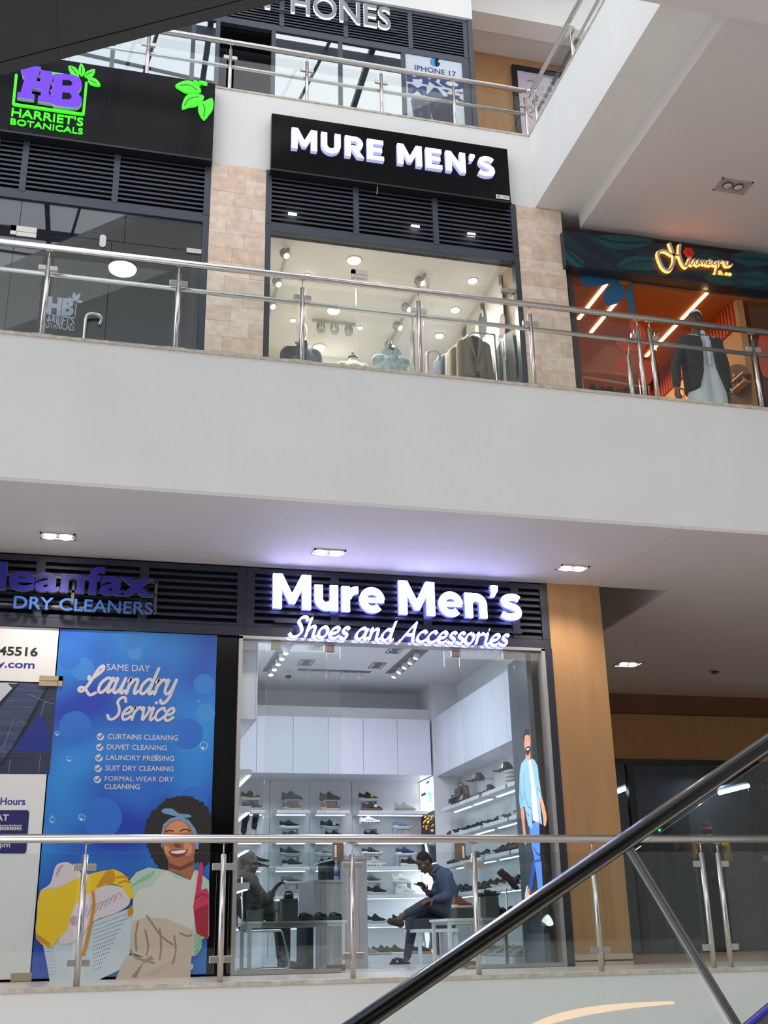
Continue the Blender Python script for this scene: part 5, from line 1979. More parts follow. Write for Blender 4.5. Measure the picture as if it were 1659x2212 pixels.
# ceiling fittings of the shop
def gimbal(px, py, label):
    c = aZ(px, py, SZ)
    t = thing('ceiling_light', label, 'light', (c.x, c.y, SZ), 'twin gimbal lights of the shoe shop')
    f = MB()
    for (a0, a1, b0, b1) in ((-0.09, 0.09, -0.16, -0.15), (-0.09, 0.09, 0.15, 0.16), (-0.09, -0.08, -0.15, 0.15), (0.08, 0.09, -0.15, 0.15)):
        f.box(c.x + a0, c.x + a1, c.y + b0, c.y + b1, SZ - 0.008, SZ)
    ob('rim', f, SLOT, t)
    ob('plate', bx(c.x - 0.08, c.x + 0.08, c.y - 0.15, c.y + 0.15, SZ - 0.003, SZ), GREYW, t)
    for s in (-1, 1):
        ob('lens', MB().lathe([(0.06, -0.003), (0.06, -0.012), (0.05, -0.014), (0.042, -0.006), (0.01, -0.006)], (c.x, c.y + s * 0.073, SZ), 18), SLOT, t)


for i, (px, py) in enumerate(((685, 1396), (661, 1431), (853, 1404), (815, 1437))):
    gimbal(px, py, 'twin gimbal ceiling light of the shoe shop, %s' % ['front left', 'rear left', 'front right', 'rear right'][i])
LSPOT = mat('spot_glow', (255, 255, 255), 0.4, emit=7.0)


def trough(label, p0, p1, n, wid, lit):
    a, b = aZ(*p0, SZ), aZ(*p1, SZ)
    t = thing('light_trough', label, 'light', ((a.x + b.x) / 2, (a.y + b.y) / 2, SZ))
    dx = abs(b.x - a.x) > abs(b.y - a.y)
    if dx:
        q = (min(a.x, b.x), max(a.x, b.x), a.y - wid / 2, a.y + wid / 2)
    else:
        xm = (a.x + b.x) / 2
        q = (xm - wid / 2, xm + wid / 2, min(a.y, b.y), max(a.y, b.y))
    ob('tray', bx(q[0], q[1], q[2], q[3], SZ - 0.003, SZ), SLOT, t)
    for i in range(n):
        u = (i + 0.7) / (n + 0.4)
        x = q[0] + (q[1] - q[0]) * u if dx else (q[0] + q[1]) / 2
        y = q[2] + (q[3] - q[2]) * u if not dx else (q[2] + q[3]) / 2
        ax = Vector((-0.5 if (not dx and lit == 2) else 0.0, -0.3 if lit == 1 else 0, -1)).normalized()
        sp = ob('spotlight', MB().lathe([(0.035, 0), (0.038, 0.09), (0.032, 0.1)], (x, y, SZ - 0.004), 12, ax), GREYW, t)
        if lit:
            ob('bulb', MB().lathe([(0.03, 0.1), (0.024, 0.104), (0.005, 0.105)], (x, y, SZ - 0.004), 12, ax), LSPOT, sp)


trough('ceiling trough of five lit spots over the left glass', (564, 1450), (640, 1388), 5, 0.16, 1)
trough('ceiling trough of tilted spots over the right glass', (850, 1455), (912, 1399), 5, 0.22, 2)
trough('short cross trough of four hanging white spots', (643, 1446), (801, 1451), 4, 0.12, 0)
c_ = aZ(623, 1452, SZ)
t = thing('security_camera', 'small dark dome camera on the shoe shop ceiling', 'camera', (c_.x, c_.y, SZ))
ob('housing', MB().lathe([(0.06, 0), (0.06, -0.03), (0.052, -0.045)], (c_.x, c_.y, SZ), 16), GREYW, t)
ob('dome', MB().lathe([(0.045, -0.045), (0.04, -0.065), (0.025, -0.08), (0.005, -0.086)], (c_.x, c_.y, SZ), 16), GLOSSB, t)
for (x, y, p) in ((2.2, 12.8, 17), (3.15, 13.0, 18)):
    lamp('shop_ceiling_lamp', 'AREA', (x, y, SZ - 0.12), p, (0.86, 0.92, 1.0), 1.1)

# ------------------------------------------------------------------ furniture
TABW = mat('table_white_metal', (214, 218, 216), 0.35)


def table(name, label, x0, x1, y0, y1, h):
    t = thing(name, label, 'table', ((x0 + x1) / 2, (y0 + y1) / 2, 0))
    bev(ob('tabletop', bx(x0, x1, y0, y1, h - 0.025, h), TABW, t), 0.003)
    ob('apron', MB().box(x0 + 0.02, x1 - 0.02, y0 + 0.02, y0 + 0.045, h - 0.055, h - 0.025).box(x0 + 0.02, x1 - 0.02, y1 - 0.045, y1 - 0.02, h - 0.055, h - 0.025), TABW, t)
    for x in (x0 + 0.02, x1 - 0.055):
        for y in (y0 + 0.02, y1 - 0.055):
            ob('leg', bx(x, x + 0.035, y, y + 0.035, 0, h - 0.055), TABW, t)
    return t


table('display_table', 'low white display table of black sandals behind the left glass', 1.57, 2.575, 11.7, 12.35, 0.475)
table('display_table', 'low white display table of shoes behind the right glass', 3.66, 4.55, 11.85, 12.5, 0.475)
GREENB = mat('riser_sage', (92, 104, 100), 0.7, var=0.1, scale=20, stretch=(1, 1, 0.1))
WOODD = mat('riser_dark_wood', (62, 56, 52), 0.7, var=0.2, scale=18, stretch=(1, 1, 0.1))


def block(label, x0, x1, y0, y1, z0, z1, m):
    o = solo('display_block', bx(x0, x1, y0, y1, z0, z1), m, label, 'block')
    bev(o, 0.004)


TZ = 0.475
X75 = lambda px, py, Y=11.9: aY(px, py, Y).x
block('short sage display block under a sandal, left end of the table', X75(535, 1975), X75(567, 1975), 11.82, 12.0, TZ, TZ + 0.115, GREENB)
block('tall sage display block at the middle of the sandal table', X75(607, 1960), X75(641, 1960), 11.82, 12.0, TZ, TZ + 0.215, GREENB)
for i, (px, py, z, lb) in enumerate(((550, 1952, TZ + 0.115, 'black strap sandal on the short sage block'), (586, 1976, TZ, 'black strap sandal between the two sage blocks'), (624, 1928, TZ + 0.215, 'black strap sandal on the tall sage block'),
                       (657, 1976, TZ, 'black strap sandal just right of the tall block'), (690, 1974, TZ, 'black strap sandal second from the table end'), (722, 1974, TZ, 'black strap sandal at the right end of the table'))):
    x = X75(px, py)
    shoe('slide', (x, 11.93 if i != 1 else 11.96, z), -pi / 2 + (0.25 if i in (3, 4, 5) else -0.1), lb, (30, 30, 34), (26, 26, 28), (36, 36, 40), 'black sandals on the left table', scale=0.95 if i in (0, 2) else 1.0)
o = solo('card_box', bx(X75(598, 1975, 12.15), X75(608, 1975, 12.15), 12.1, 12.2, TZ, TZ + 0.095), mat('kraft_card', (150, 122, 96), 0.8), 'small kraft box beside the tall sage block', 'box')
# right table
block('dark ribbed block under the tan boot', aY(981, 1970, 12.05).x, aY(1024, 1970, 12.05).x, 11.95, 12.2, TZ, TZ + 0.105, WOODD)
block('tall grey block under the brown sandal, right table', aY(1042, 1955, 12.0).x, aY(1071, 1955, 12.0).x, 11.9, 12.08, TZ, TZ + 0.215, mat('riser_grey', (100, 104, 98), 0.7))
c_ = aY(999, 1955, 12.07)
shoe('boot', (c_.x, 12.07, TZ + 0.105), 0.0, 'tan suede boot with white sole on the dark block', (128, 74, 52), (214, 206, 194), (60, 44, 36), scale=0.8)
c_ = aY(1054, 1930, 11.98)
shoe('slide', (c_.x, 11.98, TZ + 0.215), 0.0, 'brown leather sandal on the tall grey block', (72, 54, 42), (54, 44, 38), (110, 80, 56), scale=0.85)
c_ = aY(1093, 1918, 12.0)
solo('shoe_stand', MB().lathe([(0.05, 0), (0.05, 0.008), (0.008, 0.014), (0.008, c_.z - TZ)], (c_.x, 12.0, TZ), 12), STEELD, 'steel stand holding the pointed brown shoe', 'stand')
shoe('dress', (c_.x + 0.02, 12.0, c_.z + 0.07), 0, 'pointed brown leather shoe tilted on a steel stand', (92, 54, 42), (30, 24, 22), (20, 16, 14), tilt=(radians(38), radians(42), radians(-15)), scale=0.95)
for i, (px, lb, cc) in enumerate(((1080, 'black shoe behind the steel stand', (30, 32, 36)), (1108, 'black shoe with heel tab near the poster end', (28, 28, 32)))):
    c_ = aY(px, 1968, 12.25)
    shoe('slip', (c_.x, 12.25, TZ), 0.2, lb, cc, (40, 40, 42))
c_ = aY(1172, 1972, 12.0)
shoe('lace', (min(c_.x, 4.44), 12.0, TZ), -0.3, 'black shoe with white trim at the right end of the table', (24, 24, 28), (40, 40, 44))

# cash desk
DESK = mat('pale_grey_wood', (172, 168, 170), 0.5, var=0.08, scale=10, stretch=(6, 6, 0.25))
DESKD = mat('desk_inner_dark', (58, 62, 68), 0.6)
t = thing('cash_desk', 'pale grey wooden cash desk of two heights in the shop middle', 'desk', (2.75, 13.0, 0))
ob('tall_front', bx(2.775, 3.045, 12.8, 13.7, 0, 1.13), DESK, t)
ob('counter_top', bx(2.74, 3.07, 12.78, 13.72, 1.13, 1.165), DESK, t)
ob('low_front', bx(2.473, 2.775, 12.8, 12.83, 0, 0.885), DESK, t)
ob('low_top', bx(2.44, 2.775, 12.78, 13.72, 0.885, 0.912), DESK, t)
ob('side_panel', bx(2.44, 2.473, 12.8, 13.7, 0.55, 0.885), DESK, t)
for x in (2.52, 2.62, 2.72, 2.86, 2.95):
    ob('groove', bx(x - 0.001, x + 0.001, 12.7985, 12.8, 0.02, 0.88), mat('groove_dark', (110, 106, 106), 0.7), t)
ob('riser_side', bx(2.58, 2.775, 13.2, 13.25, 0.912, 1.14), DESKD, t)
ob('sloped_top', MB().prism([(2.56, 13.05, 1.12), (2.775, 13.05, 1.165), (2.775, 13.05, 1.15), (2.56, 13.05, 1.105)], (0, 0.4, 0)), WHITE, t)
ob('knee_shade', bx(2.40, 2.47, 12.95, 13.6, 0, 0.55), BLACKV, t)  # solid black box, paints the shade below the low desk top
c_ = aY(727, 1895, 13.0)
t = thing('bottle', 'small clear water bottle on the low desk top', 'bottle', (c_.x, 13.0, 0.912))
ob('body', MB().lathe([(0.03, 0), (0.032, 0.02), (0.032, 0.14), (0.014, 0.18), (0.014, 0.195)], (c_.x, 13.0, 0.912), 14), mat('bottle_plastic', (160, 176, 190), 0.15), t)
ob('label', MB().lathe([(0.0325, 0.05), (0.0325, 0.11)], (c_.x, 13.0, 0.912), 14), mat('bottle_label', (70, 90, 140), 0.5), t)
ob('bottle_top', MB().lathe([(0.016, 0.195), (0.016, 0.215)], (c_.x, 13.0, 0.912), 12), WHITE, t)
# chair with chrome cantilever frame
CHX, CHY = aY(568, 2030, 13.1).x, 13.1
t = thing('chair', 'black padded chair on a chrome cantilever frame behind the table', 'chair', (CHX, CHY, 0))
BLKP = mat('black_leatherette', (26, 26, 30), 0.5)
bev(ob('seat', bx(CHX - 0.24, CHX + 0.22, CHY - 0.23, CHY + 0.23, 0.40, 0.46), BLKP, t), 0.02, 3)
bev(ob('backrest', bx(CHX - 0.3, CHX - 0.25, CHY - 0.22, CHY + 0.22, 0.55, 0.95), BLKP, t), 0.02, 3)
CHR = mat('chrome_tube', (200, 202, 206), 0.12, metal=1.0)
for y in (CHY - 0.24, CHY + 0.24):
    ob('frame_tube', MB().tube([(CHX - 0.28, y, 0.95), (CHX - 0.26, y, 0.46), (CHX - 0.2, y, 0.40), (CHX + 0.15, y, 0.40)] + crv([(CHX + 0.17, y, 0.39), (CHX + 0.2, y, 0.3), (CHX + 0.25, y, 0.08), (CHX + 0.22, y, 0.02), (CHX + 0.14, y, 0.015)], 4, False) + [Vector((CHX - 0.25, y, 0.015))], 0.0125, 8), CHR, t)
ob('frame_tube', MB().tube([(CHX - 0.25, CHY - 0.24, 0.015), (CHX - 0.25, CHY + 0.24, 0.015)], 0.0125, 8), CHR, t)
ob('red_carton', bx(0, 0.01, 0, 0.01, 0, 0.01), BLKP, t) if False else None
# bench
t = thing('bench', 'dark cushioned bench on white legs under the seated man', 'bench', (4.28, 14.5, 0))
bev(ob('cushion', bx(4.02, 4.50, 14.2, 14.85, 0.40, 0.52), mat('bench_slate', (52, 56, 64), 0.7), t), 0.015, 3)
ob('rail', bx(4.0, 4.53, 14.2, 14.85, 0.36, 0.40), TABW, t)
for x in (4.02, 4.48):
    for y in (14.22, 14.79):
        ob('leg', bx(x, x + 0.04, y, y + 0.04, 0, 0.36), TABW, t)
# ================================================================== menswear shop, middle level
CZ = 8.45
MWALL = mat('menswear_wall', (214, 208, 198), 0.7)
MCEIL = mat('menswear_ceiling', (226, 222, 214), 0.7)
struct('floor', bx(1.5, 4.82, YF + 0.08, 16.5, 5.43, 5.445), mat('menswear_floor', (176, 170, 160), 0.3))
struct('ceiling', bx(1.5, 4.82, YF + 0.12, 16.5, CZ, CZ + 0.08), MCEIL)
struct('wall_menswear', bx(1.5, 1.57, YF + 0.6, 16.5, 5.44, CZ), MWALL)
struct('wall_menswear', bx(4.755, 4.80, YF + 0.6, 16.5, 5.44, CZ), MWALL)
struct('wall_menswear', bx(1.5, 4.82, 16.5, 16.6, 5.44, 9.1), MWALL)
struct('beam', bx(2.45, 3.3, 14.7, 16.5, 8.1, CZ), MCEIL)
MGL = mat('menswear_lamp', (255, 255, 255), 0.4, emit=7.0, ecol=(255, 250, 238))
MGREY = mat('track_spot_grey', (176, 172, 166), 0.4)


def round_light(px, py, r, label):
    c = aZ(px, py, CZ)
    t = thing('ceiling_light', label, 'light', (c.x, c.y, CZ), 'round ceiling lights of the menswear shop')
    ob('ring', MB().lathe([(r * 1.25, 0), (r * 1.22, -0.012), (r, -0.014)], c, 24), MCEIL, t)
    ob('diffuser', MB().lathe([(r, -0.012), (r * 0.9, -0.026), (r * 0.4, -0.032), (0.01, -0.033)], c, 24), MGL, t)


for px, py, r, lb in ((765, 561, 0.085, 'large round ceiling light nearest the glass, middle row'), (721, 670, 0.085, 'large round ceiling light second in the middle row'), (690, 749, 0.085, 'large round ceiling light deepest in the middle row'),
                      (1021, 605, 0.06, 'round downlight nearest the glass, jacket side'), (983, 668, 0.06, 'round downlight second on the jacket side'), (949, 724, 0.06, 'round downlight deepest on the jacket side'),
                      (664, 593, 0.03, 'small bright downlight left of the middle row'), (815, 615, 0.03, 'small bright downlight behind the door fitting'), (633, 690, 0.035, 'small downlight above the headed suit mannequin'), (778, 706, 0.035, 'small downlight beside the cross track')):
    round_light(px, py, r, lb)


def track(label, x0, y0, x1, y1, spots, lit):
    t = thing('track_light', label, 'light', ((x0 + x1) / 2, (y0 + y1) / 2, CZ))
    if abs(x1 - x0) > abs(y1 - y0):
        ob('rail', bx(x0, x1, y0 - 0.018, y0 + 0.018, CZ - 0.03, CZ), MGREY, t)
    else:
        ob('rail', bx(x0 - 0.018, x0 + 0.018, y0, y1, CZ - 0.03, CZ), MGREY, t)
    for (x, y, ax) in spots:
        ax = Vector(ax).normalized()
        c = Vector((x, y, CZ - 0.11))
        m_ = MB().tube([(x, y, CZ - 0.03), (x, y, CZ - 0.11)], 0.009, 8)
        m_.lathe([(0.03, -0.06), (0.05, -0.05), (0.055, 0.06), (0.048, 0.075)], c, 16, ax)
        sp = ob('spotlight', m_, MGREY, t)
        fins = MB()
        for k in range(8):
            w = 2 * pi * k / 8
            q = Vector((0, 0, 1)).rotation_difference(ax)
            a, b = c + q @ Vector((0.052 * cos(w), 0.052 * sin(w), -0.045)), c + q @ Vector((0.057 * cos(w), 0.057 * sin(w), 0.03))
            fins.tube([a, b], 0.004, 5)
        ob('cooling_fin', fins, mat('fin_dark', (90, 88, 86), 0.5), sp, kind='stuff')
        if lit:
            ob('bulb', MB().lathe([(0.046, 0.07), (0.03, 0.078), (0.005, 0.08)], c, 16, ax), MGL, sp)


SPX = lambda px, py: aZ(px, py, CZ - 0.1)
track('left ceiling track of ribbed spotlights near the suit mannequin', 1.95, 12.0, 1.95, 13.9, [(SPX(*p).x, SPX(*p).y, (0.3, -0.6, -0.9)) for p in ((615, 546), (598, 608), (586, 656))], True)
track('right ceiling track of ribbed spotlights over the shirt form', 3.8, 12.2, 3.8, 14.6, [(SPX(*p).x, SPX(*p).y, (0.5, -0.6, -0.8)) for p in ((906, 606), (877, 663), (858, 703), (841, 744))], True)
track('cross track of three unlit hanging spotlights', SPX(676, 700).x, SPX(720, 708).y, SPX(772, 706).x, SPX(720, 708).y, [(SPX(px, 710).x, SPX(720, 708).y, (0, -0.1, -1)) for px in (691, 722, 754)], False)
for (x, y) in ((2.6, 12.7), (3.9, 12.9), (3.0, 14.4)):
    lamp('menswear_ceiling_lamp', 'AREA', (x, y, CZ - 0.2), 25, (1.0, 0.96, 0.9), 0.5)

NAVYC = mat('suit_navy', (52, 58, 74), 0.8, var=0.06, scale=40)
MANN = mat('mannequin_grey', (205, 205, 200), 0.45)
TANC = mat('blazer_tan', (128, 116, 100), 0.85, var=0.08, scale=50)


def bust(name, label, px, pyt, Y, w, cloth, head, group=None):
    """clothes form: shoulders, chest, neck and, if wanted, a smooth head; pyt is the pixel of its top"""
    c = aY(px, pyt, Y)
    t = thing(name, label, 'mannequin', (c.x, Y, 5.445), group)
    zt = c.z
    zs = zt - (0.36 if head else 0.16)
    b = MB()
    b.cap((c.x - w * 0.36, Y, zs - 0.08), (c.x + w * 0.36, Y, zs - 0.08), 0.085, 0.085)
    b.cap((c.x, Y, zs - 0.16), (c.x, Y, zs - 0.5), 0.17, 0.15)
    b.cap((c.x - w * 0.18, Y, zs - 0.2), (c.x - w * 0.15, Y, zs - 0.55), 0.13, 0.12)
    b.cap((c.x + w * 0.18, Y, zs - 0.2), (c.x + w * 0.15, Y, zs - 0.55), 0.13, 0.12)
    b.cap((c.x, Y, zs - 0.06), (c.x, Y, zs + 0.03), 0.09, 0.065)
    if head:
        for s in (-1, 1):
            b.cap((c.x + s * w * 0.42, Y, zs - 0.1), (c.x + s * w * 0.5, Y - 0.02, zs - 0.5), 0.075, 0.06)
    soft('jacket' if head else 'torso', b, cloth, t, 0.016, 5)
    ob('stand_pole', MB().tube([(c.x, Y, 5.445), (c.x, Y, zs - 0.5)], 0.018, 10), STEELD, t)
    ob('stand_foot', MB().lathe([(0.16, 0), (0.16, 0.015), (0.03, 0.03)], (c.x, Y, 5.445), 20), STEELD, t)
    return t, c, zs


t, c, zs = bust('mannequin', 'headed grey mannequin in a navy suit jacket behind the railing post', 651, 697, 12.3, 0.46, NAVYC, True)
h = MB()
h.ell((c.x, 12.3, c.z - 0.125), (0.078, 0.098, 0.125), 16, 12)
h.cap((c.x, 12.3, c.z - 0.2), (c.x, 12.3, zs + 0.02), 0.06, 0.062)
soft('head', h, MANN, t, 0.01, 3)
ob('shirt_front', MB().prism([(c.x - 0.05, 12.155, zs + 0.03), (c.x + 0.05, 12.155, zs + 0.03), (c.x, 12.125, zs - 0.32)], (0, 0.02, 0)), mat('shirt_dark', (30, 30, 36), 0.7), t)
ob('collar', MB().tube([(c.x - 0.075, 12.27, zs + 0.05), (c.x - 0.05, 12.16, zs - 0.02), (c.x, 12.11, zs - 0.3)], 0.014, 6).tube([(c.x + 0.075, 12.27, zs + 0.05), (c.x + 0.05, 12.16, zs - 0.02), (c.x, 12.11, zs - 0.3)], 0.014, 6), NAVYC, t)
WOODK = mat('finial_wood', (62, 46, 38), 0.4)
t, c, zs = bust('dress_form', 'grey tailor form with a dark finial in the shop middle', 762, 760, 12.6, 0.4, mat('form_linen', (158, 152, 140), 0.9), False)
ob('neck_cap', MB().lathe([(0.064, 0), (0.062, 0.015), (0.04, 0.03)], (c.x, 12.6, zs + 0.07), 16), WOODK, t)
ob('finial', MB().lathe([(0.01, 0.03), (0.018, 0.05), (0.02, 0.08), (0.008, 0.12)], (c.x, 12.6, zs + 0.06), 12), WOODK, t)
t, c, zs = bust('dress_form', 'tailor form wearing a pale turquoise patterned shirt', 843, 745, 12.2, 0.46, mat('shirt_turquoise', (164, 182, 184), 0.8, var=0.35, scale=14), False)
ob('neck_cap', MB().lathe([(0.07, -0.06), (0.066, 0.06), (0.07, 0.065)], (c.x, 12.2, zs + 0.03), 16), mat('form_dark', (58, 62, 62), 0.6), t)
ob('finial', MB().lathe([(0.012, 0.03), (0.02, 0.05), (0.024, 0.1), (0.012, 0.16)], (c.x, 12.2, zs + 0.06), 12), WOODK, t)
cl = MB()
for s in (-1, 1):
    cl.prism([(c.x, 12.1, zs + 0.02), (c.x + s * 0.07, 12.13, zs + 0.1), (c.x + s * 0.13, 12.12, zs - 0.0), (c.x + s * 0.03, 12.07, zs - 0.09)], (0, 0.012, 0))
ob('collar', cl, mat('shirt_turquoise', (150, 182, 180)), t)


def jacket(name, label, px, py, Y, m, front=True, w=0.4, rot=0.0):
    c = aY(px, py, Y)
    t = thing(name, label, 'jacket', (c.x, Y, c.z - 0.8), 'jackets on the menswear rail')
    zs = c.z - 0.06
    b = MB()
    b.cap((c.x - w * 0.34, Y, zs - 0.09), (c.x + w * 0.34, Y, zs - 0.09), 0.06, 0.06)
    b.cap((c.x - w * 0.2, Y, zs - 0.15), (c.x - w * 0.2, Y, zs - 0.7), 0.085, 0.1)
    b.cap((c.x + w * 0.2, Y, zs - 0.15), (c.x + w * 0.2, Y, zs - 0.7), 0.085, 0.1)
    for s in (-1, 1):
        b.cap((c.x + s * w * 0.42, Y, zs - 0.11), (c.x + s * w * 0.52, Y - 0.03, zs - 0.65), 0.062, 0.05)
    soft('body', b, m, t, 0.016, 5)
    ob('hanger', MB().tube([(c.x - w * 0.3, Y, zs - 0.03), (c.x, Y, zs + 0.03), (c.x + w * 0.3, Y, zs - 0.03)], 0.014, 8).tube(crv([(c.x, Y, zs + 0.03), (c.x, Y, zs + 0.09), (c.x + 0.02, Y, zs + 0.12), (c.x - 0.01, Y, zs + 0.14)], 4, False), 0.004, 6), mat('hanger_wood', (190, 158, 104), 0.5), t)
    if front:
        yf = Y - 0.105
        lp = MB()
        for s in (-1, 1):
            lp.prism([(c.x + s * 0.05, yf + 0.02, zs - 0.02), (c.x + s * 0.105, yf + 0.02, zs - 0.07), (c.x + s * 0.075, yf - 0.005, zs - 0.18), (c.x, yf - 0.012, zs - 0.44), (c.x + s * 0.005, yf - 0.008, zs - 0.36)], (0, 0.012, 0))
        ob('lapel', lp, m, t)
        ob('lining', MB().prism([(c.x - 0.05, yf + 0.03, zs - 0.01), (c.x + 0.05, yf + 0.03, zs - 0.01), (c.x, yf + 0.0, zs - 0.42)], (0, 0.02, 0)), mat('lining_black', (36, 32, 34), 0.7), t)
        pk = MB()
        for s in (-1, 1):
            pk.box(c.x + s * 0.11 - 0.055, c.x + s * 0.11 + 0.055, yf - 0.008, yf + 0.01, zs - 0.6, zs - 0.575)
        ob('pocket_flap', pk, m, t)
        ob('hang_tag', bx(c.x - 0.02, c.x + 0.02, yf - 0.014, yf - 0.008, zs - 0.62, zs - 0.54), mat('tag_black', (24, 24, 26), 0.6), t)


jacket('hanging_jacket', 'tan wool blazer on a wooden hanger facing the glass', 1021, 722, 12.15, TANC)
for k, (px, m, lb) in enumerate(((1003, TANC, 'tan jacket right behind the front blazer'), (996, TANC, 'tan jacket second behind the front blazer'), (978, NAVYC, 'navy jacket behind the tan ones'), (968, NAVYC, 'navy jacket deepest on the rail'))):
    jacket('hanging_jacket', lb, px, 738 + k * 9, 12.55 + 0.22 * k, m, False, 0.4)
ja, jb = aY(1021, 722, 12.15), aY(968, 738 + 27, 13.21)
ja.z += 0.03
jb.z += 0.03
solo('clothes_rail', MB().tube([ja, jb], 0.014, 10).tube([jb, (jb.x, jb.y, 5.445)], 0.014, 10).tube([(ja.x + 0.3, ja.y, ja.z), ja], 0.014, 10).tube([(ja.x + 0.3, ja.y, ja.z), (ja.x + 0.3, ja.y, 5.445)], 0.014, 10), STEELD, 'steel clothes rail holding the blazers', 'rail')

# printed wall panels with suited men on the right wall
XP = 4.752
t = thing('wall_poster', 'long wall print of suited men on lavender and pale panels', 'poster', (XP, 13.5, 5.5))
LAV = mat('print_lavender', (188, 182, 208), 0.5)
PALE = mat('print_pale_grey', (206, 206, 200), 0.5)
CREAMP = mat('print_cream', (232, 226, 196), 0.5)
SUITP = mat('print_suit_dark', (62, 62, 66), 0.6)
SKP = mat('print_skin_brown', (124, 78, 60), 0.6)
for a, b, m in ((11.9, 12.62, PALE), (12.64, 13.0, CREAMP), (13.02, 14.9, LAV)):
    ob('panel', bx(XP - 0.012, XP, a, b, 5.46, 8.25), m, t)
pr = Print(Plane((XP - 0.012, 0, 0), (0, -1, 0), (0, 0, 1)))
k5 = lambda L: [(820 + x / 3.95, 480 + y / 3.95) for x, y in L]
pr.shape(SKP, k5([(1020, 870), (1030, 800), (1050, 782), (1068, 810), (1072, 900), (1060, 980), (1045, 1005), (1025, 960)]), 4)
pr.shape(SUITP, k5([(985, 1200), (1000, 1080), (1040, 1000), (1050, 1160), (1060, 1360), (980, 1350)]))
pr.shape(SUITP, k5([(1070, 960), (1130, 925), (1150, 1060), (1165, 1180), (1170, 1365), (1085, 1365), (1075, 1150)]))
pr.shape(mat('print_shirt', (214, 224, 226), 0.5), k5([(1040, 1005), (1070, 960), (1082, 1180), (1058, 1180)]))
pr.shape(SUITP, k5([(1054, 1015), (1064, 1010), (1068, 1140), (1060, 1160)]))
pr.shape(SKP, k5([(862, 700), (872, 692), (884, 700), (882, 740), (872, 752), (864, 735)]), 3)
pr.shape(SUITP, k5([(845, 830), (860, 780), (900, 735), (918, 830), (910, 950), (870, 1010), (848, 950)]))
pr.shape(mat('print_shirt', (214, 224, 226)), k5([(868, 752), (884, 748), (890, 800), (876, 810)]))
pr.shape(SKP, k5([(704, 910), (715, 882), (730, 890), (728, 950), (715, 985), (705, 960)]), 3)
pr.shape(mat('print_red_skin', (196, 104, 74), 0.6), k5([(532, 1180), (542, 1165), (553, 1180), (550, 1220), (540, 1235)]), 3)
pr.build('picture_print', t)

# ================================================================== perfume and gift shop with the teal sign
ZC = 8.2
ORC = mat('amber_ceiling', (170, 92, 36), 0.7)
TERR = mat('terracotta_wall', (176, 84, 44), 0.7)
REDS = mat('red_slat', (168, 58, 28), 0.6)
TANW = mat('tan_wall', (176, 128, 84), 0.75)
XH = aZ(1594, 643, ZC).x
struct('floor', bx(5.44, 12.5, YF + 0.1, 16.5, 5.43, 5.445), mat('gift_shop_floor', (120, 84, 60), 0.4))
struct('ceiling', bx(5.45, 12.5, YF + 0.1, 16.5, ZC, ZC + 0.1), ORC)
struct('wall_gift_shop', bx(5.45, 12.5, 16.5, 16.6, 5.43, 9.1), TERR)
struct('wall_gift_shop', bx(5.40, 5.46, YF + 0.6, 16.5, 5.43, 9.1), TERR)
w_ = struct('wall_gift_shop', bx(XH, XH + 0.1, YF + 0.12, 16.5, 5.44, ZC), TANW)
zlow = aX(1605, 696, XH).z
s0 = None
for k in range(64):
    y = YF + 0.2 + k * 0.078
    if s0 is None:
        s0 = ob('slat', bx(XH - 0.03, XH - 0.002, y, y + 0.045, zlow, ZC), REDS, w_)
    else:
        shift_copy(s0, (0, 0.078 * k, 0), w_)
ob('slat_backing', bx(XH - 0.004, XH - 0.001, YF + 0.2, 16.4, zlow, ZC), mat('slat_gap', (90, 26, 14), 0.8), w_)
wb = struct('wall_gift_shop', bx(5.46, XH, 16.44, 16.5, 5.44, 7.2), mat('slat_gap', (90, 26, 14)))
s0 = None
for k in range(34):
    x = 5.5 + k * 0.085
    if s0 is None:
        s0 = ob('slat', bx(x, x + 0.045, 16.41, 16.44, 5.44, 7.2), REDS, wb)
    else:
        shift_copy(s0, (0.085 * k, 0, 0), wb)
LEDG = mat('warm_led_line', (255, 236, 190), 0.4, emit=5.0, ecol=(255, 222, 150))
for i, (p0, p1, lb) in enumerate((((1529, 633), (1394, 770), 'long warm ceiling light line above the standing man'), ((1311, 614), (1248, 689), 'warm ceiling light line behind the blue petals, outer one'), ((1348, 658), (1258, 716), 'warm ceiling light line behind the blue petals, inner one'))):
    a, b = aZ(*p0, ZC - 0.005), aZ(*p1, ZC - 0.005)
    x = (a.x + b.x) / 2
    solo('ceiling_light', bx(x - 0.022, x + 0.022, min(a.y, b.y), min(16.3, max(a.y, b.y)), ZC - 0.012, ZC), LEDG, lb, 'light', 'light lines of the orange shop')
lamp('gift_shop_lamp', 'AREA', (7.0, 13.2, ZC - 0.15), 22, (1.0, 0.74, 0.44), 0.8)
lamp('gift_shop_lamp', 'AREA', (7.4, 15.0, ZC - 0.15), 16, (1.0, 0.72, 0.42), 0.8)
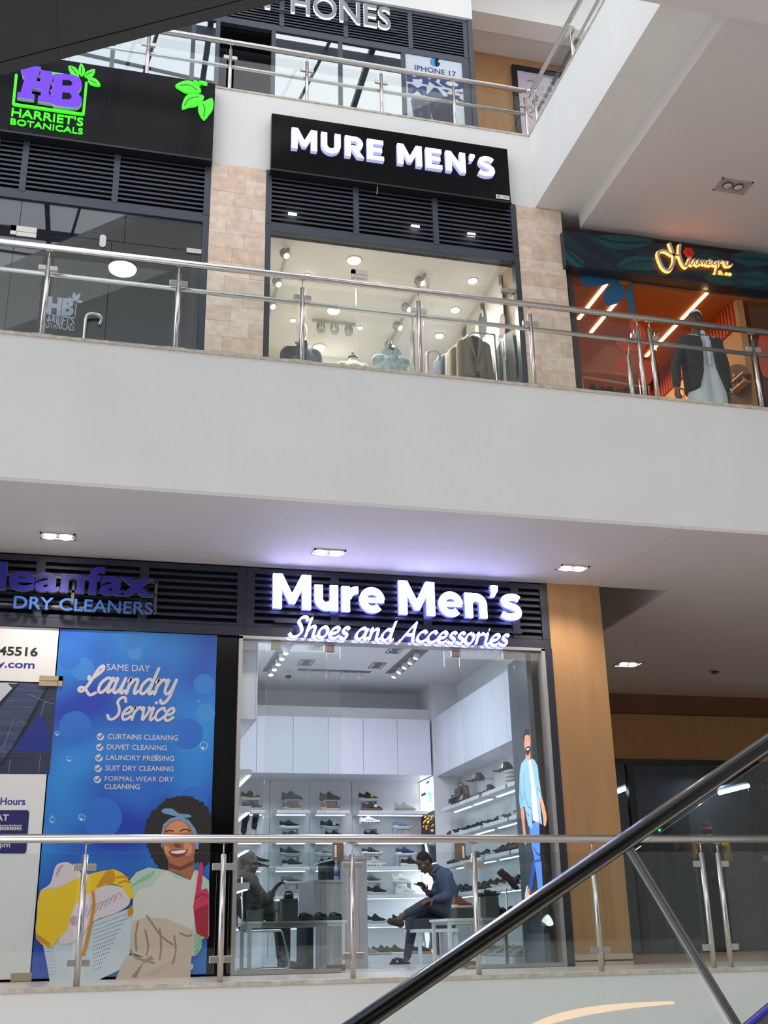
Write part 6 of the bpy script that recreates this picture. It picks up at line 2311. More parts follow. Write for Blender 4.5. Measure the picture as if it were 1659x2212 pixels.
# arched niche
nich = Plane((XH - 0.003, 0, 0), (0, -1, 0), (0, 0, 1))
k7 = lambda L: [(1200 + x / 3.614, 480 + y / 3.614) for x, y in L]
t = thing('arched_niche', 'dark arched niche with two slanting shelves in the tan wall', 'niche', (XH - 0.05, 12.6, 5.5))
a0 = [nich.px(*p) for p in k7([(1330, 1420), (1335, 1180), (1370, 1120), (1430, 1105), (1490, 1125), (1530, 1190), (1535, 1420)])]
mb = MB()
mb.poly([nich.at(a, b, 0.002) for a, b in a0])
ob('recess', mb, mat('niche_dark', (70, 42, 28), 0.8), t)
for L in ([(1420, 1260), (1525, 1180)], [(1405, 1340), (1530, 1250)]):
    q = [nich.px(*p) for p in k7(L)]
    y0, y1 = -q[0][0], -q[1][0]
    z = (q[0][1] + q[1][1]) / 2
    ob('niche_shelf', bx(XH - 0.12, XH - 0.006, min(y0, y1), max(y0, y1), z - 0.01, z + 0.01), mat('niche_shelf_wood', (170, 108, 60), 0.5), t)
for (px, py) in ((1430, 1200), (1432, 1235), (1495, 1215), (1460, 1270), (1475, 1275), (1510, 1235)):
    q = nich.px(*k7([(px, py)])[0])
    solo('perfume_bottle', MB().lathe([(0.02, 0), (0.022, 0.05), (0.008, 0.06), (0.008, 0.075)], (XH - 0.06, -q[0], q[1] - 0.03), 10), mat('bottle_gold', (170, 140, 96), 0.2, metal=0.7), 'tiny glinting bottle in the arched niche, %s' % {1430: 'highest on the wall side', 1432: 'second highest on the wall side', 1495: 'middle of the upper shelf', 1460: 'left on the lower shelf', 1475: 'beside the left one on the lower shelf', 1510: 'at the doorway end of the upper shelf'}[px], 'bottle', 'bottles in the arched niche')
# sign
YG = YF - 0.13
pl = front(YG)
a, b = pl.px(1216, 497), pl.px(1222, 572)
t = thing('shop_sign', 'dark teal leaf patterned sign with backlit script lettering', 'sign', (7.2, YG, b[1]))
m = bpy.data.materials.new('teal_leaf_print')
m.use_nodes = True
nt = m.node_tree
bs = nt.nodes['Principled BSDF']
tc = nt.nodes.new('ShaderNodeTexCoord')
mp = nt.nodes.new('ShaderNodeMapping')
mp.inputs['Rotation'].default_value = (0, 0.5, 0)
mp.inputs['Scale'].default_value = (0.5, 1, 1.2)
wv = nt.nodes.new('ShaderNodeTexWave')
wv.inputs['Scale'].default_value = 1.4
wv.inputs['Distortion'].default_value = 7.0
wv.inputs['Detail'].default_value = 2.5
wv.inputs['Detail Scale'].default_value = 0.7
no = nt.nodes.new('ShaderNodeTexNoise')
no.inputs['Scale'].default_value = 1.7
ml = nt.nodes.new('ShaderNodeMath')
ml.operation = 'MULTIPLY'
rp = nt.nodes.new('ShaderNodeValToRGB')
rp.color_ramp.elements[0].position = 0.12
rp.color_ramp.elements[0].color = (*lin((22, 32, 44)), 1)
rp.color_ramp.elements[1].position = 0.52
rp.color_ramp.elements[1].color = (*lin((16, 52, 62)), 1)
nt.links.new(tc.outputs['Object'], mp.inputs['Vector'])
nt.links.new(mp.outputs['Vector'], wv.inputs['Vector'])
nt.links.new(mp.outputs['Vector'], no.inputs['Vector'])
nt.links.new(wv.outputs['Fac'], ml.inputs[0])
nt.links.new(no.outputs['Fac'], ml.inputs[1])
nt.links.new(ml.outputs[0], rp.inputs['Fac'])
nt.links.new(rp.outputs['Color'], bs.inputs['Base Color'])
bs.inputs['Roughness'].default_value = 0.35
ob('sign_box', bx(a[0], 10.2, YG, YF + 0.025, b[1], a[1]), m, t)
LEAFT = mat('print_teal_leaf', (14, 78, 82), 0.4)
LEAFV = mat('print_teal_vein', (26, 40, 52), 0.4)
pr = Print(pl, 0.0006)
leaves = [([(485, 350), (520, 300), (620, 262), (760, 270), (850, 310), (790, 370), (640, 375)], [(490, 350), (640, 310), (840, 312)]),
          ([(300, 110), (420, 100), (600, 110), (780, 150), (620, 205), (450, 210), (340, 160)], [(310, 112), (500, 160), (770, 152)]),
          ([(75, 210), (140, 240), (210, 300), (230, 350), (150, 345), (85, 290)], [(78, 215), (150, 290), (225, 348)]),
          ([(1060, 250), (1200, 262), (1330, 300), (1400, 345), (1280, 340), (1130, 310)], [(1065, 252), (1230, 300), (1395, 343)]),
          ([(1370, 270), (1460, 230), (1590, 240), (1659, 262), (1659, 330), (1500, 340), (1410, 310)], [(1375, 270), (1520, 285), (1655, 300)]),
          ([(1160, 430), (1260, 385), (1400, 400), (1460, 470), (1330, 490), (1210, 470)], [(1165, 430), (1320, 435), (1455, 468)]),
          ([(1400, 430), (1500, 390), (1640, 400), (1659, 480), (1520, 500)], [(1405, 430), (1540, 440), (1655, 450)])]
for o, v in leaves:
    pr.shape(LEAFT, k7(o), 3)
for o, v in leaves:
    pr.line(LEAFV, k7(v), 0.012, smooth=3)
    for q in range(1, 6):
        u = q / 6
        mid = Vector(v[0]) * (1 - u) ** 2 + Vector(v[1]) * 2 * u * (1 - u) + Vector(v[2]) * u * u
        for s in (-28, 28):
            pr.line(LEAFV, k7([tuple(mid), (mid.x + 26, mid.y + s)]), 0.006)
pr.build('leaf_print', t)
GOLDL = mat('script_pale_bronze', (206, 190, 196), 0.5)
WARML = mat('script_backlight', (255, 190, 110), 0.4, emit=0.8, ecol=(255, 160, 80))
Hs = [[(880, 180), (905, 250), (915, 310), (900, 360), (870, 390), (830, 370), (800, 310), (790, 260), (810, 235), (850, 240), (900, 268), (955, 275)],
      [(960, 190), (955, 250), (965, 300), (985, 345), (1005, 360), (1025, 330), (1040, 295)],
      [(1040, 295), (1035, 335), (1055, 345), (1075, 300), (1078, 340), (1095, 345)],
      [(1095, 350), (1105, 305), (1112, 345), (1128, 310), (1140, 345), (1150, 312), (1162, 345), (1172, 345)],
      [(1172, 335), (1195, 325), (1195, 308), (1180, 312), (1172, 335), (1190, 350), (1210, 335)],
      [(1212, 318), (1215, 345), (1235, 345), (1245, 318)], [(1245, 318), (1248, 350), (1240, 400), (1232, 408)],
      [(1262, 318), (1265, 352)], [(1265, 330), (1285, 318), (1300, 325)],
      [(1335, 325), (1315, 325), (1308, 345), (1325, 358), (1338, 335), (1335, 325), (1340, 355), (1365, 345)]]
mb = MB()
for hi_, q in enumerate(Hs):
    st = [[tuple(v) for v in crv([pl.px(*p) for p in k7(q)], 4, False)]]
    w = 0.034 if q[0][1] < 200 else 0.02
    mb.cur = 0
    stroke_mesh(mb, pl, st, w, 0.03, 0.02 + 0.0012 * hi_)
ob('script_lettering', mb, [GOLDL, WARML], t)
mb = MB()
for hi_, q in enumerate(Hs):
    st = [[tuple(v) for v in crv([pl.px(*p) for p in k7(q)], 4, False)]]
    w = 0.05 if q[0][1] < 200 else 0.032
    mb.cur = 0
    stroke_mesh(mb, pl, st, w, 0.0, 0.006 + 0.0002 * hi_)
ob('script_glow', mb, WARML, t)
write(t, '& co', pl, (pl.px(*k7([(1262, 400)])[0])[0], pl.px(*k7([(1366, 400)])[0])[0], pl.px(*k7([(1300, 418)])[0])[1], pl.px(*k7([(1300, 388)])[0])[1]), WARML, bold=0.03, depth=0.02, off=0.01)
FLW = mat('flower_red', (150, 30, 22), 0.5, emit=0.25)
q = pl.px(*k7([(1028, 250)])[0])
mb = MB()
for k in range(6):
    w = k * pi / 3
    cx_, cy_ = q[0] + 0.045 * cos(w), q[1] + 0.045 * sin(w)
    mb.prism([pl.at(cx_ + 0.03 * cos(v), cy_ + 0.03 * sin(v), 0.03) for v in [2 * pi * i / 10 for i in range(10)]], pl.n * 0.02)
ob('flower', mb, FLW, t)
# frame, glass with cut flower shapes
t = thing('shopfront', 'glass front of the orange shop with blue and orange flower shapes', 'shopfront', (7.2, YF, 5.44))
ob('post', bx(5.475, 5.54, YF + 0.03, YF + 0.098, 5.44, ZA(1300, 597, YF + 0.05)), FRAME, t)
ob('header', bx(5.54, 10.2, YF + 0.03, YF + 0.098, ZA(1300, 597, YF + 0.05), 8.44), FRAME, t)
xg = XA(1372, 700, YF + 0.1)
xg2 = XA(1620, 700, YF + 0.1)
pane(t, 5.54, xg, 5.45, ZA(1300, 600, YF + 0.05), YF + 0.085)
pane(t, xg2, 10.2, 5.45, ZA(1300, 600, YF + 0.05), YF + 0.085)
dg_ = Print(front(YF + 0.078), 0.001)
PB, PO, PT = mat('film_blue', (36, 96, 134), 0.6), mat('film_orange', (196, 76, 50), 0.6), mat('film_tan', (150, 104, 48), 0.6)
dg_.shape(PB, k7([(185, 445), (220, 405), (330, 395), (490, 420), (480, 460), (330, 500), (240, 500), (195, 475)]), 3)
dg_.shape(PB, k7([(375, 590), (390, 530), (450, 470), (490, 460), (545, 540), (530, 590), (470, 640), (400, 645)]), 3)
dg_.shape(PB, k7([(550, 560), (595, 455), (605, 560), (625, 725), (590, 720)]))
dg_.shape(PT, k7([(490, 425), (588, 445), (580, 485), (530, 490), (500, 475)]), 2)
dg_.shape(PO, k7([(575, 775), (640, 785), (700, 850), (715, 930), (690, 990), (640, 960), (600, 880)]), 3)
dg_.shape(PO, k7([(475, 960), (490, 930), (560, 925), (620, 960), (700, 1000), (640, 1010), (520, 1000)]), 3)
dg_.shape(PO, k7([(465, 1110), (490, 1060), (560, 1035), (640, 1045), (600, 1100), (560, 1160), (500, 1165)]), 3)
dg_.shape(PO, k7([(640, 1100), (690, 1080), (740, 1090), (765, 1180), (740, 1250), (700, 1270), (660, 1230)]), 3)
dg_.shape(PO, k7([(1590, 880), (1659, 870), (1700, 980), (1690, 1180), (1620, 1200), (1580, 1050)]), 3)
dg_.build('flower_print', t)
# hanging twisted paper ornament, spots, clothes rack
c_ = aY(1418, 670, 12.6)
t = thing('hanging_ornament', 'twisted brown paper ornament hanging inside the orange shop', 'ornament', (c_.x, 12.6, c_.z - 0.6))
PAP = mat('paper_brown', (166, 110, 66), 0.8)
for L in ([(820, 520), (815, 580), (790, 640), (760, 690), (730, 730), (680, 720)], [(800, 620), (810, 700), (800, 760), (765, 820), (790, 880)]):
    pts = [aY(*p, 12.6) for p in k7(L)]
    ob('twist', MB().tube(crv(pts, 5, False), [0.02 + 0.045 * abs(sin(i * 0.55)) for i in range(len(crv(pts, 5, False)))], 8), PAP, t)
ob('cord', MB().tube([aY(*k7([(820, 520)])[0], 12.6), (aY(*k7([(820, 520)])[0], 12.6).x, 12.6, ZC)], 0.004, 5), BLACKV, t)
for px, py, lb in ((640, 490, 'black track spot left of the paper ornament'), (690, 530, 'black track spot nearest the paper ornament'), (460, 770, 'black track spot low behind the blue petals')):
    c_ = aY(*k7([(px, py)])[0], 13.2)
    t = thing('spotlight', lb, 'light', (c_.x, 13.2, c_.z), 'black spots of the orange shop')
    ob('housing', MB().lathe([(0.03, 0.0), (0.045, 0.03), (0.045, 0.16), (0.03, 0.18)], c_, 14, (0.3, 0.2, 0.9)), BLKP, t)
    ob('bulb', MB().lathe([(0.03, -0.002), (0.005, -0.004)], c_, 12, (0.3, 0.2, 0.9)), LEDG, t)
    ob('stem', MB().tube([c_ + Vector((0.04, 0.03, 0.15)), (c_.x + 0.04, 13.23, ZC)], 0.01, 6), BLKP, t)
c_ = aY(*k7([(440, 1245)])[0], 12.1)
t = thing('clothes_rack', 'curved rail of dark garments low behind the orange shop glass', 'rack', (c_.x, 12.1, 5.445))
ob('rail', MB().tube(crv([(c_.x - 0.45, 12.0, c_.z - 0.03), (c_.x - 0.2, 12.1, c_.z + 0.02), (c_.x + 0.2, 12.15, c_.z + 0.02), (c_.x + 0.5, 12.1, c_.z - 0.03)], 5, False), 0.014, 8), STEELD, t)
for s in (-0.45, 0.5):
    ob('leg', MB().tube([(c_.x + s, 12.05, c_.z - 0.03), (c_.x + s, 12.05, 5.445)], 0.014, 8), STEELD, t)
for k in range(6):
    x = c_.x - 0.28 + 0.12 * k
    g = MB()
    g.cap((x, 12.1, c_.z - 0.12 - 0.02 * (k % 2)), (x, 12.1, c_.z - 0.6), 0.055, 0.07)
    o = soft('garment', g, mat('garment_dark', (34, 34, 38), 0.9), t, 0.02, 2)

# ================================================================== side passage shopfront
YP = 16.9
t = thing('shopfront', 'dark glass shopfront at the end of the tan passage', 'shopfront', (9.5, YP, 0))
zt_ = 2.93
ob('header', bx(7.0, 13.5, YP - 0.04, YP + 0.06, zt_ - 0.09, zt_), mat('black_frame', (14, 14, 17), 0.4), t)
xa = aY(1364, 1700, YP).x
ob('post', bx(xa - 0.07, xa + 0.05, YP - 0.04, YP + 0.06, 0, zt_ - 0.09), MATS['black_frame'], t)
GLASSP = glass_mat('smoked_glass', (0.72, 0.75, 0.8), 0.02)
pane(t, 7.0, xa - 0.07, 0.02, zt_ - 0.09, YP, GLASSP)
x2 = aY(1622, 1750, YP).x
pane(t, xa + 0.05, x2 - 0.01, 0.02, zt_ - 0.09, YP, GLASSP, 'door_leaf')
pane(t, x2 + 0.01, 13.5, 0.02, zt_ - 0.09, YP, GLASSP)
c_ = aY(1469, 1649, YP - 0.02)
ob('door_closer', bx(c_.x - 0.16, c_.x + 0.16, YP - 0.03, YP, c_.z - 0.03, c_.z + 0.03), mat('closer_grey', (150, 140, 138), 0.5), t)
pg = front(YP - 0.006)
DIM = mat('film_text_grey', (120, 124, 116), 0.7)
DIMG = mat('film_text_green', (84, 92, 58), 0.7)
write(t, 'pre', pg, (pg.px(1645, 1700)[0], pg.px(1673, 1700)[0], pg.px(1650, 1707)[1], pg.px(1650, 1695)[1]), DIM, bold=0.02, off=0.002)
for s, y0, y1 in (('Ser', 1723, 1736), ('non', 1741, 1753), ('citi', 1757, 1769)):
    write(t, s, pg, (pg.px(1641, 1740)[0], pg.px(1667, 1740)[0], pg.px(1650, y1)[1], pg.px(1650, y0)[1]), DIMG, off=0.002)
lf = Print(pg, 0.001)
lf.shape(mat('film_leaf_green', (74, 104, 40), 0.7), [(1653, 1682), (1662, 1676), (1668, 1684), (1660, 1692)], 2)
lf.shape(DIM, [(1647, 1848), (1665, 1848), (1665, 1860), (1647, 1860)])
lf.build('window_print', t)
struct('wall_passage', bx(5.49, XR, YB - 0.08, YB - 0.01, 0, 2.93), mat('passage_shop_dark', (26, 30, 40), 0.8))
TUBE = mat('fluorescent_tube', (255, 255, 255), 0.4, emit=5.0, ecol=(225, 250, 255))
for (p0, p1, lb) in (((1326, 1713), (1357, 1701), 'short lit fluorescent tube by the column in the dark passage shop'), ((1553, 1713), (1617, 1697), 'lit fluorescent tube over the handrail in the dark passage shop')):
    a, b = aY(*p0, 17.12), aY(*p1, 17.12)
    t = thing('tube_light', lb, 'light', (a + b) / 2, 'fluorescent tubes of the passage shop')
    ob('tube', MB().tube([a, b], 0.035, 10), TUBE, t)
    ob('housing', MB().tube([a + Vector((0, 0.05, 0.07)), b + Vector((0, 0.05, 0.07))], 0.04, 6).tube([(a + b) / 2 + Vector((0, 0.06, 0.07)), ((a.x + b.x) / 2, YB - 0.085, (a.z + b.z) / 2 + 0.07)], 0.02, 6), mat('tube_housing', (70, 78, 84), 0.5), t)
for (px, py, lb) in ((1338, 1791, 'green signal light beside the tan column'), (1425, 1793, 'green signal light under the handrail')):
    c_ = aY(px, py, 17.05)
    t = thing('security_gate', 'slim dark gate post with a ' + lb, 'gate', (c_.x, 17.08, 0))
    ob('post', bx(c_.x - 0.05, c_.x + 0.05, 17.06, 17.12, 0, c_.z + 0.12), mat('gate_dark', (34, 38, 44), 0.5), t)
    ob('signal', MB().ell((c_.x, 17.055, c_.z), (0.022, 0.01, 0.022), 10, 6), mat('signal_green', (30, 230, 90), 0.4, emit=2.5), t)
# dressed mannequins in the dark shop
lamp('passage_shop_fill', 'AREA', (9.9, 17.05, 2.75), 8.0, (0.9, 0.97, 1.0), 0.2, size_y=0.2)  # added fill so the mannequins show behind the smoked glass
DKC = mat('dark_jersey', (20, 22, 32), 0.9)
YEL = mat('yellow_sleeve', (206, 146, 26), 0.8, var=0.1, scale=20)
REDC = mat('red_cap_cloth', (132, 18, 30), 0.7)
BEAD = mat('orange_beads', (214, 110, 40), 0.6)
YM = 17.25
c_ = aY(1532, 1835, YM)
t = thing('mannequin', 'dark dressed mannequin with yellow sleeves and a red cap', 'mannequin', (c_.x, YM, 0))
b = MB()
b.cap((c_.x - 0.16, YM, c_.z + 0.06), (c_.x + 0.16, YM, c_.z + 0.06), 0.09, 0.09)
b.cap((c_.x, YM, c_.z), (c_.x, YM, c_.z - 0.45), 0.17, 0.15)
b.cap((c_.x, YM, c_.z - 0.4), (c_.x, YM, 0.1), 0.16, 0.14)
b.cap((c_.x, YM, c_.z + 0.1), (c_.x, YM, c_.z + 0.24), 0.06, 0.055)
b.ell((c_.x, YM, c_.z + 0.33), (0.085, 0.1, 0.13), 12, 8)
soft('body', b, DKC, t, 0.02, 4)
for s, q0, q1 in ((-1, (1487, 1815), (1497, 1846)), (1, (1566, 1828), (1571, 1856))):
    a_, b_ = aY(*q0, YM), aY(*q1, YM)
    sl = MB().cap((c_.x + s * 0.2, YM, c_.z + 0.06), a_, 0.085, 0.09).cap(a_, b_, 0.09, 0.1)
    soft('sleeve', sl, YEL, t, 0.018, 3)
cc = aY(1527, 1791, YM)
cp = MB().ell((c_.x, YM, cc.z - 0.02), (0.1, 0.115, 0.09), 14, 8)
ob('cap', cp, REDC, t)
bd = MB()
for i in range(9):
    for s in (-1, 1):
        bd.ell((c_.x + s * (0.1 - 0.012 * i), YM - 0.175, c_.z + 0.1 - 0.04 * i), (0.014, 0.014, 0.018), 6, 4)
ob('bead', bd, BEAD, t, kind='stuff')
wb_ = MB()
zz = aY(1520, 1889, YM).z
for i in range(7):
    x = c_.x - 0.32 + i * 0.095
    wb_.box(x, x + 0.06, YM - 0.19, YM - 0.18, zz - 0.035, zz + 0.035)
ob('belt_check', wb_, mat('belt_orange', (150, 70, 26), 0.7), t, kind='stuff')
c2 = aY(1446, 1870, 17.3)
t = thing('mannequin', 'dim dressed mannequin with beads and a badge left of the yellow sleeves', 'mannequin', (c2.x, 17.3, 0))
b = MB()
b.cap((c2.x - 0.15, 17.3, c2.z + 0.3), (c2.x + 0.15, 17.3, c2.z + 0.3), 0.09, 0.09)
b.cap((c2.x, 17.3, c2.z + 0.25), (c2.x, 17.3, 0.1), 0.17, 0.14)
b.ell((c2.x + 0.05, 17.3, c2.z + 0.62), (0.085, 0.1, 0.13), 12, 8)
b.cap((c2.x, 17.3, c2.z + 0.35), (c2.x + 0.04, 17.3, c2.z + 0.52), 0.06, 0.055)
soft('body', b, mat('dim_cloth', (24, 28, 36), 0.9), t, 0.02, 4)
bd = MB()
for i in range(8):
    q = aY(1453 + (4 - abs(i - 4)) * 1.2, 1815 + i * 5, 17.1)
    bd.ell(q, (0.014, 0.014, 0.018), 6, 4)
ob('bead', bd, BEAD, t, kind='stuff')
q = aY(1462, 1826, 17.1)
ob('badge', bx(q.x - 0.05, q.x + 0.05, 17.1, 17.11, q.z - 0.045, q.z + 0.045), mat('badge_grey', (120, 122, 130), 0.6), t)

# ================================================================== top level extras
pl = front(12.985)
t = thing('window_poster', 'pale phone poster on the right pane of the top shopfront', 'poster', (4.4, 12.985, 10.3))
PBG = mat('print_ice_grey', (196, 204, 214), 0.4)
PNV = mat('print_navy', (44, 48, 110), 0.4)
PBL = mat('print_logo_blue', (28, 140, 214), 0.4)
PDK = mat('print_phone_dark', (34, 38, 58), 0.35)
PDK2 = mat('print_phone_blue', (58, 68, 104), 0.35)
x0, x1 = pl.px(874, 180)[0], pl.px(1012, 190)[0]
ob('sheet', bx(x0, x1, 12.982, 12.988, 10.3, pl.px(940, 120)[1]), PBG, t)
f2 = front(12.982)
k2 = lambda L: [(560 + x / 2.765, x2_ / 2.765) for x, x2_ in L]
pr = Print(f2, 0.001)
pr.shape(PBL, k2([(1050, 352), (1030, 350), (1020, 365), (1024, 385), (1040, 397), (1050, 392)]), 3)
pr.shape(BLACKV, k2([(1050, 352), (1066, 350), (1074, 358), (1066, 368), (1080, 380), (1070, 396), (1050, 394)]), 2)
pr.shape(PBL, k2([(1050, 348), (1054, 340), (1062, 338), (1058, 347)]), 2)
pr.shape(PDK2, k2([(905, 600), (918, 582), (1000, 592), (1020, 620), (1030, 720), (925, 720)]))
pr.shape(PDK, k2([(920, 608), (930, 596), (990, 604), (1004, 630), (1012, 720), (935, 720)]))
pr.shape(PDK, k2([(1000, 570), (1020, 555), (1150, 590), (1165, 610), (1170, 740), (1040, 730)]))
pr.disc(PDK2, k2([(958, 640)])[0], 5.5)
pr.disc(PDK2, k2([(965, 680)])[0], 5.5)
pr.disc(PDK2, k2([(1060, 625)])[0], 5.0)
pr.build('phone_print', t)
LQ = lambda L: [f2.px(*p) for p in k2(L)]


def wr(s, a, b, zlo, zhi, bold):
    xa_, xb_ = LQ([a])[0][0], LQ([b])[0][0]
    write(t, s, f2, (xa_, xb_, LQ([zlo])[0][1], LQ([zhi])[0][1]), PNV, bold=bold, off=0.003)


wr('IPHONE 17', (928, 405), (1175, 440), (940, 420), (940, 390), 0.015)
wr('PRO', (880, 480), (1225, 515), (1040, 512), (1040, 456), 0.05)
wr('MAX', (888, 535), (1228, 590), (1040, 580), (1040, 524), 0.05)
# framed picture on the tan back wall
f3 = front(15.13)
t = thing('framed_picture', 'lilac leaf print in a black frame on the tan top wall', 'picture', (7.2, 15.17, 13.2))
xl, zt_ = f3.px(1106, 138)
xr = xl + 1.9
zb_ = zt_ - 2.6
mb = MB()
for q in ((xl, xr, zt_ - 0.09, zt_), (xl, xr, zb_, zb_ + 0.09), (xl, xl + 0.09, zb_ + 0.09, zt_ - 0.09), (xr - 0.09, xr, zb_ + 0.09, zt_ - 0.09)):
    mb.box(q[0], q[1], 15.13, 15.19, q[2], q[3])
ob('frame', mb, mat('picture_frame_black', (20, 20, 24), 0.3), t)
ob('sheet', bx(xl + 0.09, xr - 0.09, 15.17, 15.18, zb_ + 0.09, zt_ - 0.09), mat('print_lilac', (196, 184, 198), 0.5), t)
pr = Print(front(15.17), 0.001)
rn3 = random.Random(9)
for k in range(60):
    x = xl + 0.14 + rn3.random() * 1.6
    z = zb_ + 0.2 + rn3.random() * 2.2
    w = rn3.uniform(0.3, 2.6)
    pr.line(mat('print_sprig', (116, 104, 112), 0.5), [(x, z), (x + 0.07 * cos(w), z + 0.07 * sin(w)), (x + 0.13 * cos(w + 0.4), z + 0.13 * sin(w + 0.4))], 0.014, px=False, smooth=2)
pr.build('sprig_print', t)
lamp('top_gallery_lamp', 'AREA', (6.4, 13.6, 14.9), 3, (1.0, 0.86, 0.66), 0.6)
# ================================================================== printed panels of the dry cleaner
PF = front(YF - 0.006)
kA = lambda L: [(x / 3.19, 1340 + y / 3.19) for x, y in L]
kB = lambda L: [(x / 3.19, 1740 + y / 3.19) for x, y in L]
m = bpy.data.materials.new('print_blue_gradient')
m.use_nodes = True
nt = m.node_tree
bs = nt.nodes['Principled BSDF']
tc = nt.nodes.new('ShaderNodeTexCoord')
no = nt.nodes.new('ShaderNodeTexNoise')
no.inputs['Scale'].default_value = 1.1
no.inputs['Detail'].default_value = 1
rp = nt.nodes.new('ShaderNodeValToRGB')
rp.color_ramp.elements[0].position = 0.36
rp.color_ramp.elements[0].color = (*lin((26, 58, 170)), 1)
rp.color_ramp.elements[1].position = 0.66
rp.color_ramp.elements[1].color = (*lin((44, 136, 214)), 1)
nt.links.new(tc.outputs['Object'], no.inputs['Vector'])
nt.links.new(no.outputs['Fac'], rp.inputs['Fac'])
nt.links.new(rp.outputs['Color'], bs.inputs['Base Color'])
bs.inputs['Roughness'].default_value = 0.3
BLUEP = m
t = thing('poster_panel', 'tall blue laundry poster with a smiling woman and a basket', 'poster', (0.4, YF, 0))
xl = xd + 0.006
ob('panel', bx(xl, 1.163, YF - 0.006, YF + 0.006, 0.02, 3.256), BLUEP, t)
# pale bokeh rounds, bubbles
BOK = [mat('print_bokeh_%s' % n, c, 0.3) for n, c in (('pale', (64, 138, 208)), ('mid', (52, 124, 202)), ('deep', (40, 106, 196)))]
CRM = mat('print_text_cream', (206, 200, 204), 0.4)
pr = Print(PF, 0.0005, 0.00004)
for (x, y, r, k) in ((930, 225, 15, 0), (905, 130, 22, 1), (570, 335, 25, 1), (870, 440, 26, 2), (1405, 440, 22, 1), (1418, 640, 20, 0), (1290, 780, 34, 2), (520, 740, 36, 2), (700, 1360, 44, 2), (1330, 1240, 30, 2), (480, 260, 24, 2)):
    pr.disc(BOK[k], kA([(x, y)])[0], r, 28)
BUB, BUBH = mat('print_bubble_rim', (150, 190, 226), 0.3), mat('print_bubble_shine', (222, 236, 248), 0.3)
for (x, y, r) in ((395, 778, 5.6), (478, 954, 6.2), (1403, 865, 8.8), (1368, 555, 2.6), (360, 1377, 6.4), (362, 1348, 3.6), (564, 1358, 7.8), (1080, 942, 5.4)):
    c_ = kA([(x, y)])[0]
    pr.disc(BUB, c_, r, 18)
    pr.disc(BOK[1], (c_[0] + 0.3, c_[1] - 0.4), r * 0.8, 18)
    pr.disc(BUBH, (c_[0] - r * 0.2, c_[1] + r * 0.5), r * 0.28, 8)
pr.build('bubble_print', t)
# the woman
HAIR, HAIR2 = mat('print_curly_hair', (30, 20, 20), 0.5), mat('print_hair_brown', (62, 38, 28), 0.5)
FACE, FACE2, FACE3 = mat('print_face', (176, 104, 70), 0.4), mat('print_face_light', (214, 140, 96), 0.4), mat('print_face_shadow', (116, 62, 44), 0.4)
TEAL = mat('print_headband', (110, 150, 184), 0.4)
MINT, MINT2 = mat('print_mint_shirt', (186, 206, 190), 0.4), mat('print_mint_stripe', (146, 186, 150), 0.4)
APR, APR2, APR3 = mat('print_apron', (206, 186, 168), 0.4), mat('print_apron_fold', (158, 132, 112), 0.4), mat('print_apron_pale', (216, 212, 206), 0.4)
YEL1, YEL2 = mat('print_glove_yellow', (238, 196, 28), 0.4), mat('print_glove_amber', (206, 142, 20), 0.4)
PINK, PINK2 = mat('print_glove_magenta', (206, 52, 96), 0.4), mat('print_glove_crimson', (166, 28, 52), 0.4)
BASK, HOLE = mat('print_basket', (206, 216, 222), 0.4), mat('print_basket_hole', (76, 92, 110), 0.5)
TOW, TOW2 = mat('print_towel', (222, 206, 212), 0.4), mat('print_towel_fold', (188, 160, 172), 0.4)
rn = random.Random(3)
hp = [(1010, 130), (1040, 60), (1090, 10), (1150, -40), (1230, -60), (1320, -55), (1400, -10), (1450, 60), (1458, 150), (1450, 260), (1445, 380), (1400, 420), (1330, 380), (1140, 440), (1090, 420), (1040, 340), (1015, 260), (1005, 190)]
pr.shape(HAIR, kB(hp), 4)
for i in range(70):
    a, b = hp[i % len(hp)], hp[(i + 1) % len(hp)]
    u = rn.random()
    x, y = a[0] + (b[0] - a[0]) * u, a[1] + (b[1] - a[1]) * u
    if x < 1455:
        pr.disc(HAIR, kB([(min(x, 1438), y)])[0], rn.uniform(2.0, 4.2), 8)
for i in range(60):
    x, y = rn.uniform(1030, 1440), rn.uniform(-40, 90)
    pr.disc(HAIR2, kB([(x, y)])[0], rn.uniform(0.6, 1.4), 6)
pr.shape(FACE, kB([(1160, 380), (1335, 340), (1340, 430), (1310, 515), (1230, 470), (1160, 450)]))
pr.shape(FACE3, kB([(1160, 395), (1235, 420), (1335, 380), (1335, 410), (1240, 450), (1165, 430)]))
pr.shape(FACE, kB([(1118, 180), (1150, 110), (1220, 88), (1290, 110), (1335, 180), (1345, 270), (1335, 350), (1290, 400), (1230, 420), (1170, 390), (1135, 330), (1118, 260)]), 4)
pr.shape(FACE2, kB([(1150, 150), (1220, 105), (1280, 130), (1300, 180), (1230, 190), (1165, 185)]), 3)
pr.shape(FACE2, kB([(1270, 260), (1320, 270), (1315, 340), (1280, 340)]), 3)
pr.shape(FACE2, kB([(1130, 280), (1165, 290), (1180, 350), (1150, 340)]), 3)
pr.shape(FACE3, kB([(1195, 275), (1215, 250), (1240, 268), (1250, 285), (1220, 292)]), 3)
pr.shape(mat('print_lips', (128, 56, 54), 0.4), kB([(1160, 316), (1215, 310), (1290, 300), (1280, 335), (1225, 358), (1180, 345)]), 3)
pr.shape(mat('print_smile', (232, 226, 222), 0.4), kB([(1172, 320), (1215, 313), (1282, 305), (1268, 325), (1215, 334)]), 2)
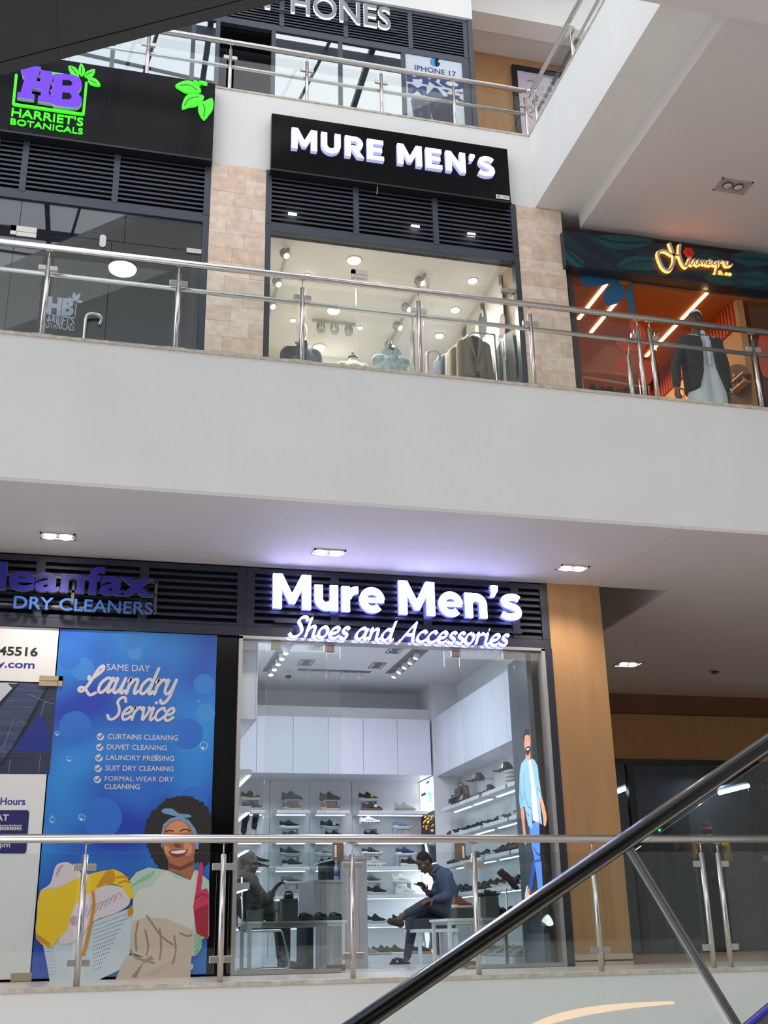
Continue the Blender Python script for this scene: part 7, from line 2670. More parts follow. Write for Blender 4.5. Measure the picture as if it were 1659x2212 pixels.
for L in ([(1130, 215), (1150, 208), (1185, 218)], [(1245, 212), (1275, 200), (1310, 210)], [(1140, 180), (1170, 172), (1195, 180)], [(1240, 178), (1275, 164), (1310, 176)]):
    pr.line(HAIR, kB(L), 0.012, smooth=4)
for cx_, cy_, r in ((1157, 232, 11), (1270, 220, 12)):
    c_ = kB([(cx_, cy_)])[0]
    pr.line(HAIR2, [(c_[0] + r * cos(a), c_[1] + r * sin(a)) for a in [2 * pi * i / 20 for i in range(21)]], 0.0)
pr.shape(TEAL, kB([(1112, 190), (1125, 130), (1170, 90), (1230, 75), (1300, 100), (1345, 160), (1372, 230), (1368, 300), (1345, 300), (1345, 220), (1310, 140), (1240, 95), (1175, 110), (1135, 150), (1122, 200), (1118, 300), (1110, 280)]))
pr.shape(TEAL, kB([(1215, 75), (1120, 52), (1122, 25), (1185, 22), (1230, 55), (1300, 62), (1318, 80), (1240, 90)]), 2)
pr.build('head_print', t)
pr.shape(TOW, kB([(345, 540), (375, 440), (405, 400), (470, 392), (510, 420), (560, 470), (550, 540), (450, 580), (280, 590)]), 3)
pr.shape(TOW2, kB([(385, 470), (410, 420), (440, 405), (420, 440), (395, 490)]), 2)
# basket
pr.shape(BASK, kB([(290, 930), (460, 880), (640, 800), (915, 700), (905, 1000), (830, 1130), (650, 1215), (345, 1225), (320, 1080)]))
for i in range(17):
    for j in range(12):
        x = 640 + i * 15 + (j % 2) * 7
        y = 835 + j * 27 - i * 5.5
        if x < 640 + (1 - j / 14) * 250 and x < 880:
            pr.disc(HOLE, kB([(x, y)])[0], 1.25, 6)
for i in range(5):
    for j in range(9):
        pr.disc(HOLE, kB([(310 + i * 14 + j * 2.5, 985 + j * 22)])[0], 0.9, 6)
pr.shape(TOW, kB([(470, 800), (500, 700), (610, 600), (720, 550), (830, 560), (885, 610), (890, 680), (800, 740), (640, 800), (560, 900), (470, 955), (400, 940), (440, 860)]), 3)
for k in range(8):
    pr.line(TOW2, kB([(560 + k * 32, 790 - k * 18), (590 + k * 32, 740 - k * 20), (600 + k * 34, 690 - k * 8)]), 0.012, smooth=3)
pr.shape(TOW2, kB([(480, 780), (530, 760), (525, 830), (490, 815)]), 3)
pr.build('basket_print', t)
# shirt and apron
pr.shape(MINT, kB([(890, 520), (940, 460), (1020, 428), (1110, 440), (1160, 450), (1310, 515), (1350, 440), (1440, 520), (1440, 900), (1395, 920), (1330, 1040), (920, 860), (915, 640)]))
for k in range(9):
    pr.line(MINT2, kB([(905 + k * 14, 560 - k * 11), (935 + k * 12, 540 - k * 5), (950 + k * 14, 520 - k * 8)]), 0.014)
for k in range(6):
    pr.line(MINT2, kB([(1340, 900 + k * 26), (1365, 885 + k * 24), (1385, 860 + k * 22)]), 0.02)
pr.shape(APR3, kB([(1040, 560), (1130, 460), (1160, 455), (1200, 500), (1310, 520), (1340, 440), (1350, 500), (1340, 700), (1330, 850), (905, 860), (920, 640), (960, 580)]))
pr.shape(APR, kB([(915, 800), (1000, 770), (1150, 780), (1330, 860), (1325, 1000), (1310, 1110), (1250, 1130), (1140, 1110), (1000, 1050), (900, 1010), (905, 900)]))
pr.shape(APR, kB([(885, 1030), (1000, 1050), (1140, 1110), (1310, 1120), (1312, 1190), (790, 1212), (830, 1120)]))
for L in ([(1010, 760), (1060, 830), (1110, 900), (1190, 960)], [(950, 800), (935, 900), (940, 1000)], [(1100, 850), (1110, 960), (1100, 1060)], [(1200, 900), (1210, 1000), (1190, 1090)], [(1240, 880), (1290, 900), (1320, 890)], [(1000, 860), (1020, 960), (1010, 1030)]):
    pr.line(APR2, kB(L), 0.018, smooth=4)
pr.shape(APR2, kB([(1000, 1060), (1040, 1035), (1060, 1060), (985, 1090), (940, 1190), (905, 1180)]))
pr.line(APR, kB([(1060, 1090), (1180, 1130), (1310, 1110)]), 0.06, smooth=3)
pr.line(APR2, kB([(900, 1000), (940, 1050), (1060, 1085)]), 0.02, smooth=3)
pr.build('apron_print', t)
# gloves
pr.shape(YEL1, kB([(278, 590), (400, 570), (560, 490), (740, 445), (800, 445), (870, 490), (915, 590), (910, 640), (890, 640), (840, 560), (740, 545), (620, 600), (540, 660), (490, 740), (470, 840), (400, 920), (345, 978), (250, 920), (255, 760)]), 2)
pr.shape(YEL2, kB([(735, 450), (785, 450), (790, 520), (770, 545), (730, 540), (660, 570)]), 2)
pr.shape(YEL2, kB([(252, 880), (340, 945), (345, 978), (250, 925)]))
pr.line(YEL2, kB([(800, 500), (840, 490), (880, 500)]), 0.02)
pr.line(YEL2, kB([(820, 535), (860, 520), (895, 530)]), 0.02)
pr.line(YEL2, kB([(640, 600), (645, 700), (610, 880), (572, 1030)]), 0.028, smooth=4)
pr.shape(YEL2, kB([(880, 720), (915, 680), (920, 740), (880, 768)]))
pr.shape(PINK, kB([(1365, 470), (1372, 405), (1388, 388), (1400, 410), (1392, 520), (1385, 580), (1425, 570), (1438, 610), (1436, 920), (1350, 880), (1330, 700), (1340, 640)]))
pr.shape(PINK2, kB([(1335, 720), (1436, 680), (1430, 920), (1358, 885)]))
pr.line(PINK2, kB([(1345, 640), (1390, 610), (1430, 625)]), 0.02)
pr.build('glove_print', t)
# ticks
pr = Print(PF, 0.0022, 0.00008)
for (x, y) in ((692, 802), (687, 875), (682, 949), (677, 1021), (672, 1097)):
    pr.disc(CRM, kA([(x, y)])[0], 8.0, 20)
    pr.line(BOK[2], kA([(x - 14, y), (x - 4, y + 11), (x + 16, y - 14)]), 0.016)
pr.build('tick_print', t)
for s, x0, x1, y0, y1, b in (('SAME DAY', 735, 1035, 305, 350, 0.0), ('CURTAINS CLEANING', 742, 1226, 787, 823, 0.009), ('DUVET CLEANING', 737, 1150, 858, 893, 0.009), ('LAUNDRY PRESSING', 732, 1200, 931, 966, 0.009),
                             ('SUIT DRY CLEANING', 727, 1197, 1003, 1038, 0.009), ('FORMAL WEAR DRY', 722, 1196, 1076, 1110, 0.0), ('CLEANING', 719, 963, 1129, 1163, 0.009)):
    write(t, s, PF, pxbox(PF, x0 / 3.19, x1 / 3.19, 1340 + y0 / 3.19, 1340 + y1 / 3.19), CRM, bold=b, off=0.0022)
mb = MB()
script_text(mb, PF, 'Laundry', pxbox(PF, 545 / 3.19, 1215 / 3.19, 1340 + 320 / 3.19, 1340 + 566 / 3.19), 0.03, 0.3, 0.0, 0.0022)
script_text(mb, PF, 'Service', pxbox(PF, 745 / 3.19, 1200 / 3.19, 1340 + 535 / 3.19, 1340 + 688 / 3.19), 0.027, 0.3, 0.0, 0.0022)
ob('script_print', mb, CRM, t)

# white door panel prints
t = thing('door_print', 'suit picture and opening hours printed on the white door', 'print', (-1.0, YF - 0.007, 0.5))
TBK, TBL, TNV = mat('print_text_black', (26, 24, 28), 0.5), mat('print_text_blue', (32, 44, 130), 0.5), mat('print_panel_navy', (20, 20, 92), 0.4)
write(t, '45516', PF, pxbox(PF, -3, 82, 1397, 1417), TBK, bold=0.03, off=0.002)
write(t, 'laundry.com', PF, pxbox(PF, -92, 75, 1425, 1447), TBL, bold=0.02, off=0.002)
write(t, 'Hours', PF, pxbox(PF, 1, 55, 1723, 1739), TBL, bold=0.02, off=0.002)
pr = Print(PF, 0.0006, 0.0002)
SU1, SU2, SU3, SU4, SU5 = mat('print_suit_navy', (40, 48, 74), 0.6, var=0.55, scale=90, stretch=(0.02, 1, 1)), mat('print_lapel', (58, 68, 98), 0.6, var=0.5, scale=90, stretch=(0.02, 1, 1)), mat('print_square_blue', (28, 42, 126), 0.6), mat('print_shirt_white', (190, 190, 200), 0.5), mat('print_suit_shadow', (16, 18, 32), 0.6)
pr.shape(SU1, kA([(-900, 425), (395, 438), (340, 1060), (-900, 1055)]))
pr.shape(SU2, kA([(-100, 900), (0, 600), (130, 430), (190, 432), (140, 560), (0, 860), (-100, 980)]))
pr.shape(SU2, kA([(190, 432), (330, 440), (230, 620), (80, 880), (10, 980), (0, 870), (140, 560)]))
pr.shape(SU5, kA([(330, 440), (345, 450), (190, 740), (10, 1010), (0, 985), (80, 880)]))
pr.shape(SU5, kA([(125, 432), (140, 432), (0, 600), (0, 560)]))
pr.shape(SU4, kA([(-100, 430), (45, 428), (85, 468), (0, 560), (-100, 600)]))
pr.shape(SU3, kA([(75, 905), (160, 790), (280, 640), (330, 740), (352, 905)]))
for L in ([(0, 905), (20, 880), (100, 670), (180, 715)], [(0, 880), (40, 910)], [(200, 510), (290, 550)], [(300, 560), (370, 575)], [(280, 660), (310, 560)], [(70, 960), (60, 1050)], [(280, 930), (265, 1050)]):
    pr.line(mat('print_suit_stripe', (104, 110, 130), 0.6), kA(L), 0.007)
pr.shape(TNV, kA([(-900, 1305), (190, 1308), (202, 1322), (182, 1590), (170, 1608), (-900, 1605)]))
for i in range(9):
    x = i * 17
    pr.line(CRM, kA([(x, 1410 + (i % 2) * 6), (x + 12, 1440), (x + 4, 1448), (x, 1425), (x + 14, 1412)]), 0.008)
pr.build('suit_print', t)
write(t, 'SAT', PF, pxbox(PF, -18, 19, 1759, 1773), CRM, bold=0.03, off=0.006)
write(t, '8:00pm', PF, pxbox(PF, -34, 22, 1819, 1834), CRM, bold=0.02, off=0.006)

# ================================================================== people
SKIN_D = mat('skin_deep_brown', (92, 62, 48), 0.55, var=0.06, scale=20)
SKIN_B = mat('skin_brown', (104, 72, 56), 0.55, var=0.06, scale=20)
EYEW, EYED = mat('eye_white', (214, 208, 200), 0.3), mat('eye_dark', (18, 14, 12), 0.2)


def head_parts(t, c, R, skin, hair=None, voxel=0.008, beard=None, s=1.0, down=False):
    """face towards local -Y, up +Z; c is the head centre (mid height), R a 3x3 rotation"""
    P = lambda x, y, z: c + R @ (Vector((x, y, z)) * s)
    b = MB()
    b.ell(c + R @ (Vector((0, 0.012, 0.02)) * s), (0.074 * s, 0.095 * s, 0.105 * s), 16, 12, R)
    b.ell(c + R @ (Vector((0, -0.018, -0.055)) * s), (0.058 * s, 0.068 * s, 0.07 * s), 14, 10, R)
    b.cap(P(0, -0.05, -0.1), P(0, -0.045, -0.09), 0.026 * s, 0.03 * s)
    b.cap(P(0, -0.085, 0.02), P(0, -0.104, -0.028), 0.009 * s, 0.014 * s)
    for q in (-1, 1):
        b.cap(P(q * 0.012, -0.094, -0.032), P(q * 0.014, -0.088, -0.032), 0.009 * s, 0.009 * s)
        b.cap(P(q * 0.015, -0.08, 0.032), P(q * 0.052, -0.068, 0.03), 0.009 * s, 0.008 * s)
        b.cap(P(q * 0.042, -0.062, -0.02), P(q * 0.048, -0.05, -0.03), 0.024 * s, 0.022 * s)
        b.ell(P(q * 0.078, 0.012, -0.005), (0.012 * s, 0.02 * s, 0.034 * s), 8, 6, R)
    b.cap(P(-0.022, -0.083, -0.062), P(0.022, -0.083, -0.062), 0.0085 * s, 0.0085 * s)
    b.cap(P(-0.018, -0.08, -0.075), P(0.018, -0.08, -0.075), 0.009 * s, 0.009 * s)
    b.cap(P(0, 0.025, -0.06), P(0, 0.045, -0.17), 0.056 * s, 0.06 * s)
    o = soft('head', b, skin, t, voxel, 3)
    for q in (-1, 1):
        if down:
            ob('eyelash', MB().tube([P(q * 0.019, -0.0835, 0.009), P(q * 0.031, -0.0855, 0.005), P(q * 0.045, -0.078, 0.009)], 0.0022 * s, 6), EYED, t)
        else:
            e = MB().ell(P(q * 0.031, -0.0775, 0.012), (0.0115 * s, 0.0065 * s, 0.005 * s), 10, 6, R)
            eo = ob('eye', e, EYEW, t)
            ob('pupil', MB().ell(P(q * 0.031, -0.0832, 0.012), (0.005 * s, 0.002 * s, 0.0048 * s), 8, 5, R), EYED, eo)
        ob('eyebrow', MB().tube([P(q * 0.014, -0.0905, 0.036), P(q * 0.034, -0.086, 0.043), P(q * 0.055, -0.074, 0.036)], 0.0045 * s, 6), EYED, t)
    ob('mouth', MB().tube([P(-0.024, -0.0855, -0.069), P(0, -0.092, -0.068), P(0.024, -0.0855, -0.069)], 0.003 * s, 6), mat('lip_dark', (70, 36, 34), 0.5), t)
    if hair:
        h = MB()
        n0 = 0
        for i in range(9):
            for j in range(20):
                pass
        h.ell(c + R @ (Vector((0, 0.022, 0.045)) * s), (0.08 * s, 0.094 * s, 0.092 * s), 16, 10, R)
        h.ell(c + R @ (Vector((0, 0.062, 0.0)) * s), (0.068 * s, 0.052 * s, 0.075 * s), 14, 8, R)
        soft('hair', h, hair, t, 0.01, 2)
    if beard:
        h = MB()
        h.cap(P(-0.03, -0.075, -0.102), P(0.03, -0.075, -0.102), 0.026 * s, 0.026 * s)
        h.cap(P(0, -0.078, -0.115), P(0, -0.07, -0.125), 0.028 * s, 0.022 * s)
        for q in (-1, 1):
            h.cap(P(q * 0.03, -0.072, -0.1), P(q * 0.068, -0.01, -0.05), 0.016 * s, 0.01 * s)
        soft('beard', h, beard, t, 0.008, 2)


def rotm(yaw, pitch=0.0, roll=0.0):
    return Matrix.Rotation(yaw, 3, 'Z') @ Matrix.Rotation(pitch, 3, 'X') @ Matrix.Rotation(roll, 3, 'Y')


def hand(t, wrist, dirv, palm_n, side, skin, curl=0.5, s=1.0, name='hand', voxel=0.0055):
    """wrist point, direction the fingers go, palm normal, side +1/-1 for the thumb side"""
    d = Vector(dirv).normalized()
    n = Vector(palm_n)
    n = (n - d * n.dot(d)).normalized()
    w = d.cross(n) * side
    b = MB()
    W = Vector(wrist)
    b.cap(W - d * 0.05 * s, W, 0.026 * s, 0.025 * s)
    for k in range(4):
        o = (k - 1.5) * 0.021 * s
        b.cap(W + w * o * 0.6 + d * 0.01 * s, W + w * o + d * 0.085 * s, 0.017 * s, 0.0125 * s)
        L = (0.036, 0.043, 0.04, 0.031)[k if side > 0 else k] * s
        p = W + w * o + d * 0.088 * s
        dd = d.copy()
        for j, f in enumerate((1.0, 0.72, 0.6)):
            a = curl * (0.55 + 0.35 * j)
            dd = (dd * cos(a) + n * sin(a)).normalized()
            q = p + dd * L * f
            b.cap(p, q, (0.0088 - 0.0008 * j) * s, (0.0083 - 0.0008 * j) * s, 8)
            p = q
    p = W + w * 0.026 * s + d * 0.018 * s
    td = (w * 0.75 + d * 0.62 + n * 0.25).normalized()
    for L, r in ((0.042, 0.0125), (0.032, 0.0105), (0.024, 0.009)):
        q = p + td * L * s
        b.cap(p, q, r * s, (r - 0.0012) * s, 8)
        p = q
        td = (td + d * 0.35 + n * curl * 0.5).normalized()
    return soft(name, b, skin, t, voxel, 2)


# ---- the man standing at the middle railing
YM2 = 10.45
SCL = 1.0
p_ = lambda x, y, Y=YM2: aY(1400 + x / 6.405, 640 + y / 6.405, Y)
nk = p_(690, 500)
t = thing('person', 'man in white cap, glasses, white robe and dark blazer behind the railing', 'person', (nk.x, YM2, 5.445))
ROBE = mat('robe_white', (206, 212, 218), 0.8, bump=0.15, scale=8)
BLZ = mat('blazer_charcoal', (34, 36, 42), 0.85, var=0.08, scale=50)
cx_ = nk.x + 0.015
zS = nk.z - 0.08
b = MB()
b.cap((cx_ - 0.15, YM2, zS - 0.03), (cx_ + 0.15, YM2, zS - 0.03), 0.07, 0.07)
b.cap((cx_ - 0.07, YM2, zS - 0.12), (cx_ - 0.08, YM2, zS - 0.55), 0.125, 0.12)
b.cap((cx_ + 0.07, YM2, zS - 0.12), (cx_ + 0.08, YM2, zS - 0.55), 0.125, 0.12)
b.cap((cx_ - 0.08, YM2, zS - 0.5), (cx_ - 0.11, YM2, 5.62), 0.135, 0.17)
b.cap((cx_ + 0.08, YM2, zS - 0.5), (cx_ + 0.11, YM2, 5.62), 0.135, 0.17)
soft('robe', b, ROBE, t, 0.016, 6)
ob('robe_collar', MB().lathe([(0.068, -0.02), (0.071, 0.01), (0.067, 0.03), (0.06, 0.03)], (cx_, YM2 - 0.002, nk.z - 0.035), 20), ROBE, t)
ob('robe_placket', bx(cx_ - 0.018, cx_ + 0.018, YM2 - 0.142, YM2 - 0.128, zS - 0.42, zS - 0.06), ROBE, t)
# blazer: two open front halves, back, sleeves
b = MB()
for s in (-1, 1):
    b.cap((cx_ + s * 0.08, YM2 + 0.01, zS + 0.0), (cx_ + s * 0.2, YM2 + 0.01, zS - 0.05), 0.06, 0.078)
    for k in range(20):
        u = k / 19
        z = zS - 0.06 - 0.64 * u
        xi = 0.085 + 0.055 * max(0, u - 0.15) + (0.05 * max(0, u - 0.7) / 0.3)
        b.cap((cx_ + s * xi, YM2 - 0.125 + 0.03 * (u < 0.1), z), (cx_ + s * 0.2, YM2 - 0.06, z), 0.032, 0.055)
        b.cap((cx_ + s * 0.2, YM2 - 0.04, z), (cx_ + s * 0.19, YM2 + 0.08, z), 0.052, 0.05)
        b.cap((cx_ + s * 0.19, YM2 + 0.08, z), (cx_, YM2 + 0.12, z), 0.05, 0.05)
    b.cap((cx_ + s * 0.075, YM2 + 0.0, zS + 0.015), (cx_ + s * 0.1, YM2 - 0.1, zS - 0.12), 0.03, 0.028)
sl = [(400, 640), (385, 950), (395, 1220)], [(975, 640), (1055, 950), (1110, 1290)]
arm = []
for s, L in ((-1, sl[0]), (1, sl[1])):
    sh_, el, wr_ = p_(*L[0]), p_(*L[1], YM2 - 0.02), p_(*L[2], YM2 - 0.08)
    sh_ = Vector((cx_ + s * 0.215, YM2, zS - 0.07))
    b.cap(sh_, el, 0.073, 0.06)
    b.cap(el, wr_, 0.06, 0.05)
    arm.append((s, el, wr_))
soft('blazer', b, BLZ, t, 0.013, 5)
lp = MB()
for s in (-1, 1):
    lp.prism([(cx_ + s * 0.06, YM2 - 0.105, zS - 0.0), (cx_ + s * 0.13, YM2 - 0.135, zS - 0.09), (cx_ + s * 0.125, YM2 - 0.158, zS - 0.2), (cx_ + s * 0.085, YM2 - 0.158, zS - 0.36), (cx_ + s * 0.075, YM2 - 0.15, zS - 0.15)], (0, 0.014, 0))
ob('lapel', lp, BLZ, t)
pk = MB()
for s in (-1, 1):
    pk.box(cx_ + s * 0.19 - 0.06, cx_ + s * 0.19 + 0.06, YM2 - 0.128, YM2 - 0.105, zS - 0.46, zS - 0.44)
ob('pocket_flap', pk, BLZ, t)
for s, el, wr_ in arm:
    d_ = (wr_ - el).normalized()
    if s > 0:
        ob('shirt_cuff', MB().tube([wr_ + d_ * 0.01, wr_ + d_ * 0.04], [0.046, 0.044], 14), ROBE, t)
    hand(t, wr_ + d_ * 0.06, d_ + Vector((0, -0.1, 0)), (-s * 0.9, 0.3, 0), -1 if s > 0 else 1, SKIN_D, 0.42 if s > 0 else 0.75)
RH = rotm(radians(-38), radians(-10), 0)
hc = aY(1400 + 655 / 6.405, 640 + 330 / 6.405, YM2 - 0.02)
head_parts(t, hc, RH, SKIN_D, None, 0.008, mat('beard_black', (16, 14, 14), 0.9), 1.04)
cpm = MB()
secs = []
for i in range(6):
    a = radians(12 + 75 * i / 5)
    secs.append([hc + RH @ Vector((0.083 * cos(a) ** 0.6 * cos(w), 0.016 + 0.104 * cos(a) ** 0.6 * sin(w), 0.045 + 0.095 * sin(a) + 0.03 * (1 if i == 0 else 0) * -sin(w) * 0)) for w in [2 * pi * j / 20 for j in range(20)]])
loft(cpm, secs)
ob('kufi_cap', cpm, mat('cap_white_knit', (226, 222, 226), 0.9, bump=0.4, scale=60), t)
GLF = mat('glasses_black', (20, 18, 18), 0.3)
gm = MB()
for q in (-1, 1):
    gm.tube([hc + RH @ Vector((q * 0.034 + 0.024 * cos(a), -0.104, 0.012 + 0.017 * sin(a))) for a in [2 * pi * i / 14 for i in range(15)]], 0.003, 6)
    gm.tube([hc + RH @ Vector((q * 0.058, -0.102, 0.018)), hc + RH @ Vector((q * 0.085, 0.0, 0.014))], 0.0035, 6)
gm.tube([hc + RH @ Vector((-0.01, -0.106, 0.016)), hc + RH @ Vector((0.01, -0.106, 0.016))], 0.003, 6)
ob('glasses', gm, GLF, t)
# prayer beads in his right hand
s, el, wr_ = arm[0]
bdm = MB()
q0 = wr_ + Vector((0.05, -0.05, -0.1))
for i in range(14):
    bdm.ell(q0 + Vector((0.008 * sin(i), 0, -0.016 * i)), (0.0075, 0.0075, 0.0075), 6, 4)
o = solo('prayer_beads', bdm, mat('beads_red', (150, 40, 36), 0.4), 'string of red and white beads hanging from the robed man\'s hand', 'beads')
o['kind'] = 'thing'

# ---- the man sitting with crossed legs and a phone
YS_ = 14.55
q_ = lambda x, y, Y=YS_: aY(720 + x / 5.184, 1800 + y / 5.184, Y)
hip = q_(1290, 880)
t = thing('person', 'man in a blue shirt sitting cross-legged and bent over a phone', 'person', (hip.x, YS_, 0))
SHB = mat('shirt_slate_blue', (72, 84, 108), 0.85, var=0.1, scale=30)
TRO = mat('trousers_grey', (62, 64, 76), 0.85, var=0.1, scale=30)
sho = q_(1235, 450)
neck = q_(1120, 395)
b = MB()
mid = (hip + sho) / 2 + Vector((0.03, 0, 0))
for dy in (-0.075, 0.075):
    b.cap((hip.x - 0.02, YS_ + dy, hip.z + 0.02), (mid.x, YS_ + dy, mid.z), 0.125, 0.12)
    b.cap((mid.x, YS_ + dy, mid.z), (sho.x - 0.03, YS_ + dy, sho.z - 0.03), 0.12, 0.105)
b.cap((sho.x - 0.01, YS_ - 0.13, sho.z - 0.02), (sho.x - 0.01, YS_ + 0.13, sho.z - 0.02), 0.085, 0.085)
b.cap((sho.x - 0.04, YS_, sho.z + 0.0), (neck.x + 0.03, YS_, neck.z + 0.0), 0.09, 0.065)
# near arm resting on the lap
elb = q_(1290, 700, YS_ - 0.2)
wrn = q_(1140, 735, YS_ - 0.22)
b.cap((sho.x + 0.0, YS_ - 0.19, sho.z - 0.04), elb, 0.07, 0.056)
b.cap(elb, wrn, 0.056, 0.042)
# far arm holding the phone
elf = q_(1120, 700, YS_ + 0.14)
wrf = q_(1045, 655, YS_ + 0.05)
b.cap((sho.x, YS_ + 0.18, sho.z - 0.05), elf, 0.068, 0.054)
b.cap(elf, elf.lerp(wrf, 0.75), 0.054, 0.045)
soft('shirt', b, SHB, t, 0.013, 4)
cl = MB()
cl.tube([(neck.x + 0.055, YS_, neck.z + 0.035), (neck.x + 0.03, YS_ - 0.075, neck.z + 0.01), (neck.x - 0.03, YS_ - 0.05, neck.z - 0.055), (neck.x - 0.035, YS_, neck.z - 0.07)], 0.02, 8)
ob('collar', cl, SHB, t)
bt = MB()
for k in range(4):
    p = q_(1130 + k * 1, 460 + k * 85, YS_ - 0.145)
    bt.ell(p, (0.008, 0.005, 0.008), 8, 5)
ob('button', bt, mat('button_pale', (190, 196, 206), 0.4), t, kind='stuff')
b = MB()
b.cap((hip.x - 0.02, YS_ - 0.09, hip.z - 0.03), (hip.x - 0.02, YS_ + 0.09, hip.z - 0.03), 0.125, 0.125)
k1 = q_(1050, 790, YS_ - 0.12)
a1 = q_(790, 915, YS_ - 0.15)
b.cap((hip.x - 0.04, YS_ - 0.1, hip.z - 0.01), k1, 0.105, 0.082)
b.cap(k1, a1.lerp(k1, 0.12), 0.08, 0.052)
k2_ = q_(905, 930, YS_ + 0.06)
a2 = q_(830, 1370, YS_ + 0.02)
b.cap((hip.x - 0.04, YS_ + 0.1, hip.z - 0.04), k2_, 0.105, 0.08)
b.cap(k2_, a2, 0.078, 0.05)
soft('trousers', b, TRO, t, 0.013, 4)
ft1 = q_(690, 1000, YS_ - 0.18)
b = MB()
b.cap(a1.lerp(k1, 0.15), a1, 0.04, 0.036)
b.cap(a1, ft1.lerp(a1, 0.2), 0.036, 0.036)
f2_ = q_(735, 1440, YS_ - 0.0)
b.cap((a2.x, a2.y, a2.z + 0.05), (a2.x, a2.y, 0.07), 0.036, 0.036)
b.cap((a2.x, a2.y, 0.07), (f2_.x + 0.05, f2_.y - 0.02, 0.035), 0.035, 0.03)
soft('feet', b, SKIN_B, t, 0.009, 2)


def sandal_on(t, heel, toe, upv, m):
    d = (toe - heel).normalized()
    u = Vector(upv)
    u = (u - d * u.dot(d)).normalized()
    w = d.cross(u)
    L = (toe - heel).length
    so = MB()
    secs = []
    for s_, wd_ in ((0, 0.025), (0.1, 0.036), (0.4, 0.036), (0.7, 0.046), (0.9, 0.04), (1, 0.016)):
        p = heel + d * L * s_
        secs.append([p - w * wd_ - u * 0.022, p - w * wd_, p + w * wd_, p + w * wd_ - u * 0.022])
    loft(so, secs)
    ob('sandal_sole', so, BLKP, t)
    st = MB()
    for s0, s1, sg in ((0.45, 0.8, 1), (0.45, 0.8, -1)):
        a_, b_ = heel + d * L * s0, heel + d * L * s1
        st.tube([a_ - w * 0.042 * sg, a_ - w * 0.03 * sg + u * 0.03, (a_ + b_) / 2 + u * 0.04, b_ + w * 0.034 * sg + u * 0.025, b_ + w * 0.044 * sg], 0.018, 8)
    ob('sandal_strap', st, m, t)


SND = mat('sandal_brown', (58, 48, 44), 0.7)
sandal_on(t, Vector((f2_.x + 0.135, f2_.y + 0.0, 0.022)), Vector((f2_.x - 0.125, f2_.y - 0.03, 0.022)), (0, 0, 1), SND)
toe1 = q_(600, 985, YS_ - 0.2)
hl1 = q_(765, 1045, YS_ - 0.16)
slp = MB()
slp.cap(hl1 + Vector((-0.01, 0, 0.03)), toe1 + Vector((0.04, 0, 0.0)), 0.045, 0.04)
slp.cap(hl1 + Vector((-0.02, 0, 0.06)), ft1 + Vector((0, 0, 0.01)), 0.04, 0.042)
soft('raised_shoe', slp, SND, t, 0.01, 2)
RH = rotm(radians(-78), radians(33), 0)
hc = q_(1015, 330)
head_parts(t, hc, RH, SKIN_B, mat('hair_black', (16, 15, 16), 0.8), 0.008, None, 1.02, True)
ph = q_(985, 590, YS_ + 0.0)
dph = (q_(1040, 615, YS_) - q_(905, 560, YS_)).normalized()
hand(t, q_(1040, 650, YS_ + 0.03), Vector((-0.5, -0.1, 0.75)), (-0.6, -0.6, -0.3), 1, SKIN_B, 0.6)
hand(t, wrn + (wrn - elb).normalized() * 0.03, (wrn - elb), (0, 0.5, -1), 1, SKIN_B, 0.5)
pm = MB()
pc = q_(968, 590, YS_ - 0.03)
u_ = Vector((dph.z, 0, -dph.x)) * -1
for_ = [pc + dph * a + Vector((0, 1, 0)) * bb + u_ * cc_ for cc_ in (-0.005, 0.005) for a, bb in ((-0.08, -0.037), (0.08, -0.037), (0.08, 0.037), (-0.08, 0.037))]
o = solo('phone', MB().hexa(for_), GLOSSB, 'black phone held by the seated man in the blue shirt', 'phone')
bev(o, 0.003)

# ---- the woman sitting at the table in a brown headscarf
YW_ = 13.2
w_ = lambda x, y, Y=YW_: aY(480 + x / 5.184, 1800 + y / 5.184, Y)
hc = w_(318, 345)
t = thing('person', 'woman in a brown headscarf and dark coat looking down at a phone', 'person', (hc.x - 0.1, YW_, 0))
SCARF = mat('scarf_brown', (92, 84, 78), 0.9, var=0.2, scale=12, bump=0.3)
COAT = mat('coat_dark_brown', (60, 56, 54), 0.9, var=0.15, scale=10)
RH = rotm(radians(62), radians(14), 0)
head_parts(t, hc, RH, mat('skin_warm_brown', (120, 84, 66), 0.55), None, 0.008, None, 0.92, True)
b = MB()
b.ell(hc + RH @ Vector((0, 0.04, 0.03)), (0.092, 0.098, 0.112), 16, 10, RH)
b.cap(hc + RH @ Vector((0, 0.07, 0.09)), hc + RH @ Vector((0, 0.1, -0.12)), 0.06, 0.09)
for q in (-1, 1):
    b.cap(hc + RH @ Vector((q * 0.072, -0.015, 0.02)), hc + RH @ Vector((q * 0.06, -0.01, -0.14)), 0.03, 0.05)
b.cap(hc + RH @ Vector((0, -0.02, -0.16)), hc + RH @ Vector((0, 0.1, -0.2)), 0.075, 0.11)
b.cap(hc + RH @ Vector((-0.14, 0.08, -0.27)), hc + RH @ Vector((0.15, 0.05, -0.27)), 0.11, 0.1)
b.cap(hc + RH @ Vector((0.0, 0.1, -0.2)), hc + RH @ Vector((0.0, 0.13, -0.45)), 0.15, 0.15)
b.cap(hc + RH @ Vector((0.0, 0.0, -0.22)), hc + RH @ Vector((0.0, 0.02, -0.34)), 0.12, 0.11)
soft('headscarf', b, SCARF, t, 0.011, 4)
sh0 = w_(285, 540)
hp0 = w_(300, 850)
b = MB()
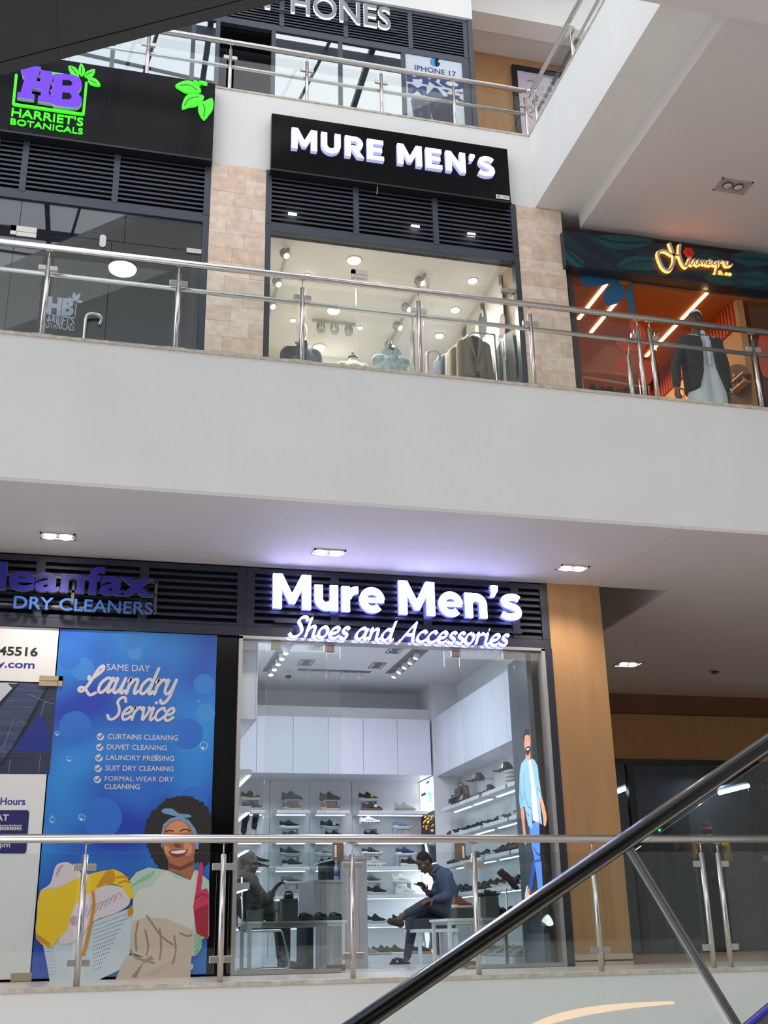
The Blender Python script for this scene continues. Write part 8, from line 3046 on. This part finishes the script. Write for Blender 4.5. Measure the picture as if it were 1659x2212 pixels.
for dy in (-0.09, 0.09):
    b.cap((sh0.x, YW_ + dy, sh0.z - 0.02), (hp0.x + 0.02, YW_ + dy, hp0.z), 0.12, 0.14)
b.cap((sh0.x + 0.02, YW_ - 0.13, sh0.z - 0.02), (sh0.x + 0.02, YW_ + 0.13, sh0.z - 0.02), 0.08, 0.08)
el0, wr0 = w_(480, 760, YW_ - 0.2), w_(555, 680, YW_ - 0.12)
b.cap((sh0.x + 0.03, YW_ - 0.17, sh0.z - 0.05), el0, 0.078, 0.062)
b.cap(el0, wr0, 0.062, 0.045)
b.cap((sh0.x + 0.03, YW_ + 0.17, sh0.z - 0.05), (el0.x - 0.05, YW_ + 0.2, el0.z - 0.02), 0.078, 0.062)
kn = Vector((hp0.x + 0.36, YW_ - 0.1, hp0.z - 0.02))
for dy in (-0.11, 0.11):
    b.cap((hp0.x, YW_ + dy, hp0.z - 0.02), (kn.x, YW_ + dy, max(0.5, kn.z)), 0.115, 0.09)
    b.cap((kn.x, YW_ + dy, max(0.5, kn.z)), (kn.x + 0.03, YW_ + dy, 0.12), 0.09, 0.06)
soft('coat', b, COAT, t, 0.014, 5)
b = MB()
for dy in (-0.11, 0.11):
    b.cap((kn.x + 0.02, YW_ + dy, 0.06), (kn.x + 0.16, YW_ + dy, 0.04), 0.045, 0.038)
soft('shoes', b, BLKP, t, 0.012, 2)
hand(t, wr0 + Vector((0.015, 0, 0.02)), Vector((0.45, -0.1, 0.7)), (0.6, -0.5, -0.3), -1, MATS['skin_warm_brown'], 0.6, 0.95)
pc = w_(638, 572, YW_ - 0.14)
dph = (w_(662, 545) - w_(615, 600)).normalized()
u_ = Vector((dph.z, 0, -dph.x))
o = solo('phone', MB().hexa([pc + dph * a + Vector((0, 1, 0)) * bb + u_ * cc_ for cc_ in (-0.005, 0.005) for a, bb in ((-0.07, -0.036), (0.07, -0.036), (0.07, 0.036), (-0.07, 0.036))]), GLOSSB, 'phone held by the woman in the brown headscarf', 'phone')
bev(o, 0.003)
